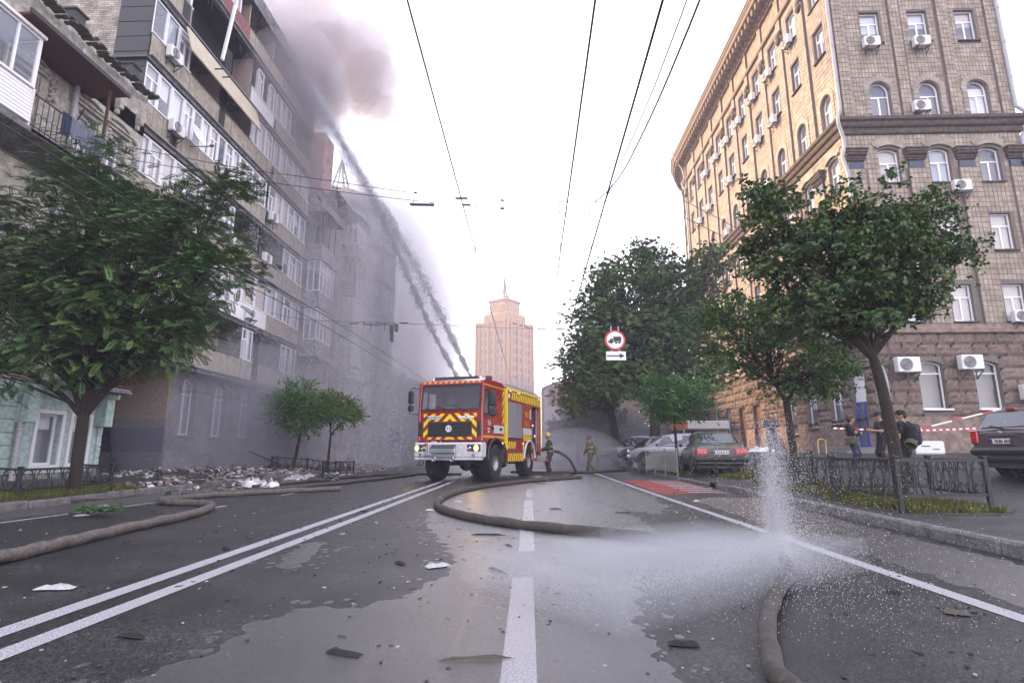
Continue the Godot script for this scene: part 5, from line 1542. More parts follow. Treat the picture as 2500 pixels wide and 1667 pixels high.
func stripes(mb: MB, rect: Rect2, dir: float, pitch: float, width: float, off: float, t: Transform3D, mirror_at := 1e9) -> void:
	var r := PackedVector2Array([rect.position, rect.position + Vector2(rect.size.x, 0), rect.end, rect.position + Vector2(0, rect.size.y)])
	for k in range(-40, 40):
		var c := k * pitch + off
		var x0 := rect.position.x - 0.2
		var x1 := rect.end.x + 0.2
		var p := PackedVector2Array([Vector2(x0, dir * x0 + c), Vector2(x1, dir * x1 + c), Vector2(x1, dir * x1 + c + width), Vector2(x0, dir * x0 + c + width)])
		for q in Geometry2D.intersect_polygons(r, p):
			if q.size() >= 3: mb.prism(q, 0.0, 0.005, t)

func wheel(parent: Node, t: Transform3D, r: float, w: float, rim_r: float, lugs: int, rim_m: Material, spokes := 0) -> void:
	var key := "wheel%.2f%.2f%d%s" % [r, w, lugs, rim_m.resource_name]
	if not shared.has(key):
		var ax := Transform3D(Basis(V(0, 0, 1), -PI / 2), Vector3())   # lathe axis along +x
		var ty := MB.new()
		ty.lathe([Vector2(rim_r, -w * 0.42), Vector2(r * 0.9, -w * 0.5), Vector2(r * 0.965, -w * 0.44), Vector2(r * 0.985, 0), Vector2(r * 0.965, w * 0.44), Vector2(r * 0.9, w * 0.5), Vector2(rim_r, w * 0.42), Vector2(rim_r, -w * 0.42)], 32, ax)
		for k in lugs:
			var a := TAU * k / lugs
			for s in [-1, 1]:
				ty.box(V(s * w * 0.24, r * 0.985, 0), V(w * 0.42, r * 0.035, TAU * r / lugs * 0.5), Transform3D(Basis(V(1, 0, 0), a + (0.5 * TAU / lugs if s > 0 else 0.0)) * Basis(V(0, 1, 0), s * 0.25), Vector3()))
		var ri := MB.new()
		ri.lathe([Vector2(0, w * 0.28), Vector2(rim_r * 0.3, w * 0.3), Vector2(rim_r * 0.34, w * 0.14), Vector2(rim_r * 0.7, w * 0.08), Vector2(rim_r * 0.84, w * 0.22), Vector2(rim_r * 1.01, w * 0.4), Vector2(rim_r * 1.03, w * 0.43)], 28, ax)
		for k in 10:
			var a := TAU * k / 10
			if spokes == 0: ri.lathe([Vector2(0.02, 0), Vector2(0.02, 0.035), Vector2(0, 0.04)], 6, Transform3D(Basis(V(0, 0, 1), -PI / 2), V(w * 0.12, cos(a) * rim_r * 0.52, sin(a) * rim_r * 0.52)))
			elif k % 2 == 0: ri.box(V(w * 0.2, rim_r * 0.55, 0), V(w * 0.14, rim_r * 0.8, rim_r * 0.24), Transform3D(Basis(V(1, 0, 0), a), Vector3()), 0.01)
		shared[key] = [ty.mesh(M.rubber), ri.mesh(rim_m)]
	var o := part(parent, "wheel", shared[key][0], null, t)
	part(o, "rim", shared[key][1])

func pane_quad(parent: Node, called: String, pts: Array, m: Material) -> MeshInstance3D:
	var mb := MB.new()
	mb.quad(pts[0], pts[1], pts[2], pts[3])
	return part(parent, called, mb, m)

func truck() -> void:
	mat("fire_red", lin(0.52, 0.02, 0.02), 0.42, {"coat": 0.7, "tex": noise(0.012, 601, "fbm", 0.72, 1.0, 6), "every": 1.7, "world": false, "coarse": noise(0.03, 602, "fbm", 0.75, 1.0), "coarse_every": 0.9, "rough_tex": noise(0.03, 604, "fbm", 0.4, 1.0)})
	mat("hi_vis", lin(0.78, 0.62, 0.02), 0.4); mat("amber_paint", lin(0.62, 0.27, 0.02), 0.4)
	mat("truck_white", lin(0.66, 0.65, 0.67), 0.35, {"tex": noise(0.02, 603, "fbm", 0.8, 1.0), "every": 1.1, "world": false})
	mat("black_plastic", lin(0.02, 0.02, 0.022), 0.5); mat("shutter", lin(0.38, 0.39, 0.43), 0.35, {"metal": 0.5})
	mat("chrome", lin(0.6, 0.6, 0.62), 0.15, {"metal": 0.9}); mat("cab_in", lin(0.22, 0.22, 0.23), 0.9)
	mat("cab_glass", Color(0.6, 0.6, 0.66), 0.03, {"alpha": 0.24, "spec": 0.9})
	mat("lamp_glass", Color(0.9, 0.9, 0.9), 0.05, {"alpha": 0.2}); mat("headlamp_lit", lin(1, 0.75, 0.4), 0.3, {"emit": Color(1.0, 0.78, 0.45), "power": 2.2})
	mat("amber_lit", lin(1, 0.4, 0.1), 0.3, {"emit": Color(1.0, 0.45, 0.1), "power": 1.0}); mat("plate_white", lin(0.72, 0.72, 0.72), 0.5); mat("ink", lin(0.02, 0.02, 0.025), 0.6)
	mat("red_lens", lin(0.5, 0.01, 0.01), 0.15, {"coat": 1.0}); mat("green_panel", lin(0.12, 0.3, 0.27), 0.4); mat("paper", lin(0.58, 0.57, 0.57), 0.9, {"tex": noise(0.04, 605, "fbm", 0.6, 1.0), "every": 0.5})
	var o := thing("fire_engine", "red fire engine with yellow chevrons, white bumper and lit headlamps, roof monitor spraying", "fire engine", T(-2.45, 0, -20.4, deg_to_rad(-17.0)))
	# chassis and running gear
	var ch := MB.new()
	for x in [-0.42, 0.42]: ch.box(V(x, 0.95, -2.2), V(0.14, 0.26, 6.4), Transform3D(), 0.01)
	ch.box(V(0, 0.62, 0), V(1.9, 0.22, 0.25), Transform3D(), 0.04).box(V(0, 0.62, -3.9), V(1.9, 0.24, 0.28), Transform3D(), 0.04)
	ch.ball(V(0.1, 0.6, 0), V(0.28, 0.28, 0.28), 10, 6).ball(V(0, 0.62, -3.9), V(0.32, 0.3, 0.3), 10, 6)
	ch.box(V(0, 1.1, -0.3), V(1.1, 0.5, 1.8), Transform3D(), 0.05).box(V(0, 1.2, -2.6), V(2.1, 0.4, 2.6), Transform3D(), 0.05)
	part(o, "chassis", ch, M.black_plastic)
	for z in [0.0, -3.9]:
		wheel(o, T(1.03, 0.63, z), 0.63, 0.44, 0.29, 26, M.metal_grey)
		wheel(o, T(-1.03, 0.63, z, PI), 0.63, 0.44, 0.29, 26, M.metal_grey)
	# cab shell
	var red: Material = M.fire_red
	var F := Transform3D(Basis(), V(-1.2, 0, 1.25))
	part(o, "cab_front", wall_mesh(2.4, 1.36, 2.4, [], 0.03), red, F)
	var rake := Transform3D(Basis(V(1, 0, 0), -0.1), V(-1.2, 2.4, 1.25))
	var ws := {"x": 0.1, "y": 0.03, "w": 2.2, "h": 0.83, "arch": ""}
	part(o, "windscreen_frame", wall_mesh(2.4, 0.0, 0.98, [ws], 0.06), red, rake)
	var wb := MB.new()
	ring(PackedVector2Array([Vector2(0.07, 0.0), Vector2(2.33, 0.0), Vector2(2.33, 0.89), Vector2(0.07, 0.89)]), 0.05, 0.0, 0.014, wb)
	part(o, "windscreen_seal", wb, M.black_plastic, rake)
	var wg := MB.new()
	wg.quad(V(0.1, 0.03, -0.02), V(2.3, 0.03, -0.02), V(2.3, 0.86, -0.02), V(0.1, 0.86, -0.02))
	part(o, "windscreen", wg, M.cab_glass, rake)
	for k in 3: part(o, "wiper", MB.new().bar(V(0.55 + k * 0.62, 0.0, 0.03), V(0.05 + k * 0.62, 0.16, 0.03), 0.025, 0.02).bar(V(0.3 + k * 0.62, 0.09, 0.035), V(0.62 + k * 0.62, -0.1, 0.03), 0.02, 0.02), M.black_plastic, rake)
	var side_hole := [{"x": 0.12, "y": 2.28, "w": 0.5, "h": 0.82, "arch": ""}, {"x": 0.68, "y": 2.28, "w": 0.6, "h": 0.82, "arch": ""}]
	for s in [1, -1]:
		var f := Transform3D(Basis(V(0, 0, -s), V(0, 1, 0), V(s, 0, 0)), V(s * 1.2, 0, 1.25 if s > 0 else -0.95))
		var hs := []
		for h in side_hole: hs.append({"x": h.x if s > 0 else 2.2 - h.x - h.w, "y": h.y, "w": h.w, "h": h.h, "arch": ""})
		hs.append({"x": 0.45 if s > 0 else 0.25, "y": 0.9, "w": 1.5, "h": 0.62, "arch": "seg"})
		var dr := part(o, "cab_side", wall_mesh(2.2, 1.1, 3.36, hs, 0.04), red, f)
		for h in hs.slice(0, 2):
			pane_quad(dr, "side_window", [V(h.x, h.y, -0.03), V(h.x + h.w, h.y, -0.03), V(h.x + h.w, h.y + h.h, -0.03), V(h.x, h.y + h.h, -0.03)], M.cab_glass)
			var sb := MB.new()
			ring(PackedVector2Array([Vector2(h.x - 0.02, h.y - 0.02), Vector2(h.x + h.w + 0.02, h.y - 0.02), Vector2(h.x + h.w + 0.02, h.y + h.h + 0.02), Vector2(h.x - 0.02, h.y + h.h + 0.02)]), 0.035, -0.03, 0.006, sb)
			part(dr, "window_seal", sb, M.black_plastic)
		if s > 0:
			var y := MB.new()
			y.box(V(1.1, 1.5, 0.012), V(2.1, 0.09, 0.02), Transform3D(), 0.006).box(V(1.1, 3.28, 0.012), V(2.15, 0.05, 0.02), Transform3D(), 0.006)
			part(dr, "yellow_band", y, M.amber_paint)
			part(dr, "white_band", MB.new().box(V(1.6, 1.78, 0.008), V(1.05, 0.28, 0.014), Transform3D(), 0.004), M.truck_white)
			part(dr, "handle", MB.new().box(V(1.75, 1.8, 0.03), V(0.2, 0.1, 0.04), Transform3D(), 0.015), M.black_plastic)
			part(dr, "handle", MB.new().box(V(0.95, 1.8, 0.03), V(0.16, 0.09, 0.04), Transform3D(), 0.015), M.black_plastic)
			part(dr, "number", lettering("14", 0.2, 0.008, true), M.truck_white, T(0.62, 1.98, 0.006))
			part(dr, "small_mark", MB.new().box(V(0.6, 1.78, 0.006), V(0.2, 0.07, 0.008)).box(V(0.6, 1.68, 0.006), V(0.2, 0.06, 0.008)), M.truck_white)
			var st := MB.new()
			stripes(st, Rect2(1.98, 2.0, 0.14, 1.2), 1.6, 0.34, 0.17, 0.1, T(0, 0, 0.003))
			part(dr, "chevron", st, M.hi_vis, Transform3D(), "", "stuff")
			var ms := thing_part(o, "mirror")
			part(ms, "mirror_arm", MB.new().tube([V(1.2, 3.1, 1.0), V(1.45, 3.1, 1.05), V(1.48, 3.0, 1.02), V(1.48, 2.1, 1.02), V(1.2, 2.2, 0.95)], 0.018, 6), M.black_plastic)
			part(ms, "mirror_head", MB.new().box(V(1.48, 2.78, 1.0), V(0.24, 0.5, 0.14), Transform3D(), 0.05).box(V(1.48, 2.32, 1.0), V(0.26, 0.28, 0.15), Transform3D(), 0.05), M.black_plastic)
		else:
			var ms := thing_part(o, "mirror")
			part(ms, "mirror_arm", MB.new().tube([V(-1.15, 3.15, 1.15), V(-1.4, 3.22, 1.3), V(-1.52, 3.15, 1.34), V(-1.52, 2.3, 1.34), V(-1.2, 2.28, 1.2)], 0.018, 6), M.black_plastic)
			part(ms, "mirror_head", MB.new().box(V(-1.5, 2.88, 1.3), V(0.22, 0.46, 0.14), Transform3D(), 0.05).box(V(-1.5, 2.5, 1.3), V(0.22, 0.24, 0.14), Transform3D(), 0.05), M.black_plastic)
	var edge := MB.new()
	for s in [-1, 1]:
		edge.tube([V(s * 1.17, 1.36, 1.215), V(s * 1.17, 2.4, 1.215), V(s * 1.17, 3.33, 1.12)], 0.06, 8)
	part(o, "cab_corners", edge, red, Transform3D(), "", "stuff")
	part(o, "cab_roof", MB.new().prism(PackedVector2Array([Vector2(1.18, 3.32), Vector2(1.12, 3.42), Vector2(0.9, 3.5), Vector2(-0.7, 3.5), Vector2(-0.95, 3.4), Vector2(-0.95, 3.32)]), -1.2, 1.2, Transform3D(Basis(V(0, 0, 1), V(0, 1, 0), V(-1, 0, 0)), Vector3())), red)
	for k in 11: part(o, "roof_mark", MB.new().box(V(-1.05 + k * 0.21, 3.375, 1.158), V(0.085, 0.1, 0.012), Transform3D(Basis(V(1, 0, 0), -0.5), V(0, 3.375, 1.158)) * Transform3D(Basis(), V(0, -3.375, -1.158))), M.amber_paint)
	part(o, "cab_back", MB.new().box(V(0, 2.35, -0.93), V(2.38, 2.0, 0.04)), M.cab_in)
	part(o, "cab_floor", MB.new().box(V(0, 1.5, 0.1), V(2.3, 0.06, 2.1)), M.cab_in)
	part(o, "dashboard", MB.new().box(V(0, 2.2, 0.95), V(2.25, 0.3, 0.45), Transform3D(), 0.06), M.black_plastic)
	for x in [-0.7, 0.7]: part(o, "seat", MB.new().box(V(x, 2.25, -0.35), V(0.5, 0.9, 0.16), Transform3D(), 0.05).box(V(x, 1.9, -0.1), V(0.5, 0.16, 0.5), Transform3D(), 0.05).box(V(x, 2.82, -0.36), V(0.28, 0.2, 0.12), Transform3D(), 0.04), M.cab_in)
	var sw := []
	for k in 17: sw.append(V(0.7 + cos(TAU * k / 16) * 0.23, 2.4 + sin(TAU * k / 16) * 0.2, 0.62 - sin(TAU * k / 16) * 0.1))
	part(o, "steering_wheel", MB.new().tube(sw, 0.018, 6), M.black_plastic)
	part(o, "paper", MB.new().box(V(0.62, 2.42, 1.08), V(0.22, 0.1, 0.01), Transform3D()), M.paper)
	# front: chevrons, grille, plates, vents
	var cv := MB.new()
	for r in [Rect2(-1.0, 2.02, 1.0, 0.27), Rect2(-1.0, 1.44, 0.17, 0.58), Rect2(-0.83, 1.41, 0.83, 0.08)]:
		stripes(cv, r, 1.0, 0.34, 0.17, 0.08, Transform3D(Basis(), V(0, 0, 1.253)))
		stripes(cv, Rect2(-r.end.x, r.position.y, r.size.x, r.size.y), -1.0, 0.34, 0.17, 0.08, Transform3D(Basis(), V(0, 0, 1.253)))
	part(o, "chevron", cv, M.hi_vis, Transform3D(), "", "stuff")
	var gr := part(o, "grille", MB.new().prism(PackedVector2Array([Vector2(-0.78, 1.5), Vector2(0.78, 1.5), Vector2(0.82, 1.58), Vector2(0.82, 2.0), Vector2(-0.82, 2.0), Vector2(-0.82, 1.58)]), 1.25, 1.275), M.black_plastic)
	for k in 6: part(gr, "slat", MB.new().box(V(0, 1.56 + k * 0.078, 1.29), V(1.56, 0.04, 0.04), Transform3D(), 0.012), M.black_plastic)
	part(gr, "grille_wedge", MB.new().prism(PackedVector2Array([Vector2(-0.22, 1.55), Vector2(0.22, 1.55), Vector2(0, 1.95)]), 1.3, 1.325), M.black_plastic)
	var em := part(o, "emblem", MB.new().lathe([Vector2(0, 0.0), Vector2(0.11, 0.0), Vector2(0.115, 0.012), Vector2(0, 0.012)], 20, Transform3D(Basis(V(1, 0, 0), PI / 2), V(0, 1.77, 1.325))), M.plate_white)
	part(em, "emblem_sign", lettering("13", 0.11, 0.006, true), M.ink, T(0, 1.77, 1.343))
	var np := part(o, "number_plate", MB.new().box(V(-0.62, 2.15, 1.272), V(0.52, 0.115, 0.02), Transform3D(), 0.004), M.plate_white)
	part(np, "plate_text", lettering("KA 0198 EH", 0.075, 0.004, true), M.ink, T(-0.6, 2.15, 1.285))
	part(np, "plate_flag", MB.new().box(V(-0.858, 2.15, 1.284), V(0.04, 0.1, 0.004)), M.blue_door)
	var bd := part(o, "badge", MB.new().box(V(0.62, 2.16, 1.268), V(0.6, 0.07, 0.016), Transform3D(), 0.004).lathe([Vector2(0, 0), Vector2(0.075, 0), Vector2(0.075, 0.012), Vector2(0, 0.012)], 16, Transform3D(Basis(V(1, 0, 0), PI / 2), V(0.62, 2.16, 1.272))), M.plate_white)
	part(bd, "badge_sign", lettering("13", 0.07, 0.004, true), M.ink, T(0.62, 2.16, 1.289))
	for s in [-1, 1]:
		part(o, "side_vent", MB.new().box(V(s * 1.1, 1.78, 1.27), V(0.17, 0.5, 0.06), Transform3D(), 0.03), M.black_plastic)
	part(o, "yellow_strip", MB.new().box(V(1.2, 1.75, 1.2), V(0.03, 0.4, 0.06), Transform3D(), 0.01), M.hi_vis)
	# bumper with winch housing, lamps, shackles
	var bp := part(o, "bumper", MB.new().box(V(0, 1.05, 1.2), V(2.5, 0.52, 0.5), Transform3D(), 0.05).box(V(0, 0.76, 1.3), V(2.44, 0.08, 0.3), Transform3D(), 0.02), M.truck_white)
	part(bp, "winch_plate", MB.new().box(V(-0.1, 1.2, 1.47), V(0.92, 0.05, 0.34), Transform3D(Basis(V(1, 0, 0), 0.5), V(0, 1.2, 1.47)) * T(0, -1.2, -1.47), 0.01).box(V(-0.1, 1.04, 1.58), V(0.92, 0.16, 0.06), Transform3D(), 0.01), M.chrome)
	part(bp, "winch_rail", MB.new().box(V(-0.05, 0.87, 1.5), V(0.8, 0.14, 0.12), Transform3D(), 0.02), M.metal_grey)
	for x in [-0.42, 0.25]:
		var pts := []
		for k in 13: pts.append(V(x + cos(TAU * k / 12) * 0.065, 0.76 + sin(TAU * k / 12) * 0.075, 1.56))
		part(bp, "shackle", MB.new().tube(pts, 0.02, 6), M.chrome)
	part(bp, "hose_fitting", MB.new().tube([V(-0.75, 0.88, 1.48), V(-0.75, 1.2, 1.48)], 0.045, 8).box(V(-0.66, 0.87, 1.5), V(0.3, 0.07, 0.12), Transform3D(), 0.02), M.metal_grey)
	part(bp, "red_cap", MB.new().ball(V(-0.75, 1.24, 1.5), V(0.06, 0.06, 0.06), 8, 6), M.red_lens)
	part(bp, "step_loop", MB.new().tube([V(-1.05, 0.8, 1.3), V(-1.08, 0.58, 1.35), V(-1.15, 0.55, 1.36), V(-0.95, 0.55, 1.36), V(-0.9, 0.62, 1.35), V(-1.0, 0.78, 1.32)], 0.022, 6), M.black_plastic)
	for s in [-1, 1]:
		var hd := part(bp, "headlight", MB.new().box(V(s * 0.98, 1.12, 1.44), V(0.5, 0.24, 0.05), Transform3D(), 0.03), M.black_plastic)
		for q in [[0.85, 0], [1.1, 1]]:
			var cx: float = s * q[0]
			part(hd, "reflector", MB.new().lathe([Vector2(0.03, -0.05), Vector2(0.09, 0.0), Vector2(0.1, 0.012), Vector2(0.1, 0.0)], 16, Transform3D(Basis(V(1, 0, 0), PI / 2), V(cx, 1.12, 1.468))), M.chrome)
			part(hd, "lamp", MB.new().ball(V(cx, 1.12, 1.47), V(0.055, 0.055, 0.035), 10, 6), M.headlamp_lit if q[1] else M.chrome)
			if q[1]:
				var l := SpotLight3D.new()
				l.name = "headlight_beam"
				l.light_color = Color(1.0, 0.8, 0.5); l.light_energy = 0.12; l.spot_range = 60.0; l.spot_angle = 35.0; l.light_size = 0.1; l.shadow_enabled = true
				o.add_child(l, true)
				l.position = V(cx, 1.12, 1.53)
				l.rotation = V(-0.06, PI, 0)
		part(bp, "fog_lamp", MB.new().lathe([Vector2(0, 0), Vector2(0.055, 0.0), Vector2(0.065, 0.02), Vector2(0.06, 0.0)], 14, Transform3D(Basis(V(1, 0, 0), PI / 2), V(s * 0.98, 0.88, 1.462))), M.metal_grey)
	# wheel arches, step boxes, tanks
	for s in [1, -1]:
		part(o, "wheel_arch", MB.new().tube(lerp_path([V(s * 1.22, 0.75, 0.75), V(s * 1.22, 1.2, 0.62), V(s * 1.22, 1.42, 0.2), V(s * 1.22, 1.42, -0.25), V(s * 1.22, 1.15, -0.75)], 4), 0.05, 6), M.black_plastic)
		var ra := []
		for k in 13: ra.append(V(s * 1.26, 0.72 + sin(PI * k / 12) * 0.72, -3.9 + cos(PI * k / 12) * 0.74))
		part(o, "wheel_arch", MB.new().tube(ra, 0.05, 6), M.truck_white)
		part(o, "mudguard", MB.new().box(V(s * 1.0, 1.42, -3.9), V(0.5, 0.05, 1.4), Transform3D(), 0.01), M.black_plastic)
	part(o, "fuel_tank", MB.new().box(V(0.95, 0.95, -0.95), V(0.55, 0.75, 0.45), Transform3D(), 0.04), M.black_plastic)
	part(o, "green_box", MB.new().box(V(1.05, 0.95, -1.25), V(0.3, 0.85, 0.18), Transform3D(), 0.02), M.green_panel)
	part(o, "side_lamp", MB.new().box(V(1.2, 1.3, -0.75), V(0.05, 0.06, 0.08), Transform3D(), 0.01), M.amber_lit)
	part(o, "side_lamp", MB.new().box(V(1.27, 1.32, -3.05), V(0.04, 0.05, 0.07), Transform3D(), 0.01), M.amber_lit)
	# body
	var B := Transform3D(Basis(V(0, 0, -1), V(0, 1, 0), V(1, 0, 0)), V(1.25, 0, -1.05))
	var bay := [{"x": 0.12, "y": 1.5, "w": 1.75, "h": 1.4, "arch": ""}, {"x": 3.25, "y": 0.9, "w": 1.2, "h": 2.0, "arch": ""}, {"x": 2.12, "y": 0.4, "w": 1.46 - 0.4, "h": 1.0, "arch": ""}]
	part(o, "body_side", wall_mesh(4.6, 0.62, 3.4, bay, 0.35), red, B)
	part(o, "body_side", wall_mesh(4.6, 0.62, 3.4, [], 0.1), red, Transform3D(Basis(V(0, 0, 1), V(0, 1, 0), V(-1, 0, 0)), V(-1.25, 0, -5.65)))
	part(o, "body_front", wall_mesh(2.5, 1.0, 3.4, [], 0.1), red, T(-1.25, 0, -1.05))
	part(o, "body_back", MB.new().box(V(0, 2.0, -5.62), V(2.46, 2.7, 0.05)), red)
	part(o, "body_roof", MB.new().box(V(0, 3.42, -3.35), V(2.5, 0.06, 4.6), Transform3D(), 0.02), M.metal_grey)
	part(o, "body_core", MB.new().box(V(-0.2, 2.2, -2.95), V(1.8, 2.2, 3.7)).box(V(-0.6, 2.0, -5.1), V(1.1, 2.4, 0.9)), M.cab_in)
	var yb := MB.new()
	yb.box(V(2.3, 3.36, 0.012), V(4.6, 0.08, 0.03), Transform3D(), 0.01).box(V(0.04, 2.2, 0.012), V(0.09, 2.25, 0.03), Transform3D(), 0.01).box(V(4.57, 2.1, 0.012), V(0.06, 2.4, 0.03), Transform3D(), 0.01)
	part(o, "yellow_edge", yb, M.hi_vis, B)
	part(o, "yellow_edge", MB.new().box(V(1.2, 2.25, -1.03), V(0.1, 2.2, 0.03), Transform3D(), 0.01), M.hi_vis)
	for k in 2:
		var sh := part(o, "roller_shutter", MB.new().box(V(0.56 + k * 0.89, 2.2 - 0.02 * k, -0.02), V(0.85, 1.37 + 0.04 * k, 0.02)), M.shutter, B)
		for q in 17: part(sh, "slat", MB.new().box(V(0.56 + k * 0.89, 1.555 + q * 0.081, -0.005), V(0.84, 0.07, 0.018), Transform3D(), 0.006), M.shutter)
		part(sh, "handle", MB.new().box(V(0.56 + k * 0.89, 1.5 - k * 0.0, 0.02), V(0.7, 0.06, 0.05), Transform3D(), 0.015), M.black_plastic)
	part(o, "shutter_post", MB.new().box(V(1.005, 2.2, 0.008), V(0.035, 1.4, 0.03)), M.metal_grey, B)
	var bs := MB.new()
	stripes(bs, Rect2(0.55, 2.98, 4.0, 0.3), 2.2, 0.5, 0.25, 0.0, T(0, 0, 0.003))
	stripes(bs, Rect2(2.0, 0.95, 0.12, 0.45), 2.2, 0.5, 0.25, 0.05, T(0, 0, 0.003))
	stripes(bs, Rect2(3.2, 0.75, 0.05, 0.6), 2.2, 0.5, 0.25, 0.05, T(0, 0, 0.003))
	stripes(bs, Rect2(0.15, 1.12, 0.9, 0.26), 2.2, 0.5, 0.25, 0.0, T(0, 0, 0.003))
	stripes(bs, Rect2(0.12, 0.64, 1.95, 0.3), 2.2, 0.5, 0.25, 0.1, T(0, 0, 0.003))
	stripes(bs, Rect2(2.0, 1.42, 1.2, 0.22), 2.2, 0.5, 0.25, 0.1, T(0, 0, 0.003))
	part(o, "chevron", bs, M.hi_vis, B, "", "stuff")
	part(o, "white_band", MB.new().box(V(2.6, 1.82, 0.006), V(1.2, 0.26, 0.012)), M.truck_white, B)
	part(o, "amber_band", MB.new().box(V(2.6, 1.66, 0.005), V(1.2, 0.05, 0.01)), M.amber_paint, B)
	for k in 3: part(o, "body_text", MB.new().box(V(2.5, 2.05 + k * 0.09, 0.005), V(0.75 - 0.1 * k, 0.035, 0.006)), M.amber_paint, B, "", "stuff")
	part(o, "body_number", lettering("101", 0.24, 0.006, true), M.amber_paint, B * T(2.5, 2.5, 0.006))
	part(o, "flag_mark", MB.new().box(V(3.0, 2.55, 0.006), V(0.16, 0.42, 0.008)), M.truck_white, B)
	part(o, "star_mark", MB.new().lathe([Vector2(0, 0), Vector2(0.11, 0.0), Vector2(0.11, 0.008), Vector2(0, 0.008)], 8, B * Transform3D(Basis(V(1, 0, 0), PI / 2), V(0.28, 3.1, 0.006))), M.plate_white)
	for x in [0.3, 1.3, 4.2]: part(o, "roof_lamp", MB.new().box(V(x, 3.27, 0.05), V(0.2, 0.07, 0.08), Transform3D(), 0.02), M.plate_white, B)
	# pump bay at the back
	part(o, "pump_panel", MB.new().box(V(3.85, 1.9, -0.3), V(1.18, 1.96, 0.04)), M.metal_grey, B)
	for k in 9:
		var c := V(3.45 + (k % 3) * 0.32, 1.2 + (k / 3) * 0.45, -0.24)
		part(o, "pump_outlet", MB.new().lathe([Vector2(0, 0.16), Vector2(0.07, 0.16), Vector2(0.09, 0.1), Vector2(0.07, 0.0)], 12, B * Transform3D(Basis(V(1, 0, 0), PI / 2), c)), M.chrome if k % 2 else M.metal_dark)
	part(o, "tread_plate_door", MB.new().box(V(4.3, 1.95, -0.12), V(0.2, 1.9, 0.03), Transform3D(), 0.005), M.chrome, B)
	part(o, "fold_down_step", MB.new().box(V(4.0, 0.62, 0.28), V(1.25, 0.06, 0.5), Transform3D(), 0.01).box(V(4.1, 0.74, 0.25), V(0.8, 0.18, 0.4), Transform3D(), 0.02), M.metal_grey, B)
	part(o, "step_edge", MB.new().box(V(3.55, 0.6, 0.54), V(0.8, 0.05, 0.03)), M.red_lens, B)
	# roof gear
	var lb := MB.new()
	for q in 2: lb.tube([V(-0.95, 3.58 + q * 0.05, 0.55), V(0.75, 3.58 + q * 0.05, 0.55)], 0.03, 6)
	for k in 12: lb.box(V(-0.9 + k * 0.148, 3.6, 0.55), V(0.03, 0.1, 0.1))
	lb.box(V(-0.1, 3.53, 0.5), V(1.5, 0.05, 0.2))
	part(o, "light_bar", lb, M.metal_dark)
	for x in [-1.0, 0.85]: part(o, "beacon", MB.new().lathe([Vector2(0.05, 3.48), Vector2(0.06, 3.52), Vector2(0.05, 3.6), Vector2(0, 3.64)], 10, T(x, 0, 0.6)), M.chrome)
	part(o, "search_lamp", MB.new().box(V(1.05, 3.6, 0.3), V(0.22, 0.14, 0.2), Transform3D(), 0.03), M.metal_dark)
	var rr := MB.new()
	for s in [-1, 1]:
		rr.tube([V(s * 1.15, 3.45, -1.1), V(s * 1.15, 3.53, -1.15), V(s * 1.15, 3.53, -5.4), V(s * 1.15, 3.42, -5.55)], 0.022, 6)
		for k in 5: rr.bar(V(s * 1.15, 3.44, -1.4 - k * 0.95), V(s * 1.15, 3.53, -1.4 - k * 0.95), 0.03, 0.03)
	for s in [-0.2, 0.2]: rr.tube([V(s + 0.5, 3.52, -1.6), V(s + 0.5, 3.52, -5.3)], 0.025, 6)
	for k in 11: rr.bar(V(0.3, 3.52, -1.7 - k * 0.34), V(0.7, 3.52, -1.7 - k * 0.34), 0.025, 0.025)
	part(o, "roof_ladder", rr, M.metal_grey)
	for x in [-0.95, -0.35]:
		part(o, "water_monitor", MB.new().tube([V(x, 3.4, -1.9), V(x, 3.62, -1.9), V(x - 0.05, 3.72, -1.95), V(x - 0.22, 3.98, -2.0)], [0.07, 0.06, 0.055, 0.04], 8), M.metal_dark)

func thing_part(parent: Node, called: String) -> Node3D:
	var o := Node3D.new()
	o.name = called
	parent.add_child(o, true)
	return o

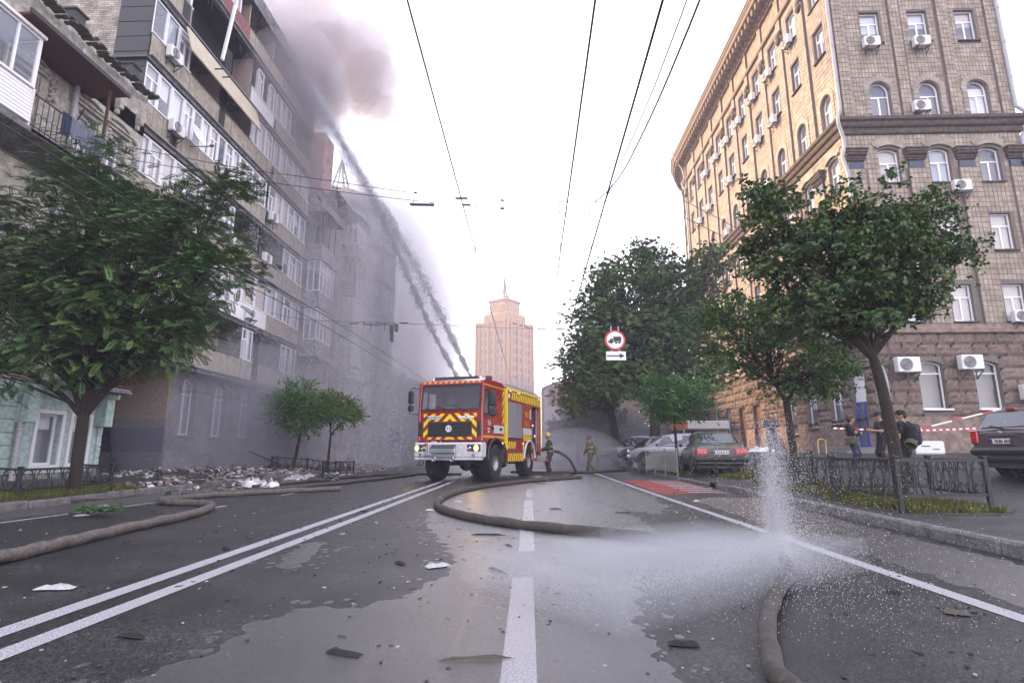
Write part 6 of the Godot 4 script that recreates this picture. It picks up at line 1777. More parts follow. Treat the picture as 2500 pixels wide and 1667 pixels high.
# body: [z, half width, y low, y top]; top: [z, half width at belt, half width at roof, y belt, y roof]; front is +z
func car(called: String, label: String, t: Transform3D, p: Dictionary) -> Node3D:
	var o := thing(called, label, "car", t, p.get("group", ""))
	var rows := []
	for s in p.body:
		var hw: float = s[1]
		var lo: float = s[2]
		var hi: float = s[3]
		var half := [V(0, hi + 0.02, s[0]), V(hw * 0.6, hi + 0.012, s[0]), V(hw * 0.86, hi - 0.01, s[0]), V(hw * 0.96, hi - 0.07, s[0]), V(hw, lerpf(lo, hi, 0.62), s[0]), V(hw * 0.985, lerpf(lo, hi, 0.3), s[0]), V(hw * 0.93, lo + 0.02, s[0]), V(hw * 0.7, lo, s[0])]
		var r := half.duplicate()
		for i in range(half.size() - 1, 0, -1): r.append(half[i] * V(-1, 1, 1))
		rows.append(r)
	var mb := MB.new().skin(rows, true)
	for e in [0, rows.size() - 1]:
		var r: Array = rows[e]
		var c := V(0, (r[0].y + r[7].y) / 2, r[0].z)
		for j in r.size():
			var a: Vector3 = r[j]
			var b: Vector3 = r[(j + 1) % r.size()]
			if e == 0: mb.tri(c, b, a)
			else: mb.tri(c, a, b)
	part(o, "body", mb, p.paint)
	var top := []
	for s in p.top:
		top.append([V(-s[1], s[3], s[0]), V(-lerpf(s[1], s[2], 0.88), lerpf(s[3], s[4], 0.88), s[0]), V(-s[2] * 0.84, s[4] - 0.005, s[0]), V(0, s[4] + 0.025, s[0]), V(s[2] * 0.84, s[4] - 0.005, s[0]), V(lerpf(s[1], s[2], 0.88), lerpf(s[3], s[4], 0.88), s[0]), V(s[1], s[3], s[0])])
	for r in top: r.reverse()
	part(o, "roof", MB.new().skin(top), p.paint)
	# glass a few millimetres proud of the shell: windscreen, rear window, side windows
	var tp: Array = p.top
	var k := tp.size()
	var on := func(i: int, u: float, sx: float, z_in := 0.0) -> Vector3:     # point on the side of station i at height share u
		var s: Array = tp[i]
		return V(sx * (lerpf(s[1], s[2], u) + 0.012), lerpf(s[3], s[4], u), s[0] + z_in)
	for e in [[0, 1, -1.0, "rear_window"], [k - 1, k - 2, 1.0, "windscreen"]]:
		var a: Array = tp[e[0]]
		var b: Array = tp[e[1]]
		var g := MB.new()
		var f0 := 0.12
		var f1 := 0.86
		var mixed := func(f: float, sx: float) -> Vector3: return V(sx * (lerpf(a[1], b[2], f) * 0.86), lerpf(a[4], b[4], f) + 0.02, lerpf(a[0], b[0], f) + e[2] * 0.02)
		var q := [mixed.call(f0, -1.0), mixed.call(f0, 1.0), mixed.call(f1, 1.0), mixed.call(f1, -1.0)]
		if e[2] > 0: g.quad(q[0], q[1], q[2], q[3])
		else: g.quad(q[1], q[0], q[3], q[2])
		part(o, e[3], g, M.car_glass)
	for sx in [-1.0, 1.0]:
		for w in p.windows:
			var g := MB.new()
			var q := []
			for c in w: q.append(on.call(c[0], c[1], sx, c[2]))
			if sx < 0: q.reverse()
			g.quad(q[0], q[1], q[2], q[3])
			part(o, "side_window", g, M.car_glass)
		part(o, "sill_strip", MB.new().box(V(sx * p.w * 0.995, p.strip, (p.axle[0] + p.axle[1]) / 2), V(0.03, 0.05, absf(p.axle[0] - p.axle[1]) - 2.4 * p.r), Transform3D(), 0.01), M.black_plastic)
		for z in p.axle:
			wheel(o, T(sx * (p.w - 0.1), p.r, z, 0.0 if sx > 0 else PI), p.r, 0.21, p.r * 0.62, 40, p.rim, 1)
			var arch := []
			for q in 11: arch.append(V(sx * p.w * 0.975, p.r + sin(PI * q / 10) * (p.r + 0.07), z + cos(PI * q / 10) * (p.r + 0.07)))
			part(o, "wheel_arch", MB.new().tube(arch, 0.035, 6), M.black_plastic)
			part(o, "wheel_well", MB.new().lathe([Vector2(0, 0.0), Vector2(p.r + 0.06, 0.0)], 16, Transform3D(Basis(V(0, 0, 1), -PI / 2 * sx), V(sx * (p.w * 0.985 + 0.004), p.r + 0.02, z))), M.dark)
		var ml := MB.new().box(V(sx * (p.w + 0.1), p.mirror[0], p.mirror[1]), V(0.16, 0.13, 0.09), Transform3D(), 0.04)
		part(o, "mirror", ml, M.black_plastic)
	var zb: float = p.body[0][0]
	part(o, "rear_bumper", MB.new().box(V(0, p.bump, zb + 0.02), V(p.w * 2.0, 0.2, 0.22), Transform3D(), 0.07), p.get("bumper", M.black_plastic))
	var zf: float = p.body[-1][0]
	part(o, "front_bumper", MB.new().box(V(0, p.bump, zf - 0.02), V(p.w * 2.0, 0.22, 0.22), Transform3D(), 0.07), p.get("bumper", M.black_plastic))
	for sx in [-1.0, 1.0]:
		part(o, "headlight", MB.new().box(V(sx * p.w * 0.72, p.lamp, zf + 0.01), V(0.3, 0.15, 0.06), Transform3D(), 0.03), M.chrome)
		for l in p.tail:
			part(o, "tail_light", MB.new().box(V(sx * l[0], l[1], zb - 0.012), V(l[2], l[3], 0.05), Transform3D(), 0.02), l[4])
	var pl := part(o, "number_plate", MB.new().box(V(0, p.plate[0], zb - p.plate[1]), V(0.52, 0.12, 0.02), Transform3D(), 0.005), M.plate_white)
	part(pl, "plate_text", lettering(p.text, 0.085, 0.004, true), M.ink, T(0.02, p.plate[0], zb - p.plate[1] - 0.012, PI))
	part(pl, "plate_flag", MB.new().box(V(0.235, p.plate[0], zb - p.plate[1] - 0.011), V(0.045, 0.11, 0.004)), M.blue_door)
	part(o, "underside", MB.new().box(V(0, p.r * 0.85, 0), V(p.w * 1.7, 0.16, (zf - zb) * 0.92)), M.dark)
	return o

func cars() -> void:
	mat("olive_paint", lin(0.11, 0.115, 0.082), 0.35, {"coat": 0.5, "tex": noise(0.015, 651, "fbm", 0.7, 1.0), "every": 1.3, "world": false})
	mat("silver_paint", lin(0.27, 0.27, 0.29), 0.3, {"coat": 0.6, "metal": 0.4}); mat("black_paint", lin(0.02, 0.022, 0.026), 0.25, {"coat": 0.8})
	mat("plum_paint", lin(0.13, 0.11, 0.12), 0.3, {"coat": 0.6, "metal": 0.2, "tex": noise(0.015, 653, "fbm", 0.75, 1.0), "every": 1.3, "world": false})
	mat("car_glass", lin(0.03, 0.04, 0.05), 0.04, {"spec": 0.9}); mat("lens_white", lin(0.6, 0.6, 0.6), 0.15, {"coat": 1.0})
	var saloon := {"w": 0.9, "r": 0.32, "axle": [-1.45, 1.35], "strip": 0.5, "bump": 0.5, "lamp": 0.68, "mirror": [0.98, 0.75], "rim": M.metal_grey,
		"body": [[-2.42, 0.8, 0.36, 0.86], [-2.36, 0.86, 0.3, 0.93], [-2.1, 0.89, 0.26, 0.965], [-1.4, 0.9, 0.24, 0.98], [-0.5, 0.9, 0.22, 0.97], [0.6, 0.9, 0.22, 0.96], [1.0, 0.9, 0.22, 0.93], [1.8, 0.88, 0.25, 0.86], [2.25, 0.83, 0.3, 0.8], [2.38, 0.74, 0.38, 0.74]],
		"top": [[-1.62, 0.76, 0.7, 0.955, 0.97], [-0.98, 0.82, 0.64, 0.96, 1.42], [-0.6, 0.83, 0.645, 0.96, 1.46], [0.1, 0.83, 0.65, 0.955, 1.465], [0.42, 0.82, 0.64, 0.95, 1.42], [1.12, 0.76, 0.72, 0.93, 0.945]],
		"windows": [[[2, 0.12, 0.08], [2, 0.86, 0.08], [1, 0.82, 0.02], [1, 0.14, -0.2]], [[4, 0.12, 0.25], [4, 0.84, 0.0], [2, 0.86, 0.16], [2, 0.12, 0.16]]],
		"tail": [[0.62, 0.74, 0.36, 0.2, M.red_lens], [0.5, 0.71, 0.1, 0.1, M.lens_white]], "plate": [0.72, 0.02], "text": "AA 8254 EO", "paint": M.olive_paint}
	car("saloon_car", "dusty olive saloon parked with its tail lights towards us", T(6.75, gy(6.75, -21.5), -21.75, deg_to_rad(180.0 - 9.0)), saloon)
	var hatch := {"w": 0.88, "r": 0.31, "axle": [-1.3, 1.3], "strip": 0.45, "bump": 0.45, "lamp": 0.72, "mirror": [1.0, 0.7], "rim": M.metal_grey, "bumper": M.silver_paint,
		"body": [[-2.05, 0.78, 0.36, 0.9], [-1.95, 0.85, 0.28, 0.98], [-1.3, 0.88, 0.22, 1.0], [0.5, 0.88, 0.2, 0.98], [1.0, 0.87, 0.2, 0.95], [1.7, 0.84, 0.24, 0.86], [2.1, 0.76, 0.32, 0.72], [2.16, 0.68, 0.4, 0.66]],
		"top": [[-1.98, 0.78, 0.72, 0.96, 0.99], [-1.55, 0.82, 0.62, 0.98, 1.4], [-0.9, 0.84, 0.64, 0.98, 1.5], [0.0, 0.84, 0.65, 0.97, 1.52], [0.4, 0.83, 0.64, 0.96, 1.47], [1.35, 0.74, 0.7, 0.9, 0.92]],
		"windows": [[[2, 0.12, 0.0], [2, 0.84, 0.0], [1, 0.8, 0.1], [1, 0.14, 0.0]], [[4, 0.12, 0.35], [4, 0.84, 0.0], [2, 0.86, 0.08], [2, 0.12, 0.08]]],
		"tail": [[0.7, 0.9, 0.14, 0.34, M.red_lens]], "plate": [0.6, 0.02], "text": "AI 3071 KH", "paint": M.silver_paint}
	car("hatchback_car", "silver hatchback beyond the white railing, beside the olive saloon", T(6.9, gy(6.9, -27) - 0.02, -27.2, deg_to_rad(-118.0)), hatch)
	var dark := hatch.duplicate()
	dark.paint = M.black_paint; dark.bumper = M.black_paint
	car("hatchback_car", "dark car behind the silver hatchback and chestnut trunk", T(7.0, gy(7, -31) - 0.02, -31.0, deg_to_rad(-112.0)), dark)
	var sil2 := hatch.duplicate()
	sil2.paint = M.plum_paint; sil2.bumper = M.plum_paint
	car("hatchback_car", "far grey car parked at the end of the row by the chestnuts", T(6.6, 0.4, -35.5, deg_to_rad(-105.0)), sil2)
	var suv := {"w": 0.93, "r": 0.36, "axle": [-1.3, 1.32], "strip": 0.55, "bump": 0.62, "lamp": 0.9, "mirror": [1.2, 0.8], "rim": M.metal_grey, "bumper": M.black_plastic,
		"body": [[-2.2, 0.84, 0.45, 1.05], [-2.12, 0.9, 0.36, 1.12], [-1.4, 0.93, 0.3, 1.14], [0.5, 0.93, 0.28, 1.1], [1.0, 0.92, 0.28, 1.08], [1.8, 0.9, 0.32, 1.0], [2.2, 0.82, 0.42, 0.88], [2.28, 0.74, 0.5, 0.8]],
		"top": [[-2.12, 0.84, 0.78, 1.1, 1.13], [-1.85, 0.87, 0.7, 1.12, 1.6], [-1.2, 0.88, 0.7, 1.12, 1.7], [0.0, 0.88, 0.7, 1.1, 1.72], [0.4, 0.87, 0.69, 1.1, 1.66], [1.3, 0.8, 0.74, 1.04, 1.06]],
		"windows": [[[2, 0.12, -0.1], [2, 0.82, -0.1], [1, 0.78, 0.1], [1, 0.16, 0.0]], [[4, 0.12, 0.3], [4, 0.84, 0.0], [2, 0.84, 0.0], [2, 0.12, 0.0]]],
		"tail": [[0.76, 0.98, 0.22, 0.34, M.red_lens], [0.76, 0.99, 0.2, 0.07, M.lens_white]], "plate": [0.86, 0.04], "text": "KA 7686 MX", "paint": M.plum_paint}
	var s := car("suv_car", "plum-grey off-roader with roof rails at the right edge", T(13.55, gy(12.6, -14.2) - 0.02, -14.2, deg_to_rad(93.0)), suv)
	for x in [-0.62, 0.62]: part(s, "roof_rail", MB.new().tube([V(x, 1.68, -1.5), V(x, 1.76, -1.4), V(x, 1.78, 0.0), V(x, 1.7, 0.3)], 0.02, 6), M.metal_dark)
	part(s, "tailgate_trim", MB.new().box(V(0, 1.0, -2.21), V(0.75, 0.05, 0.04), Transform3D(), 0.015), M.metal_dark)
	part(s, "rear_wiper", MB.new().bar(V(0, 1.18, -2.13), V(0.4, 1.24, -2.1), 0.02, 0.02), M.black_plastic)
	part(s, "badge", MB.new().ball(V(0, 1.06, -2.22), V(0.08, 0.045, 0.012), 12, 6), M.chrome)
	part(s, "stop_lamp", MB.new().box(V(0, 1.64, -1.86), V(0.3, 0.03, 0.05)), M.red_lens)

# ---------------------------------------------------------------- figures: smooth-joined capsules, meshed as surface nets
func net(mb: MB, bones: Array, cell: float, blend: float) -> void:
	var lo := Vector3.ONE * 1e9
	var hi := -lo
	for b in bones:
		var r: float = maxf(b[2], b[3])
		lo = lo.min(b[0].min(b[1]) - Vector3.ONE * r); hi = hi.max(b[0].max(b[1]) + Vector3.ONE * r)
	lo -= Vector3.ONE * cell * 2.5; hi += Vector3.ONE * cell * 2.5
	var nx := int((hi.x - lo.x) / cell) + 2
	var ny := int((hi.y - lo.y) / cell) + 2
	var nz := int((hi.z - lo.z) / cell) + 2
	var f := PackedFloat32Array()
	f.resize(nx * ny * nz); f.fill(1e-12)
	for b in bones:
		var a: Vector3 = b[0]
		var d: Vector3 = b[1] - a
		var l := maxf(d.length_squared(), 1e-9)
		var ra: float = b[2]
		var rb: float = b[3]
		var rm := maxf(ra, rb) + blend * 5.0
		var p0 := (a.min(b[1]) - Vector3.ONE * rm - lo) / cell
		var p1 := (a.max(b[1]) + Vector3.ONE * rm - lo) / cell
		for i in range(maxi(0, int(p0.x)), mini(nx, int(p1.x) + 2)):
			for j in range(maxi(0, int(p0.y)), mini(ny, int(p1.y) + 2)):
				for k in range(maxi(0, int(p0.z)), mini(nz, int(p1.z) + 2)):
					var p := lo + Vector3(i, j, k) * cell - a
					var t := clampf(p.dot(d) / l, 0.0, 1.0)
					var dist := (p - d * t).length() - lerpf(ra, rb, t)
					f[(i * ny + j) * nz + k] += exp(clampf(-dist / blend, -20.0, 20.0))
	for i in f.size(): f[i] = -log(f[i]) * blend
	var ids := {}
	var pos := []
	var nor := []
	var sy := nz
	var sx := ny * nz
	for i in nx - 1:
		for j in ny - 1:
			for k in nz - 1:
				var o := (i * ny + j) * nz + k
				if absf(f[o]) > cell * 3.0: continue
				var c := [f[o], f[o + sx], f[o + sy], f[o + sx + sy], f[o + 1], f[o + sx + 1], f[o + sy + 1], f[o + sx + sy + 1]]
				var m := 0
				for q in 8:
					if c[q] < 0: m += 1
				if m == 0 or m == 8: continue
				var s := Vector3()
				var n := 0
				for q in 8:
					for ax in 3:
						var w := q | (1 << ax)
						if w != q and (c[q] < 0) != (c[w] < 0):
							var t: float = c[q] / (c[q] - c[w])
							var e := Vector3(q & 1, (q >> 1) & 1, (q >> 2) & 1)
							e[ax] = t
							s += e; n += 1
				ids[o] = pos.size()
				pos.append(lo + (Vector3(i, j, k) + s / n) * cell)
				nor.append(Vector3(c[1] + c[3] + c[5] + c[7] - c[0] - c[2] - c[4] - c[6], c[2] + c[3] + c[6] + c[7] - c[0] - c[1] - c[4] - c[5], c[4] + c[5] + c[6] + c[7] - c[0] - c[1] - c[2] - c[3]).normalized())
	for i in range(1, nx - 1):
		for j in range(1, ny - 1):
			for k in range(1, nz - 1):
				var o := (i * ny + j) * nz + k
				if absf(f[o]) > cell * 2.0: continue
				for e in [[sx, sy, 1], [sy, 1, sx], [1, sx, sy]]:
					if (f[o] < 0) == (f[o + e[0]] < 0): continue
					var q := [ids.get(o, -1), ids.get(o - e[1], -1), ids.get(o - e[1] - e[2], -1), ids.get(o - e[2], -1)]
					if q.has(-1): continue
					if f[o] >= 0: q.reverse()
					mb.quad_n(pos[q[0]], pos[q[1]], pos[q[2]], pos[q[3]], nor[q[0]], nor[q[1]], nor[q[2]], nor[q[3]])

func ik(a: Vector3, b: Vector3, l0: float, l1: float, pole: Vector3) -> Vector3:    # elbow or knee between a and b
	var d := b - a
	var l := clampf(d.length(), 0.05, (l0 + l1) * 0.999)
	var x := (l0 * l0 - l1 * l1 + l * l) / (2.0 * l)
	var h := sqrt(maxf(0.0, l0 * l0 - x * x))
	var n := d.normalized()
	return a + n * x + (pole - n * pole.dot(n)).normalized() * h

# p: h height, hands [left, right], feet [left, right], look (head yaw), lean; +z is forward, left is +x
func person(label: String, t: Transform3D, p: Dictionary) -> Node3D:
	var o := thing("person", label, "person", t.scaled_local(Vector3.ONE * (p.h / 1.78)))
	var lean: float = p.get("lean", 0.0)
	var pelvis := V(0, 0.93, 0)
	var chest := V(0, 1.27, 0.02 + lean * 0.6)
	var neck := V(0, 1.47, 0.0 + lean)
	var hc := V(0, 1.64, 0.03 + lean * 1.1)
	var hb := Basis(V(0, 1, 0), p.get("look", 0.0)) * Basis(V(1, 0, 0), p.get("nod", 0.0))
	var hp := func(x: float, y: float, z: float) -> Vector3: return hc + hb * V(x, y, z)
	var skin := [[pelvis, chest, 0.125, 0.125], [chest, neck - V(0, 0.06, 0), 0.13, 0.07], [neck, hc - V(0, 0.05, 0.01), 0.055, 0.055],
		[hp.call(0, 0.035, -0.025), hp.call(0, 0.03, 0.02), 0.088, 0.083], [hp.call(0, -0.03, 0.035), hp.call(0, -0.075, 0.05), 0.062, 0.042],
		[hp.call(0, 0.005, 0.1), hp.call(0, -0.02, 0.118), 0.012, 0.017], [hp.call(0.08, 0.01, -0.005), hp.call(0.084, -0.03, 0.0), 0.016, 0.012], [hp.call(-0.08, 0.01, -0.005), hp.call(-0.084, -0.03, 0.0), 0.016, 0.012]]
	var shirt := [[pelvis + V(0, 0.03, 0), chest, 0.148, 0.155], [V(-0.06, 1.3, lean * 0.6), V(0.06, 1.3, lean * 0.6), 0.135, 0.135], [chest, neck - V(0, 0.07, 0), 0.14, 0.085]]
	var legs := [[V(-0.05, 0.95, 0), V(0.05, 0.95, 0), 0.14, 0.14]]
	var shoes := []
	var fat: float = p.get("bulk", 0.0)
	var hands := MB.new()
	for i in 2:
		var s := 1.0 if i == 0 else -1.0
		var sh := V(s * 0.185, 1.42, lean * 0.9)
		var wr: Vector3 = p.hands[i]
		var el := ik(sh, wr, 0.29, 0.26, p.get("elbow", V(0, -0.4, -1.0)) + V(s * 0.5, 0, 0))
		skin.append([sh, el, 0.05, 0.042]); skin.append([el, wr, 0.042, 0.03])
		shirt.append([V(s * 0.1, 1.4, lean * 0.9), sh, 0.09, 0.075 + fat])
		var sl: float = p.get("sleeve", 0.5)
		shirt.append([sh, sh.lerp(el, minf(1.0, sl * 2.0)), 0.072 + fat, 0.062 + fat])
		if sl > 0.5: shirt.append([el, el.lerp(wr, (sl - 0.5) * 2.0), 0.056 + fat, 0.045 + fat])
		# hand: palm, four fingers and a thumb
		var d := (wr - el).normalized()
		var pn: Vector3 = (p.get("palm", V(-s, 0, 0)) as Vector3)
		if not p.has("palm"): pn = V(-s, 0, 0)
		pn = (pn - d * pn.dot(d)).normalized()
		var w := d.cross(pn) * s
		var hbones := [[wr - d * 0.02, wr + d * 0.05, 0.026, 0.028], [wr + d * 0.05 + w * 0.018, wr + d * 0.085 + w * 0.026, 0.018, 0.013], [wr + d * 0.05 - w * 0.018, wr + d * 0.08 - w * 0.026, 0.018, 0.013]]
		var curl: float = p.get("curl", 0.5)
		for q in 4:
			var b0 := wr + d * 0.085 + w * (0.03 - 0.02 * q)
			var ln: float = [0.04, 0.045, 0.042, 0.033][q]
			var d1 := d.lerp(pn, curl * 0.6).normalized()
			var d2 := d.lerp(pn, curl * 1.3).normalized()
			hbones.append([b0, b0 + d1 * ln, 0.0095, 0.0088]); hbones.append([b0 + d1 * ln, b0 + d1 * ln + d2 * ln * 0.85, 0.0088, 0.0075])
		var tb := wr + d * 0.03 + w * 0.026
		hbones.append([tb, tb + (d * 0.6 + w * 0.7 + pn * 0.4).normalized() * 0.04, 0.013, 0.011])
		hbones.append([tb + (d * 0.6 + w * 0.7 + pn * 0.4).normalized() * 0.04, tb + (d * 1.2 + w * 0.9 + pn * 1.0).normalized() * 0.075, 0.0105, 0.0085])
		net(hands, hbones, 0.009, 0.004)
		var hip := V(s * 0.09, 0.9, 0)
		var an: Vector3 = p.feet[i] + V(0, 0.085, 0)
		var kn := ik(hip, an, 0.43, 0.42, V(s * 0.12, 0, 1.0))
		skin.append([hip, kn, 0.08, 0.055]); skin.append([kn, an, 0.055, 0.036])
		legs.append([hip, kn, 0.105 + fat * 0.5, 0.075 + fat]); legs.append([kn, an + V(0, 0.02, 0), 0.072 + fat, 0.06 + fat])
		var toe: Vector3 = (an - V(0, 0.045, 0)) + V(s * 0.03, 0, 0.15)
		shoes.append([an - V(0, 0.03, 0.045), an - V(0, 0.035, -0.02), 0.05, 0.052]); shoes.append([an - V(0, 0.045, -0.02), toe, 0.046, 0.036]); shoes.append([an + V(0, 0.08, 0), an - V(0, 0.02, 0), 0.052, 0.052])
	var mb := MB.new()
	net(mb, skin, 0.017, 0.012)
	mb.add(hands, Transform3D())
	part(o, "body", mb, M.skin)
	var c := MB.new(); net(c, shirt, 0.025, 0.018)
	part(o, p.get("top_name", "shirt"), c, p.top)
	c = MB.new(); net(c, legs, 0.024, 0.012)
	part(o, "trousers", c, p.trousers)
	c = MB.new(); net(c, shoes, 0.02, 0.01)
	part(o, "shoes", c, M.shoe)
	for s in [-1, 1]:
		part(o, "eye", MB.new().ball(hp.call(s * 0.031, 0.012, 0.092), V(0.012, 0.009, 0.008), 6, 4), M.eye)
	part(o, "mouth", MB.new().box(Vector3(), V(0.044, 0.008, 0.008), Transform3D(hb, hp.call(0, -0.062, 0.094)), 0.003), M.lip)
	var head := MB.new()
	if p.get("head", "hair") == "cap":
		net(head, [[hp.call(0, 0.055, -0.03), hp.call(0, 0.06, 0.015), 0.1, 0.096], [hp.call(0, 0.075, 0.03), hp.call(0, 0.072, 0.03), 0.075, 0.075]], 0.014, 0.01)
		head.box(Vector3(), V(0.15, 0.014, 0.11), Transform3D(hb, hp.call(0, 0.055, 0.14)), 0.006)
		part(o, "cap", head, M.black_cloth)
	elif p.head == "helmet":
		head.lathe([Vector2(0.145, -0.02), Vector2(0.15, 0.0), Vector2(0.122, 0.02), Vector2(0.118, 0.07), Vector2(0.09, 0.125), Vector2(0.04, 0.15), Vector2(0, 0.154)], 16, Transform3D(hb, hp.call(0, 0.04, -0.01)))
		part(o, "helmet", head, p.helmet)
	if p.get("head", "hair") in ["hair", "cap"]:
		var hr := MB.new()
		var big: float = p.get("hair", 0.0)
		net(hr, [[hp.call(0, 0.045, -0.045), hp.call(0, 0.06, 0.0), 0.092 + big, 0.086 + big], [hp.call(0.055, 0.01, -0.05), hp.call(-0.055, 0.01, -0.05), 0.05 + big, 0.05 + big], [hp.call(0, -0.05, -0.055), hp.call(0, 0.0, -0.05), 0.045 + big, 0.06 + big]], 0.014, 0.012)
		part(o, "hair", hr, M.hair)
	return o

func people() -> void:
	mat("skin", lin(0.42, 0.235, 0.165), 0.55, {"tex": noise(0.03, 701, "fbm", 0.85, 1.0), "every": 0.4, "world": false})
	mat("black_cloth", lin(0.013, 0.013, 0.017), 0.9, {"bump": noise(0.05, 703), "scale": 1.2, "every": 0.5, "world": false}); mat("navy_jeans", lin(0.02, 0.027, 0.06), 0.9); mat("olive_cloth", lin(0.075, 0.072, 0.04), 0.9)
	mat("turnout", lin(0.035, 0.034, 0.028), 0.9, {"bump": noise(0.05, 705), "scale": 1.5, "every": 0.5, "world": false}); mat("turnout_tan", lin(0.085, 0.075, 0.05), 0.9, {"bump": noise(0.05, 705), "scale": 1.5, "every": 0.5, "world": false})
	mat("reflective", lin(0.42, 0.42, 0.1), 0.5); mat("hair", lin(0.035, 0.02, 0.014), 0.7); mat("eye", lin(0.03, 0.02, 0.018), 0.2); mat("lip", lin(0.25, 0.09, 0.08), 0.5); mat("shoe", lin(0.012, 0.012, 0.013), 0.6)
	mat("helmet_dark", lin(0.05, 0.055, 0.03), 0.4); mat("helmet_yellow", lin(0.45, 0.38, 0.06), 0.35)
	var flat := [V(0.1, 0, 0), V(-0.1, 0, 0.03)]
	var at := func(x: float, z: float, yaw: float) -> Transform3D: return T(x, gy(x, z), z, deg_to_rad(yaw))
	# man with pack, back three-quarters to us, looking left
	var a := person("man in black cap and T-shirt with a backpack, standing behind the near iron fence", at.call(9.35, -14.5, -150.0), {"h": 1.8, "hands": [V(0.26, 0.86, 0.08), V(-0.27, 0.9, 0.06)], "feet": [V(0.13, 0, 0), V(-0.13, 0, 0.04)], "look": 0.75, "head": "cap", "top": M.black_cloth, "trousers": M.black_cloth, "sleeve": 0.3, "curl": 0.8})
	var bp := MB.new()
	net(bp, [[V(0.12, 1.02, -0.24), V(0.12, 1.33, -0.22), 0.11, 0.12], [V(-0.04, 1.02, -0.24), V(-0.04, 1.33, -0.22), 0.11, 0.12], [V(0.05, 1.0, -0.3), V(0.05, 1.2, -0.3), 0.08, 0.07]], 0.02, 0.02)
	for s in [-1, 1]: bp.tube(lerp_path([V(s * 0.12, 1.36, -0.2), V(s * 0.14, 1.5, -0.02), V(s * 0.15, 1.36, 0.15), V(s * 0.2, 1.1, 0.05), V(s * 0.13, 1.05, -0.16)], 4), 0.022, 6)
	solo("backpack", bp, M.black_cloth, "black backpack worn by the man in the black cap", "backpack", a.transform)
	var hm := MB.new().lathe([Vector2(0.13, -0.06), Vector2(0.14, 0.0), Vector2(0.12, 0.07), Vector2(0.06, 0.12), Vector2(0, 0.13)], 14, Transform3D(Basis(V(0, 0, 1), 0.7), V(0.26, 0.95, -0.25)))
	solo("hung_helmet", hm, M.olive_cloth, "olive helmet hanging below the black backpack", "helmet", a.transform)
	var b := person("man in dark clothes half hidden by the leaning lime trunk, holding out a phone", at.call(11.15, -18.4, -95.0), {"h": 1.76, "hands": [V(0.14, 1.18, 0.34), V(-0.1, 1.2, 0.36)], "feet": flat, "nod": 0.25, "head": "cap", "top": M.black_cloth, "trousers": M.black_cloth, "sleeve": 0.35, "curl": 0.9})
	solo("phone", MB.new().box(V(-0.02, 1.22, 0.47), V(0.075, 0.15, 0.012), Transform3D(), 0.004), M.black_plastic, "dark phone held by the man behind the lime trunk", "phone", b.transform)
	var w := person("woman with short brown hair, black jacket and jeans, arms crossed", at.call(10.2, -18.4, 40.0), {"h": 1.66, "hands": [V(-0.1, 1.2, 0.2), V(0.1, 1.17, 0.22)], "feet": flat, "look": 0.35, "head": "hair", "hair": 0.016, "top": M.black_cloth, "top_name": "jacket", "trousers": M.navy_jeans, "sleeve": 0.95, "bulk": 0.015, "elbow": V(0, -1.0, -0.1), "curl": 0.9})
	var bag := MB.new().box(V(-0.24, 0.93, 0.05), V(0.12, 0.28, 0.36), Transform3D(), 0.04)
	bag.tube(lerp_path([V(-0.24, 1.05, 0.2), V(-0.1, 1.3, 0.18), V(0.17, 1.49, 0.0), V(0.0, 1.3, -0.17), V(-0.24, 1.05, -0.1)], 5), 0.014, 6)
	solo("shoulder_bag", bag, M.olive_cloth, "olive shoulder bag at the hip of the woman with crossed arms", "bag", w.transform)
	var d := person("man in black T-shirt seen through the spray, near the pale steps", at.call(9.7, -23.2, -12.0), {"h": 1.76, "hands": [V(0.16, 1.12, 0.24), V(-0.29, 0.95, 0.06)], "feet": [V(0.13, 0, 0), V(-0.12, 0, 0.02)], "head": "hair", "top": M.black_cloth, "trousers": M.navy_jeans, "sleeve": 0.35, "curl": 0.9})
	solo("yellow_vest", MB.new().box(V(-0.31, 0.84, 0.07), V(0.1, 0.3, 0.16), Transform3D(), 0.04), M.reflective, "yellow vest held in the hand of the man in the spray", "vest", d.transform)
	var f := person("firefighter in dark striped gear at the pump, behind the fire engine", T(0.8, 0, -24.95, deg_to_rad(-95.0)), {"h": 1.78, "hands": [V(0.2, 1.05, 0.34), V(-0.18, 1.12, 0.36)], "feet": [V(0.12, 0, -0.02), V(-0.12, 0, 0.08)], "nod": 0.3, "lean": 0.05, "head": "helmet", "helmet": M.helmet_yellow, "top": M.turnout, "top_name": "coat", "trousers": M.turnout, "sleeve": 0.95, "bulk": 0.02, "curl": 0.9})
	var g := person("firefighter in tan turnout gear walking on the wet road by the railing", T(2.9, 0, -28.3, deg_to_rad(-125.0)), {"h": 1.76, "hands": [V(0.27, 0.92, 0.2), V(-0.27, 0.92, -0.12)], "feet": [V(0.1, 0.03, -0.24), V(-0.1, 0, 0.26)], "look": 0.3, "lean": 0.03, "head": "helmet", "helmet": M.helmet_dark, "top": M.turnout_tan, "top_name": "coat", "trousers": M.turnout_tan, "sleeve": 0.95, "bulk": 0.02, "curl": 0.8})
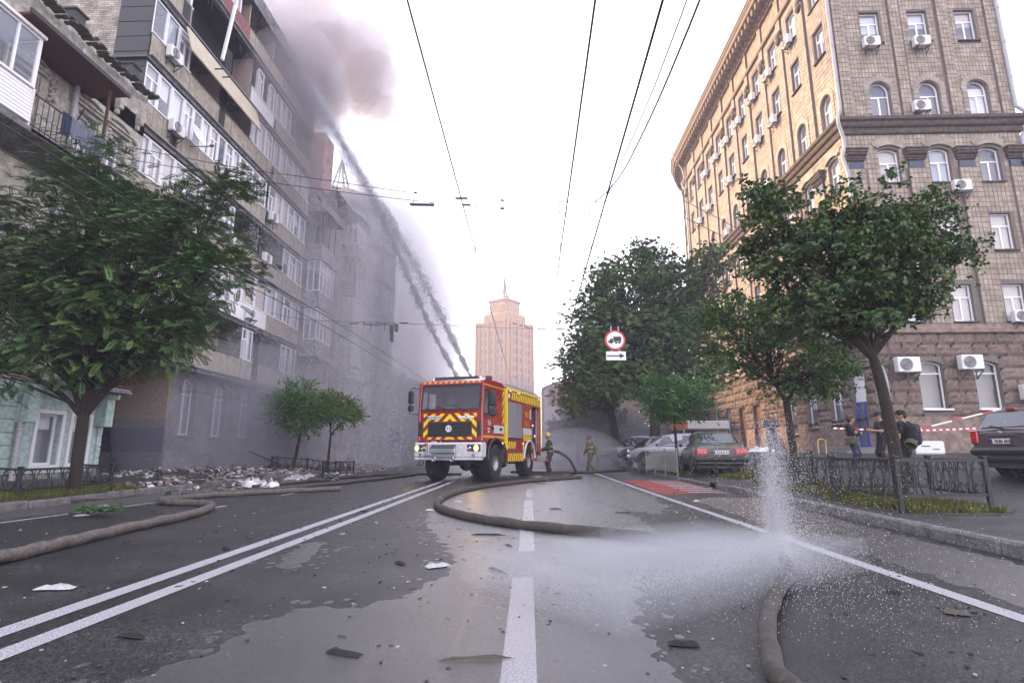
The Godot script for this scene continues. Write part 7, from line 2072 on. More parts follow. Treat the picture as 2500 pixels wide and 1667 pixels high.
	for q in [f, g]:
		for y in [[1.02, 0.163, 0.0], [1.22, 0.178, 0.02]]:
			var pts := []
			for k in 17: pts.append(V(cos(TAU * k / 16) * (y[1] + 0.035), y[0], sin(TAU * k / 16) * y[1] + y[2]))
			part(q, "reflective_band", MB.new().tube(pts, 0.018, 6), M.reflective)
		for s in [-1, 1]:
			var pts := []
			var fx: Vector3 = (V(0.12, 0, -0.02) if s > 0 else V(-0.12, 0, 0.08)) if q == f else (V(0.1, 0.03, -0.24) if s > 0 else V(-0.1, 0, 0.26))
			for k in 13: pts.append(fx * V(1, 1, 0.75) + V(cos(TAU * k / 12) * 0.096, 0.34, sin(TAU * k / 12) * 0.096))
			part(q, "reflective_band", MB.new().tube(pts, 0.014, 6), M.reflective)

func scroll_mesh() -> ArrayMesh:      # one module of the ornate railing, 0.34 wide, 0.5 tall
	var mb := MB.new()
	var oval := []
	for k in 17: oval.append(V(sin(TAU * k / 16) * 0.13, 0.25 + cos(TAU * k / 16) * 0.25, 0))
	mb.tube(oval, 0.0095, 5, false)
	for sy in [1.0, -1.0]:
		for sx in [1.0, -1.0]:
			var c := []
			for k in 12:
				var a := PI * 0.5 + 4.4 * k / 11.0
				var r := 0.085 - 0.005 * k
				c.append(V(sx * (0.02 + 0.045 - cos(a) * r * 0.5), 0.25 + sy * (0.145 + sin(a) * r), 0))
			mb.tube(c, 0.008, 5)
		mb.tube([V(0.17, 0.25, 0), V(0.14, 0.25 + sy * 0.14, 0), V(0.17, 0.25 + sy * 0.25, 0)], 0.009, 5)
	return mb.mesh(M.black_iron)

func ornate_fence(label: String, pts: Array, h: float, group := "") -> void:
	if not shared.has("scroll"): shared.scroll = scroll_mesh()
	var c := Vector3()
	for p in pts: c += p / pts.size()
	var o := thing("iron_fence", label, "fence", Transform3D(Basis(), c), group)
	var lo := h * 0.3
	var hi := h * 0.95
	for i in pts.size():
		var q: Vector3 = pts[i] - c
		part(o, "post", MB.new().box(q + V(0, h / 2 - 0.05, 0), V(0.065, h + 0.1, 0.065), Transform3D(), 0.008).box(q + V(0, h + 0.015, 0), V(0.085, 0.03, 0.085), Transform3D(), 0.008), M.black_iron)
		if i == pts.size() - 1: break
		var r: Vector3 = pts[i + 1] - c
		for y in [lo, hi]: part(o, "rail", MB.new().bar(q + V(0, y, 0), r + V(0, y, 0), 0.032, 0.04), M.black_iron)
		var d := r - q
		var l := V(d.x, 0, d.z).length()
		var k := maxi(1, roundi(l / 0.34))
		var x := V(d.x, 0, d.z).normalized()
		for s in k:
			var e := q.lerp(r, (s + 0.5) / k)
			part(o, "scroll", shared.scroll, null, Transform3D(Basis(x * (l / k / 0.34), V(0, (hi - lo) / 0.5, 0), x.cross(V(0, 1, 0))), e + V(0, lo, 0)))

func on(x: float, z: float) -> Vector3: return V(x, gy(x, z), z)

func hose(label: String, pts: Array, r: float, m: Material, group := "") -> void:
	var q := lerp_path(pts, 9)
	var o := thing("fire_hose", label, "hose", Transform3D(Basis(), q[0]), group)
	var p := []
	var rr := []
	for i in q.size():
		p.append(q[i] - q[0] + V(0, 0.006 * sin(i * 1.3), 0))
		rr.append(r * (1.0 + 0.05 * sin(i * 0.9 + pts.size()) + 0.03 * sin(i * 2.7)))
	part(o, "tube", MB.new().tube(p, rr, 12), m)
	for k in range(14, p.size() - 3, 38):
		var d: Vector3 = (p[k + 1] - p[k]).normalized()
		part(o, "coupling", MB.new().tube([p[k] - d * 0.09, p[k] - d * 0.03, p[k] + d * 0.03, p[k] + d * 0.09], [r * 1.08, r * 1.22, r * 1.22, r * 1.08], 12), M.metal_dark)

func street_things() -> void:
	mat("hose_cloth", lin(0.15, 0.125, 0.105), 0.8, {"coarse": noise(0.03, 807, "fbm", 0.45, 1.0), "coarse_every": 1.3, "tex": noise(0.09, 801, "fbm", 0.5, 1.0), "bump": noise(0.3, 802), "scale": 0.25, "every": 0.5})
	mat("hose_pale", lin(0.3, 0.25, 0.22), 0.8, {"coarse": noise(0.03, 807, "fbm", 0.45, 1.0), "coarse_every": 1.3, "tex": noise(0.07, 803, "fbm", 0.55, 1.0), "bump": noise(0.3, 802), "scale": 0.25, "every": 0.6})
	mat("pale_paint", lin(0.4, 0.42, 0.38), 0.6, {"tex": noise(0.06, 805, "fbm", 0.55, 1.0), "every": 0.7})
	mat("sign_white", lin(0.7, 0.7, 0.72), 0.4); mat("sign_red", lin(0.5, 0.02, 0.03), 0.4); mat("sign_yellow", lin(0.6, 0.7, 0.02), 0.4)
	ornate_fence("black scrolled iron fence, nearest, round the lime tree", [on(5.42, -10.55), on(5.36, -8.6), on(6.9, -8.95), on(6.98, -10.3)], 0.78, "black scrolled fences along the right kerb")
	ornate_fence("black scrolled iron fence behind the spray, round the thin dark tree", [on(7.4, -10.9), on(5.62, -10.85), on(5.72, -13.0), on(5.85, -15.2), on(7.4, -15.3)], 0.78, "black scrolled fences along the right kerb")
	ornate_fence("black scrolled iron fence before the acacia on the left pavement", [on(-10.6, -10.25), on(-9.42, -10.2), on(-9.58, -12.7), on(-10.6, -12.8)], 0.56)
	ornate_fence("low bent iron fence of the left misty maple", [on(-11.9, -26.2), on(-11.6, -25.0), on(-9.95, -24.9), on(-9.5, -26.0)], 0.56)
	ornate_fence("low iron fence of the right misty maple", [on(-9.3, -25.1), on(-8.5, -25.0), on(-8.3, -26.3), on(-9.2, -26.4)], 0.56)
	# pale pipe railing with loops before the parked cars
	var rl := thing("pipe_railing", "pale pipe railing with looped infill along the parked cars", "railing", Transform3D())
	var lp := MB.new()
	var ov := []
	for k in 13: ov.append(V(sin(TAU * k / 12) * 0.09, 0.5 + cos(TAU * k / 12) * 0.36, 0))
	lp.tube(ov, 0.014, 5, false)
	lp.tube([V(-0.17, 0.2, 0), V(-0.17, 0.8, 0)], 0.012, 5)
	var lm := lp.mesh(M.pale_paint)
	var zs := steps(-21.0, -41.0, 2.0)
	for i in zs.size():
		var a := on(5.3 + 0.02 * i, zs[i])
		part(rl, "post", MB.new().tube([a - V(0, 0.1, 0), a + V(0, 1.0, 0)], 0.03, 8), M.pale_paint)
		if i == zs.size() - 1: break
		var b := on(5.3 + 0.02 * (i + 1), zs[i + 1])
		for y in [0.14, 0.86]: part(rl, "rail", MB.new().tube([a + V(0, y, 0), b + V(0, y, 0)], 0.02, 6), M.pale_paint)
		for k in 5: part(rl, "loop", lm, null, Transform3D(Basis(V(0, 1, 0), PI / 2), a.lerp(b, (k + 0.5) / 5)))
	# hoses
	var w := func(a: Array, y := 0.062) -> Array:
		var o := []
		for p in a: o.append(V(p[0], (p[2] if p.size() > 2 else 0.0) + y, p[1]))
		return o
	hose("thick brown hose curling over the centre lane to the burst coupling", w.call([[1.8, -21.4], [0.9, -20.2], [0.1, -19.1], [-0.6, -17.6], [-1.45, -15.4], [-1.84, -13.0], [-1.8, -10.9], [-1.5, -9.6], [-0.91, -8.5], [-0.13, -7.63], [0.9, -6.87], [1.69, -6.15], [2.25, -5.66]]), 0.062, M.hose_cloth)
	hose("brown hose running from the burst coupling towards the viewer", w.call([[2.3, -5.55], [2.1, -4.9], [1.73, -4.24], [1.35, -3.5], [1.13, -2.93], [1.04, -2.5], [1.2, -1.6]]), 0.047, M.hose_cloth)
	var cp := thing("hose_coupling", "metal hose coupling where water bursts upward", "hose coupling", T(2.28, 0.062, -5.6, 0.4))
	part(cp, "collar", MB.new().tube([V(0, 0, -0.12), V(0, 0, 0.12)], 0.078, 12), M.chrome)
	for x in [-0.085, 0.085]: part(cp, "lug", MB.new().box(V(x, 0.0, 0), V(0.03, 0.03, 0.06), Transform3D(), 0.008), M.metal_grey)
	hose("long pale hose folding back on itself on the left carriageway", w.call([[-4.6, -2.5], [-4.75, -4.2], [-4.85, -5.4], [-4.95, -6.1], [-5.11, -7.24], [-5.24, -8.75], [-5.56, -9.8], [-5.9, -10.35], [-6.3, -10.6], [-6.9, -10.75], [-7.3, -11.1], [-7.3, -11.7], [-7.0, -12.6], [-5.9, -13.9], [-5.0, -14.8]]), 0.062, M.hose_pale)
	hose("grey brown hose beside the left debris, straight and nearest the kerb", w.call([[-7.7, -12.4], [-6.9, -13.6], [-6.3, -15.6], [-5.5, -19.5], [-4.9, -23.8]]), 0.06, M.hose_cloth)
	hose("dark hose running along the debris towards the fire engine's far wheel", w.call([[-7.6, -15.4], [-7.1, -20.5], [-6.0, -23.6], [-4.6, -24.4], [-3.0, -24.0]]), 0.055, M.hose_cloth)
	hose("hose arching from the pump to the road behind the fire engine", [V(0.75, 1.0, -25.6), V(1.15, 1.0, -25.5), V(1.6, 0.72, -25.4), V(1.86, 0.3, -25.4), V(1.9, 0.06, -25.7), V(1.2, 0.06, -26.5)], 0.06, M.hose_cloth)
	hose("hose lying across the lanes behind the fire engine", w.call([[-1.0, -26.8], [1.0, -26.4], [2.6, -26.6], [3.9, -28.6], [4.8, -29.6]]), 0.06, M.hose_cloth)
	hose("short looped hose under the fire engine's rear wheel", w.call([[0.2, -19.6], [0.6, -21.6], [1.6, -23.0], [0.6, -24.4], [-0.4, -24.6]]), 0.06, M.hose_cloth)
	# road sign for lorries with its arrow plate, hung from the span wire
	var sg := thing("hanging_sign", "round no-lorries sign with an arrow plate hung from the span wire", "road sign", T(4.1, 6.35, -26.9))
	var rot := Transform3D(Basis(V(1, 0, 0), PI / 2), Vector3())
	part(sg, "disc", MB.new().lathe([Vector2(0, 0.0), Vector2(0.5, 0.0), Vector2(0.5, 0.02), Vector2(0, 0.02)], 32, rot), M.sign_red)
	part(sg, "white_face", MB.new().lathe([Vector2(0, 0.0), Vector2(0.41, 0.0), Vector2(0.41, 0.024), Vector2(0, 0.024)], 32, rot), M.sign_white)
	var ly := MB.new()
	ly.prism(PackedVector2Array([Vector2(-0.08, -0.06), Vector2(0.3, -0.06), Vector2(0.3, 0.17), Vector2(-0.08, 0.17)]), 0.024, 0.03)
	ly.prism(PackedVector2Array([Vector2(-0.33, -0.12), Vector2(-0.1, -0.12), Vector2(-0.1, 0.08), Vector2(-0.22, 0.08), Vector2(-0.25, -0.01), Vector2(-0.33, -0.03)]), 0.024, 0.03)
	ly.box(V(0.0, -0.085, 0.027), V(0.62, 0.02, 0.006))
	for x in [-0.2, 0.05, 0.2]: ly.lathe([Vector2(0, 0.024), Vector2(0.055, 0.024), Vector2(0.055, 0.031), Vector2(0, 0.031)], 14, Transform3D(rot.basis, V(x, -0.13, 0)))
	part(sg, "lorry_symbol", ly, M.ink, Transform3D(), "", "stuff")
	var pb := part(sg, "arrow_plate", MB.new().box(V(0.02, -0.78, 0.01), V(0.96, 0.44, 0.02), Transform3D(), 0.006), M.sign_white)
	part(pb, "arrow", MB.new().prism(PackedVector2Array([Vector2(-0.42, -0.81), Vector2(0.2, -0.81), Vector2(0.2, -0.9), Vector2(0.44, -0.78), Vector2(0.2, -0.66), Vector2(0.2, -0.75), Vector2(-0.42, -0.75)]), 0.02, 0.026), M.ink)
	for x in [-0.18, 0.18]: part(sg, "strap", MB.new().box(V(x, 0.0, -0.012), V(0.05, 1.4, 0.02)).box(V(x, 0.6, -0.012), V(0.07, 0.06, 0.04), Transform3D(), 0.01), M.metal_grey)
	# crossing signs
	var cs := thing("crossing_sign", "blue pedestrian crossing sign on a post, dim in the left mist", "road sign", T(-9.8, 0.1, -40))
	part(cs, "post", MB.new().tube([V(0, 0, 0), V(0, 2.4, 0)], 0.035, 8), M.metal_grey)
	part(cs, "plate", MB.new().box(V(0, 2.0, 0.04), V(0.72, 0.72, 0.02), Transform3D(), 0.01), M.blue_door)
	part(cs, "triangle", MB.new().prism(PackedVector2Array([Vector2(-0.28, 1.76), Vector2(0.28, 1.76), Vector2(0, 2.26)]), 0.05, 0.056), M.sign_white)
	var c2 := thing("crossing_sign", "fluorescent bordered crossing sign behind the walking firefighter", "road sign", T(3.6, 0.1, -43))
	part(c2, "post", MB.new().tube([V(0, 0, 0), V(0, 2.6, 0)], 0.035, 8), M.metal_grey)
	part(c2, "border", MB.new().box(V(0.1, 2.35, 0.04), V(0.9, 0.9, 0.02), Transform3D(), 0.01), M.sign_yellow)
	part(c2, "plate", MB.new().box(V(0.1, 2.35, 0.055), V(0.66, 0.66, 0.02), Transform3D(), 0.01), M.blue_door)
	# blocks, barrier, tape, racks on the right
	var bl := MB.new()
	var f := FastNoiseLite.new()
	f.seed = 8; f.frequency = 1.5
	bl.box(V(0, 0.3, 0), V(1.5, 0.62, 0.55), Transform3D(), 0.05)
	for i in bl.v.size(): bl.v[i] += bl.n[i] * f.get_noise_3dv(bl.v[i] * 3.0) * 0.03
	solo("concrete_block", bl, M.concrete, "rough grey concrete block before the plum-grey off-roader", "concrete block", T(12.15, gy(12.15, -13.3) - 0.05, -13.3, 0.05))
	var wb := solo("concrete_block", MB.new().box(V(0, 0.28, 0), V(1.35, 0.56, 0.6), Transform3D(), 0.06), M.blind1, "white painted concrete block against the granite wall", "concrete block", T(16.9, 0.88, -25.0, 0.08))
	part(wb, "stencil", MB.new().box(V(-0.2, 0.35, 0.304), V(0.4, 0.05, 0.006)).box(V(0.25, 0.22, 0.304), V(0.3, 0.05, 0.006)), M.concrete, Transform3D(), "", "stuff")
	var ba := thing("barrier_pole", "tilted red and white barrier pole behind the off-roader", "barrier", T(16.2, 0.9, -23.6))
	part(ba, "cabinet", MB.new().box(V(-0.9, 0.5, 0), V(0.34, 1.0, 0.34), Transform3D(), 0.03), M.metal_dark)
	for k in 9: part(ba, "pole_band", MB.new().bar(V(-0.8 + k * 0.42, 0.92 + k * 0.1, 0.1), V(-0.38 + k * 0.42, 1.02 + k * 0.1, 0.1), 0.09, 0.05), M.sign_red if k % 3 == 1 else M.sign_white)
	var tp := thing("barrier_tape", "red and white tape strung along the granite wall", "tape", T(13.2, 2.0, -25.0))
	for k in 44: part(tp, "band", MB.new().box(V(k * 0.14, -0.1 * sin(PI * k / 44.0), 0), V(0.14, 0.07, 0.004)), M.sign_red if k % 2 else M.sign_white)
	for k in 4:
		var rk_ := thing("bike_hoop", ["yellow bike hoop beside the steps, leftmost of four", "green bike hoop beside the steps", "dark bike hoop beside the steps, third of four", "dark bike hoop beside the steps, rightmost of four"][k], "bike hoop", T(12.55 + 0.22 * k, gy(12.6, -25), -25 - 0.4 * k, 0.3), "bike hoops by the steps")
		part(rk_, "hoop", MB.new().tube(lerp_path([V(-0.2, 0, 0), V(-0.2, 0.5, 0), V(-0.12, 0.62, 0), V(0.12, 0.62, 0), V(0.2, 0.5, 0), V(0.2, 0, 0)], 4), 0.02, 6), [M.amber_paint, M.green_panel, M.metal_dark, M.metal_dark][k])
	var pl := MB.new().box(V(0, 0, 0), V(0.32, 0.03, 2.3), Transform3D(), 0.008)
	solo("fallen_plank", pl, M.slate, "dark fallen plank leaning against the low bent fence", "plank", Transform3D(Basis(V(0, 1, 0), -0.9) * Basis(V(1, 0, 0), -0.42), V(-11.3, 0.55, -24.6)))

func overhead() -> void:
	mat("wire", lin(0.02, 0.02, 0.022), 0.5)
	var run := func(called: String, label: String, pts: Array, r: float, group := "") -> Node3D:
		var o := thing(called, label, "overhead wire", Transform3D(Basis(), pts[0]), group)
		var q := []
		for p in pts: q.append(p - pts[0])
		part(o, "wire", MB.new().tube(lerp_path(q, 6), r, 5), M.wire)
		return o
	var g := "trolley wires over the road"
	run.call("trolley_wire", "trolley wire over the opposite lane, dropping to the tower", [V(-1.3, 5.9, 6), V(-1.35, 5.8, -12.8), V(-1.4, 5.75, -27), V(-1.5, 5.9, -90)], 0.011, g)
	run.call("trolley_wire", "trolley wire nearest the middle of the sky", [V(0.72, 5.9, 6), V(0.73, 5.8, -13), V(0.74, 5.7, -27), V(0.7, 5.8, -55), V(-0.8, 6, -90)], 0.014, g)
	run.call("trolley_wire", "heavier trolley wire to the right, passing before the chestnuts", [V(1.45, 5.9, 6), V(1.47, 5.8, -13), V(1.45, 5.7, -27), V(1.3, 5.8, -55), V(0.2, 6, -90)], 0.016, g)
	run.call("trolley_wire", "left trolley wire over the far kerb lane, the nearer one", [V(-8.9, 5.9, 4), V(-8.5, 5.8, -12), V(-8.05, 5.8, -21.5), V(-8.0, 5.75, -40), V(-8.6, 5.8, -80)], 0.013, g)
	run.call("trolley_wire", "left trolley wire over the far kerb lane, the one nearer the middle", [V(-8.2, 5.9, 4), V(-7.8, 5.8, -12), V(-7.35, 5.8, -21.5), V(-7.2, 5.75, -40), V(-7.6, 5.8, -80)], 0.013, g)
	run.call("feeder_cable", "twisted feeder cable looping right of the trolley wires", [V(2.05, 6.1, 6), V(2.0, 6.15, -5), V(1.95, 6.5, -9.5), V(1.85, 6.9, -11.8), V(1.6, 7.08, -13)], 0.014)
	run.call("feeder_cable", "thin dashed cable between feeder loop and chestnut", [V(1.9, 6.3, 6), V(1.85, 6.2, -6), V(1.7, 6.6, -13), V(1.75, 6.3, -26), V(1.8, 5.0, -34)], 0.009)
	var s1: Node3D = run.call("span_wire", "upper span wire crossing the street at the lamp", [V(-13.0, 9.4, -13), V(-7.86, 8.26, -13), V(-5.89, 7.92, -13), V(-1.73, 7.25, -13), V(1.81, 7.1, -13), V(3.69, 7.16, -13), V(15.6, 8.6, -27)], 0.009)
	var s2: Node3D = run.call("span_wire", "lower span wire crossing the street, carrying the tube lamp", [V(-13.0, 9.0, -13), V(-7.36, 7.89, -13), V(-2.94, 7.21, -13), V(-0.8, 6.98, -13), V(1.96, 6.73, -13), V(3.66, 6.72, -13), V(15.6, 8.0, -27)], 0.009)
	var s3: Node3D = run.call("span_wire", "span wire further along that carries the no-lorries sign", [V(-13.2, 7.9, -27), V(-11.08, 7.51, -27), V(-6.98, 7.32, -27), V(1.29, 6.92, -27), V(3.86, 6.98, -27), V(10.25, 7.33, -27), V(15.5, 7.8, -28)], 0.01)
	run.call("service_wire", "thin service wire sloping across the tiled building to its right edge", [V(4.6, 4.6, -9), V(8.6, 5.6, -11.5), V(15.0, 10.0, -20), V(23, 14, -25.9)], 0.008)
	var clamp := func(p: Node3D, at: Vector3, long := 0.3) -> void:
		var e := at - p.position
		part(p, "insulator", MB.new().tube([e - V(long / 2, 0, 0), e + V(long / 2, 0.0, 0)], 0.028, 6), M.metal_dark)
	clamp.call(s1, V(-1.73, 7.25, -13)); clamp.call(s2, V(-1.6, 7.07, -13), 0.2); clamp.call(s1, V(-2.9, 7.42, -13), 0.06); clamp.call(s1, V(-0.7, 7.18, -13), 0.06); clamp.call(s2, V(-0.7, 6.96, -13), 0.1)
	for x in [-8.05, -7.35]:
		var e := V(x, 7.36, -27) - s3.position
		part(s3, "hanger", MB.new().bar(e, e - V(0.05, 0.4, 0.2), 0.03, 0.03).bar(e - V(0.35, 0.1, 0), e + V(0.35, -0.12, 0), 0.05, 0.05).bar(e - V(0.3, 0.1, 0), e - V(0.4, -0.05, 0), 0.04, 0.04), M.metal_dark)
	for x in [-8.9, -6.4, 0.5, 1.45]: clamp.call(s3, V(x, 7.32 if x < -3 else 6.96, -27), 0.45)
	for x in [0.74, 1.45]:
		var e := V(x, 6.93, -27) - s3.position
		part(s3, "hanger", MB.new().bar(e, e - V(0, 1.22, 0), 0.02, 0.02), M.metal_dark)
	for x in [-1.36, 0.73, 1.47]:
		var e := V(x, 7.1, -13) - s2.position
		part(s2, "hanger", MB.new().bar(e, e - V(0, 1.3, 0), 0.018, 0.018), M.metal_dark)
	var lamp := thing("tube_lamp", "slim tube street lamp hung on the lower span wire", "street lamp", T(-2.72, 7.1, -13, 0.1))
	part(lamp, "housing", MB.new().box(V(0, 0, 0), V(0.62, 0.05, 0.13), Transform3D(), 0.02), M.metal_grey)
	part(lamp, "hook", MB.new().bar(V(0.22, 0.02, 0), V(0.22, 0.14, 0), 0.02, 0.02).bar(V(-0.22, 0.02, 0), V(-0.22, 0.2, 0), 0.015, 0.015), M.metal_dark)
	var sgn := thing("hanging_signal", "dark hanging signal cluster on the span wire beside the water jet", "signal", T(-6.9, 7.1, -27))
	for k in 3: part(sgn, "lamp_head", MB.new().box(V([-0.08, 0.16, -0.05][k], [-0.1, -0.02, -0.52][k], 0), V(0.17, 0.42, 0.2), Transform3D(), 0.05), M.metal_dark)
	part(sgn, "hook", MB.new().bar(V(0, 0.25, 0), V(0, -0.6, 0), 0.03, 0.03), M.metal_dark)

func debris() -> void:
	mat("rubble", Color.WHITE, 0.9, {"vcol": true})
	mat("char", lin(0.022, 0.018, 0.015), 0.8, {"tex": noise(0.08, 851, "ridge", 0.4, 1.0), "bump": noise(0.08, 852, "ridge", 0, 1), "scale": 1.0, "every": 0.3, "world": false})
	mat("wood_grey", lin(0.1, 0.085, 0.07), 0.85, {"tex": noise(0.06, 853, "ridge", 0.5, 1.0), "every": 0.3, "world": false})
	var r := RandomNumberGenerator.new()
	r.seed = 99
	var shard := func(seed_: int, w: float, l: float, h: float) -> ArrayMesh:      # splintered piece with uneven outline
		var q := RandomNumberGenerator.new()
		q.seed = seed_
		var p := PackedVector2Array()
		for k in 9:
			var a := TAU * k / 9
			p.append(Vector2(cos(a) * w * q.randf_range(0.6, 1.1), sin(a) * l * q.randf_range(0.7, 1.1)) * 0.5)
		return MB.new().prism(p, 0, h, Transform3D(Basis(V(1, 0, 0), V(0, 0, -1), V(0, 1, 0)), Vector3())).mesh()
	# rubble heap along the left pavement and gutter
	var kinds := [shard.call(1, 0.14, 0.2, 0.05), shard.call(2, 0.1, 0.3, 0.03), shard.call(3, 0.22, 0.16, 0.08), shard.call(4, 0.3, 0.4, 0.012)]
	for kk in 4:
		var ts := []
		var cs := []
		for i in [900, 700, 500, 260][kk]:
			var z := -13.0 - 19.0 * pow(r.randf(), 0.8)
			var x := lerpf(-13.4, lk(z) + 1.6, r.randf())
			if x > lk(z) and r.randf() < 0.6: x -= 2.0
			if z > -16.5 and x < -10.5: continue
			var heap := 0.1 * smooth(-9.0, -12.0, x) * smooth(-16.5, -19.5, z)
			ts.append(Transform3D(Basis.from_euler(V(r.randf_range(-.5, .5), r.randf() * TAU, r.randf_range(-.5, .5))).scaled(Vector3.ONE * r.randf_range(0.25, 0.9)), V(x, gy(x, z) + heap * r.randf() + 0.01, z)))
			var c := r.randf()
			var v := r.randf_range(0.6, 1.1)
			cs.append((Color(0.5, 0.49, 0.5) if c < 0.26 else Color(0.2, 0.17, 0.15) if c < 0.65 else Color(0.05, 0.045, 0.045) if c < 0.92 else Color(0.24, 0.15, 0.11)) * v)
		var o := many(self, numbered("rubble"), kinds[kk], M.rubble, ts, cs)
		meta(o, "litter of broken plaster, glass and board along the left pavement", "rubble", "rubble along the left pavement")
	# flakes and splinters strewn over the road
	for kk in 2:
		var ts := []
		var cs := []
		for i in [3800, 700][kk]:
			var z := -2.2 - 28.0 * pow(r.randf(), 1.3)
			var x := lerpf(lk(z), rk(z), pow(r.randf(), 0.8 + 0.5 * r.randf()))
			var s := r.randf_range(0.03, 0.15) * (1.0 + 0.04 * -z) if kk == 0 else r.randf_range(0.06, 0.22) * (1.0 + 0.03 * -z)
			ts.append(Transform3D(Basis(V(0, 1, 0), r.randf() * TAU).scaled(V(s, s * 0.8, s)), V(x, 0.004, z)))
			cs.append((Color(0.03, 0.026, 0.024) if r.randf() < 0.86 else Color(0.3, 0.26, 0.22)) * r.randf_range(0.7, 1.3))
		var o := many(self, numbered("litter"), [kinds[0], kinds[1]][kk], M.rubble, ts, cs)
		meta(o, "dark flakes and splinters strewn over the wet road", "litter", "fine litter on the road")
	# pieces one could pick up
	var pieces := [
		[-0.84, -5.19, "white", 0.225, 0.120, 0.6, "torn white board lying at the edge of the light wet patch"], [-3.53, -4.28, "white", 0.270, 0.112, 0.1, "torn white paper by the double line at lower left"],
		[-0.95, -3.01, "char", 0.06, 0.2, 1.2, "splintered charred wood in the wet patch, lower centre"], [-0.55, -7.07, "char", 0.05, 0.42, 1.5, "charred stick below the hose, left of the centre dash"],
		[-0.26, -6.3, "char", 0.05, 0.16, 0.3, "small charred chunk beside the centre dash"], [-2.2, -3.23, "char", 0.04, 0.16, 1.3, "thin charred splinter at lower left by the double line"], [0.79, -3.21, "char", 0.06, 0.16, 1.4, "dark chunk in the spray mist, lower right"],
		[2.66, -3.86, "wood", 0.1, 0.14, 1.2, "brown flat chip right of the spray"], [2.59, -4.38, "char", 0.05, 0.1, 1.0, "black chip above the brown chip right of the spray"], [2.95, -3.45, "char", 0.06, 0.14, 1.5, "black chip nearest the right edge line"],
		[-8.0, -10.5, "white", 0.165, 0.240, 0.7, "crumpled white scrap standing in the left gutter"], [-7.1, -8.9, "white", 0.225, 0.112, 0.4, "flat pale scrap beside the left edge line"], [-7.6, -11.9, "white", 0.150, 0.160, 0.4, "grey white rag near the left kerb"],
		[-1.76, -9.9, "white", 0.165, 0.128, 0.2, "white packet beside the bend of the brown hose"], [-1.5, -11.6, "white", 0.120, 0.160, 0.9, "white crumple inside the bend of the brown hose"], [3.35, -11.9, "white", 0.255, 0.128, 1.2, "white torn sheet beyond the right edge line"],
		[-0.3, -5.0, "wood", 0.02, 0.3, 0.6, "thin pale stick in the wet patch by the dash"], [-0.28, -2.95, "wood", 0.008, 0.36, 1.7, "curved twig at the bottom of the picture"], [-1.2, -5.3, "char", 0.05, 0.16, 0.7, "black flake at the rim of the dry patch"], [-3.2, -6.0, "char", 0.03, 0.16, 0.9, "black strip between hose and double line"],
		[-2.85, -9.7, "char", 0.1, 0.24, 0.5, "black scrap lying on the double line"], [0.95, -5.9, "wood", 0.04, 0.3, 1.5, "wooden slat below the brown hose, right of the dash"], [1.5, -9.6, "char", 0.05, 0.3, 1.4, "dark stick beyond the brown hose, right lane"], [0.4, -10.2, "char", 0.05, 0.24, 1.3, "dark stick right of the centre dash beyond the hose"]]
	for i in pieces.size():
		var p: Array = pieces[i]
		var m: Material = {"white": M.paper, "char": M.char, "wood": M.wood_grey}[p[2]]
		var q := RandomNumberGenerator.new()
		q.seed = 200 + i
		var rows := []
		var tall: float = 0.02 if p[2] != "white" else 0.03
		for a in 6:
			var row := []
			for b in 5:
				var e := 0.0 if a in [0, 5] or b in [0, 4] else 1.0
				row.append(V((b - 2) / 4.0 * p[3] * q.randf_range(0.8, 1.2), 0.008 + e * tall * q.randf_range(0.2, 1.0), (a - 2.5) / 5.0 * p[4] * q.randf_range(0.9, 1.1)))
			rows.append(row)
		var mb := MB.new().skin(rows)
		mb.up()
		var cat: String = {"white": "scrap", "char": "charred wood", "wood": "wood"}[p[2]]
		solo(cat.replace(" ", "_") if p[2] != "white" else "paper_scrap", mb, m, p[6], cat, T(p[0], gy(p[0], p[1]) + 0.002, p[1], p[5]))
	var cr := thing("plastic_crate", "black plastic crate at the kerb in front of the rubble", "crate", T(-9.45, gy(-9.45, -15.8), -15.8, 0.3))
	for s in [[0, -0.15, 0.42, 0.02], [0, 0.15, 0.42, 0.02], [-0.2, 0, 0.02, 0.3], [0.2, 0, 0.02, 0.3]]:
		for y in 3: part(cr, "slat", MB.new().box(V(s[0], 0.05 + y * 0.09, s[1]), V(s[2], 0.06, s[3]), Transform3D(), 0.004), M.black_plastic)
	part(cr, "floor", MB.new().box(V(0, 0.015, 0), V(0.4, 0.02, 0.3)), M.black_plastic)
	for a in [[-7.7, -15.9, 0.9, M.sign_white, "big crumpled white sheet beside the hoses on the left"], [-8.2, -20.2, 1.2, M.paper, "pale sheet of insulation further along the left gutter"], [-7.2, -19.4, 1.0, M.black_plastic, "black bag spread over the left lane edge"], [-8.6, -17.2, 0.8, M.mural_pale, "pinkish torn board by the hoses on the left"], [10.6, -26.4, 1.2, M.sign_white, "white sheet lying before the pale steps"]]:
		var fz := FastNoiseLite.new()
		fz.seed = int(a[2] * 31); fz.frequency = 2.6
		var rows := []
		for i in 10:
			var row := []
			for j in 10:
				var u: float = (i - 4.5) / 9.0 * a[2]
				var v: float = (j - 4.5) / 9.0 * a[2] * 0.8
				var e := 1.0 - smooth(0.3, 0.5, maxf(absf(i - 4.5), absf(j - 4.5)) / 9.0)
				row.append(V(u + fz.get_noise_2d(v * 3, u) * 0.2, 0.02 + absf(fz.get_noise_2d(u * 1.5 + a[1], v * 1.5)) * 0.4 * (0.25 + e), v + fz.get_noise_2d(u * 3, v + 9) * 0.2))
			rows.append(row)
		var mb := MB.new().skin(rows)
		mb.up()
		solo("sheet", mb, a[3], a[4], "sheet", T(a[0], gy(a[0], a[1]), a[1]))
	var br := thing("fallen_branch", "small green leafy branch lying in the left lane", "branch", T(-6.9, 0.03, -9.0))
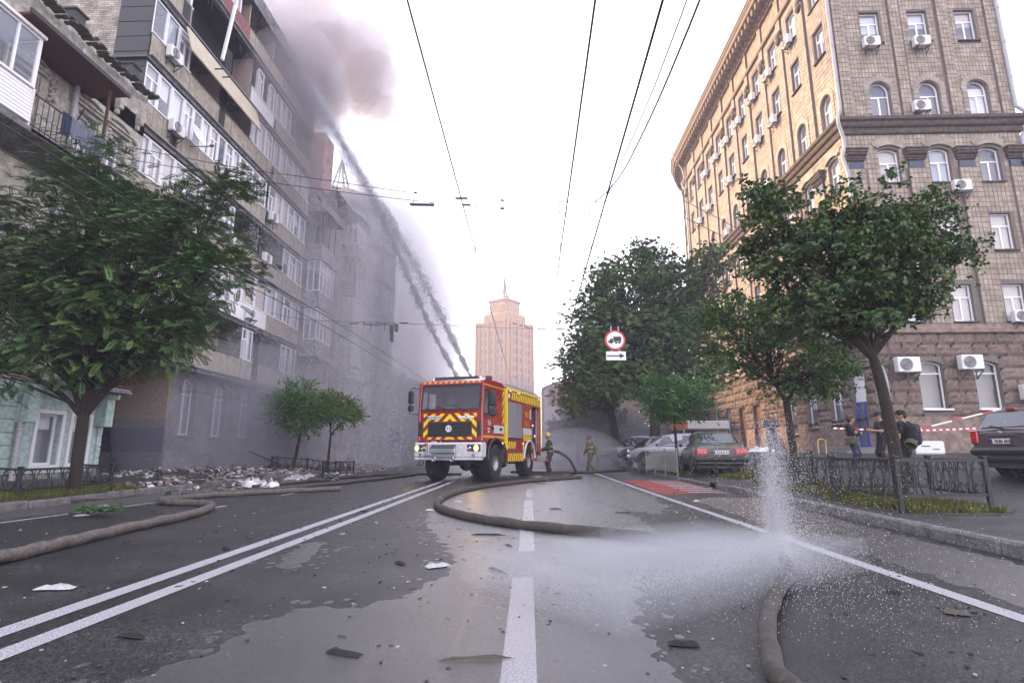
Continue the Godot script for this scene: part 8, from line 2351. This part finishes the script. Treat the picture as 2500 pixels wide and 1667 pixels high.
	part(br, "stem", MB.new().tube([V(-0.5, 0, 0), V(0, 0.03, 0.02), V(0.25, 0.05, 0.05)], 0.008, 5), M.bark)
	var lt := []
	var lc := []
	for i in 60:
		lt.append(Transform3D(Basis(V(0, 1, 0), r.randf() * TAU) * Basis(V(1, 0, 0), r.randf_range(-.4, .1)), V(r.randfn() * 0.14, 0.03 + r.randf() * 0.06, r.randfn() * 0.1)))
		lc.append(Color(0.04, 0.1, 0.025) * r.randf_range(0.6, 1.3))
	many(br, "leaves", twig(5, 0.16, 0.07, 0.02, r), M.leaves, lt, lc)

func droplet() -> ArrayMesh:
	var mb := MB.new()
	mb.tinted = true
	var p := [V(0, 1, 0), V(0, -1, 0), V(1, 0, 0), V(0, 0, 1), V(-1, 0, 0), V(0, 0, -1)]
	for k in 4:
		var a: Vector3 = p[2 + k]
		var b: Vector3 = p[2 + (k + 1) % 4]
		mb.tri_n(p[0], b, a, p[0], b, a); mb.tri_n(p[1], a, b, p[1], a, b)
	return mb.mesh()

func mist(called: String, label: String, t: Transform3D, size: Vector3, shape: int, density: float, col: Color, cat := "mist") -> void:
	var f := FogVolume.new()
	f.name = numbered(called)
	f.set("shape", shape)
	f.size = size
	var m := FogMaterial.new()
	m.density = density; m.albedo = col
	f.material = m
	f.transform = t
	add_child(f)
	meta(f, label, cat, "", "stuff")

func along(a: Vector3, b: Vector3) -> Transform3D:     # y axis from a to b, placed at the middle
	var y := (b - a).normalized()
	var x := y.cross(V(0, 0, 1)).normalized()
	return Transform3D(Basis(x, y, x.cross(y)), (a + b) / 2)

func water() -> void:
	mat("drops", Color.WHITE, 0.25, {"vcol": true, "back": Color(0.5, 0.5, 0.5)})
	var r := RandomNumberGenerator.new()
	r.seed = 17
	var dm := droplet()
	var spray := func(label: String, ats: Array, shades: Array) -> void:
		var o := many(self, numbered("water_spray"), dm, M.drops, ats, shades)
		meta(o, label, "water spray")
	# two jets from the roof monitors to the burning roof
	for j in 2:
		var p: Array = [[V(-3.02, 3.95, -22.6), V(-4.8, 6.96, -25.0), V(-6.7, 10.83, -26.8), V(-8.6, 14.7, -27.3), V(-10.6, 18.16, -27.2), V(-12.4, 21.21, -26.95), V(-14.0, 23.85, -26.8), V(-15.5, 25.2, -26.8)], [V(-2.45, 3.95, -22.4), V(-3.6, 6.15, -23.6), V(-5.4, 9.53, -25.3), V(-7.0, 12.16, -26.3), V(-8.5, 14.61, -26.9), V(-10.6, 18.1, -27.1), V(-12.5, 21.0, -27.0)]][j]
		var c := lerp_path(p, 10)
		var ts := []
		var cs := []
		for i in [34000, 22000][j]:
			var u := pow(r.randf(), 0.85)
			var q := u * (c.size() - 1.001)
			var a: Vector3 = c[int(q)].lerp(c[int(q) + 1], q - int(q))
			var w := 0.05 + 0.46 * u
			var clump := 0.55 + 0.45 * sin(q * 2.3 + j) * sin(q * 0.9)
			var off := V(r.randfn(), r.randfn(), r.randfn()) * w * clump
			var fall := 0.0
			if r.randf() < 0.22 * u: fall = pow(r.randf(), 1.5) * 3.2 * u
			var s := r.randf_range(0.008, 0.022) * (1.0 - 0.35 * u)
			ts.append(Transform3D(Basis().scaled(V(s, s * 1.6, s)), a + off - V(-0.1, 1, 0) * fall))
			var v := r.randf_range(0.3, 0.55)
			cs.append(Color(v, v, v * 1.06))
		spray.call(["water jet from the left roof monitor up to the smoking roof", "water jet from the right roof monitor, joining the other"][j], ts, cs)
		for k in 3:
			var a: Vector3 = c[int((c.size() - 1) * (0.25 + 0.25 * k))]
			var b: Vector3 = c[int((c.size() - 1) * (0.5 + 0.25 * k))]
			mist("spray_mist", "thin veil of spray along the water jet", along(a, b).translated(V(-0.1, -0.25, 0)), V(0.75 + 0.5 * k, (b - a).length() * 1.5, 0.75 + 0.5 * k), 0, 0.16, Color(0.93, 0.92, 0.97))
	# burst hose: upward jet, flat fan to the left, fan towards the viewer
	var o := V(2.3, 0.12, -5.65)
	var ts := []
	var cs := []
	var drop := func(pos: Vector3, s: float) -> void:
		if pos.y < gy(pos.x, pos.z) + 0.003: return
		ts.append(Transform3D(Basis().scaled(Vector3.ONE * s), pos))
		var v: float = r.randf_range(0.5, 0.75)
		cs.append(Color(v, v, v * 1.03))
	for i in 26000:
		var v0 := V(r.randfn() * 0.2 + 0.08, r.randf_range(0.8, 4.9), r.randfn() * 0.2)
		if r.randf() < 0.25: v0 *= V(2.4, 0.9, 2.4)
		var t := r.randf() * 2.0 * v0.y / 9.8 * 1.02
		drop.call(o + v0 * t - V(0, 4.9 * t * t, 0), r.randf_range(0.0016, 0.0042))
	for i in 1500: drop.call(o + V(r.randfn() * 0.7, absf(r.randfn()) * 0.8, r.randfn() * 0.7), r.randf_range(0.002, 0.0045))
	spray.call("water jet bursting straight up from the hose coupling", ts.duplicate(), cs.duplicate())
	ts.clear(); cs.clear()
	for i in 42000:
		var a := r.randfn() * 0.16
		var v0 := V(-1.0, 0.1 + r.randfn() * 0.06, 0.72).normalized().rotated(V(0, 1, 0), a) * r.randf_range(3.0, 8.0)
		var t := pow(r.randf(), 0.7) * 0.42
		drop.call(o + v0 * t - V(0, 3.0 * t * t, 0) + V(r.randfn(), r.randfn() * 0.6, r.randfn()) * 0.07 * t * 2.0, r.randf_range(0.0014, 0.0032))
	spray.call("flat fan of water blowing left across the lane from the coupling", ts.duplicate(), cs.duplicate())
	ts.clear(); cs.clear()
	for i in 26000:
		var v0 := V(-0.3 + r.randfn() * 0.28, 0.3 + r.randfn() * 0.22, 1.0).normalized() * r.randf_range(2.0, 6.5)
		var t := pow(r.randf(), 0.7) * 0.5
		drop.call(o + v0 * t - V(0, 4.0 * t * t, 0) + V(r.randfn(), r.randfn(), r.randfn()) * 0.06 * t * 2.0, r.randf_range(0.0012, 0.0028))
	spray.call("fan of water spraying from the coupling towards the viewer", ts.duplicate(), cs.duplicate())
	var white := Color(0.95, 0.95, 0.98)
	var cone := func(dir: Vector3, l: float, w: float, h: float, dens: float, label: String) -> void:
		var y := -dir.normalized()
		var x := V(0, 1, 0).cross(y).normalized()
		mist("spray_mist", label, Transform3D(Basis(x, y, x.cross(y)), o + dir.normalized() * l * 0.5 + V(0, 0.05, 0)), V(w, l, h), 3, dens, white, "mist")
	cone.call(V(-1.0, 0.03, 0.6), 2.3, 0.7, 0.16, 0.9, "white core of the fan of water blowing left")
	cone.call(V(-1.0, 0.0, 0.78), 3.0, 1.7, 0.26, 0.5, "pale outer mist of the fan of water blowing left")
	mist("spray_mist", "haze round the upward water jet", T(o.x + 0.05, 0.62, o.z), V(0.3, 1.3, 0.3), 0, 0.6, white)
	mist("spray_mist", "dense white burst of water at the coupling", T(o.x - 0.05, 0.12, o.z + 0.1), V(0.34, 0.3, 0.4), 0, 1.6, white)
	# mist over the left side of the street and behind the engine; smoke over the burning roof
	var lil := Color(0.97, 0.95, 1.0)
	mist("mist", "bank of drifting spray over the far left houses", T(-12, 9.0, -42), V(14, 26, 20), 0, 0.12, lil)
	mist("mist", "spray drifting down the burnt block's far end", T(-13.6, 9.0, -30), V(5, 22, 10), 0, 0.1, lil)
	mist("mist", "low spray along the grey ground floor wall", T(-14.0, 2.0, -28), V(6.0, 9.0, 18), 0, 0.18, lil)
	mist("mist", "spray hanging over the road behind the engine", T(-2.0, 2.5, -46), V(26, 9, 24), 0, 0.04, Color(0.93, 0.9, 0.95))
	mist("mist", "spray at the walking firefighter's feet", T(2.4, 0.7, -33), V(6, 3.4, 9), 0, 0.1, Color(0.92, 0.9, 0.92))
	# falling droplets that drift along the facades, denser towards the far houses
	ts.clear(); cs.clear()
	var cl := FastNoiseLite.new()
	cl.seed = 44; cl.frequency = 0.16; cl.fractal_octaves = 3
	while ts.size() < 420000:
		var p := V(r.randf_range(-14.5, -4.0), 22.0 * pow(r.randf(), 1.1), r.randf_range(-54.0, -22.0))
		var keep := smooth(-19.0, -33.0, p.z) * 0.88 + 0.12
		keep *= smooth(-6.0, -11.0, p.x) * (1.0 - 0.55 * smooth(10.0, 22.0, p.y))
		keep *= clampf(0.55 + cl.get_noise_3d(p.x * 1.6, p.y * 0.35, p.z * 1.6) * 1.5, 0.08, 1.0)
		if p.x < -13.2 and p.z > -31.0 or p.z > -28.0 and p.x > -12.6: keep = 0.0
		if r.randf() > keep: continue
		var s := r.randf_range(0.007, 0.017)
		ts.append(Transform3D(Basis().scaled(V(s, s * 1.5, s)), p))
		var v := r.randf_range(0.75, 0.95)
		cs.append(Color(v * 0.98, v * 0.96, v))
	spray.call("drizzle of fallen jet water drifting down along the left facades", ts.duplicate(), cs.duplicate())
	var sm := Color(0.9, 0.85, 0.88)
	for a in [[-14.5, 22.8, -28.5, 7.0, 6.0, 9.0, 0.246, "smoke pouring off the burning roof, lowest puff"], [-13.4, 26.0, -33.0, 7.0, 6.0, 7.0, 0.217, "lilac smoke puff leaning out over the street"], [-17.0, 28.5, -31.0, 10.0, 9.0, 9.0, 0.174, "large smoke cloud above the burnt block"], [-11.6, 27.6, -36.5, 5.0, 5.0, 5.0, 0.246, "right edge puff of the smoke over the street"], [-12.6, 30.4, -36.0, 5.0, 4.0, 5.0, 0.174, "upper puff on the right edge of the smoke"], [-10.6, 25.0, -37.0, 3.4, 4.0, 3.4, 0.217, "small low puff hanging below the smoke's right edge"], [-14.6, 32.5, -37.0, 9.0, 5.0, 8.0, 0.087, "thin cream upper smoke"], [-9.5, 33.0, -40.0, 8.0, 5.0, 7.0, 0.058, "thin drifting smoke wisp at the top of the picture"], [-13.0, 18.5, -26.5, 3.4, 9.0, 8.0, 0.203, "smoke hugging the burnt top floors"], [-12.9, 21.8, -30.0, 3.5, 4.5, 4.5, 0.290, "curling puff at the roof edge where the jets strike"]]:
		mist("smoke", a[7], T(a[0], a[1], a[2]), V(a[3], a[4], a[5]), 0, a[6], sm, "smoke")
	for k in 7:     # billows along the lit rim of the smoke
		var p: Array = [[-11.6, 27.0, -34.6, 4.2], [-11.0, 29.0, -36.8, 4.4], [-11.8, 31.4, -35.6, 4.6], [-12.4, 24.8, -33.4, 3.6], [-13.4, 29.4, -32.6, 4.8], [-11.4, 25.6, -36.0, 3.0], [-13.6, 24.6, -29.8, 3.6]][k]
		mist("smoke", "soft billow on the street side rim of the smoke", T(p[0], p[1], p[2], k * 0.7), V(p[3], p[3] * 0.75, p[3] * 1.25), 0, 0.1, sm, "smoke")
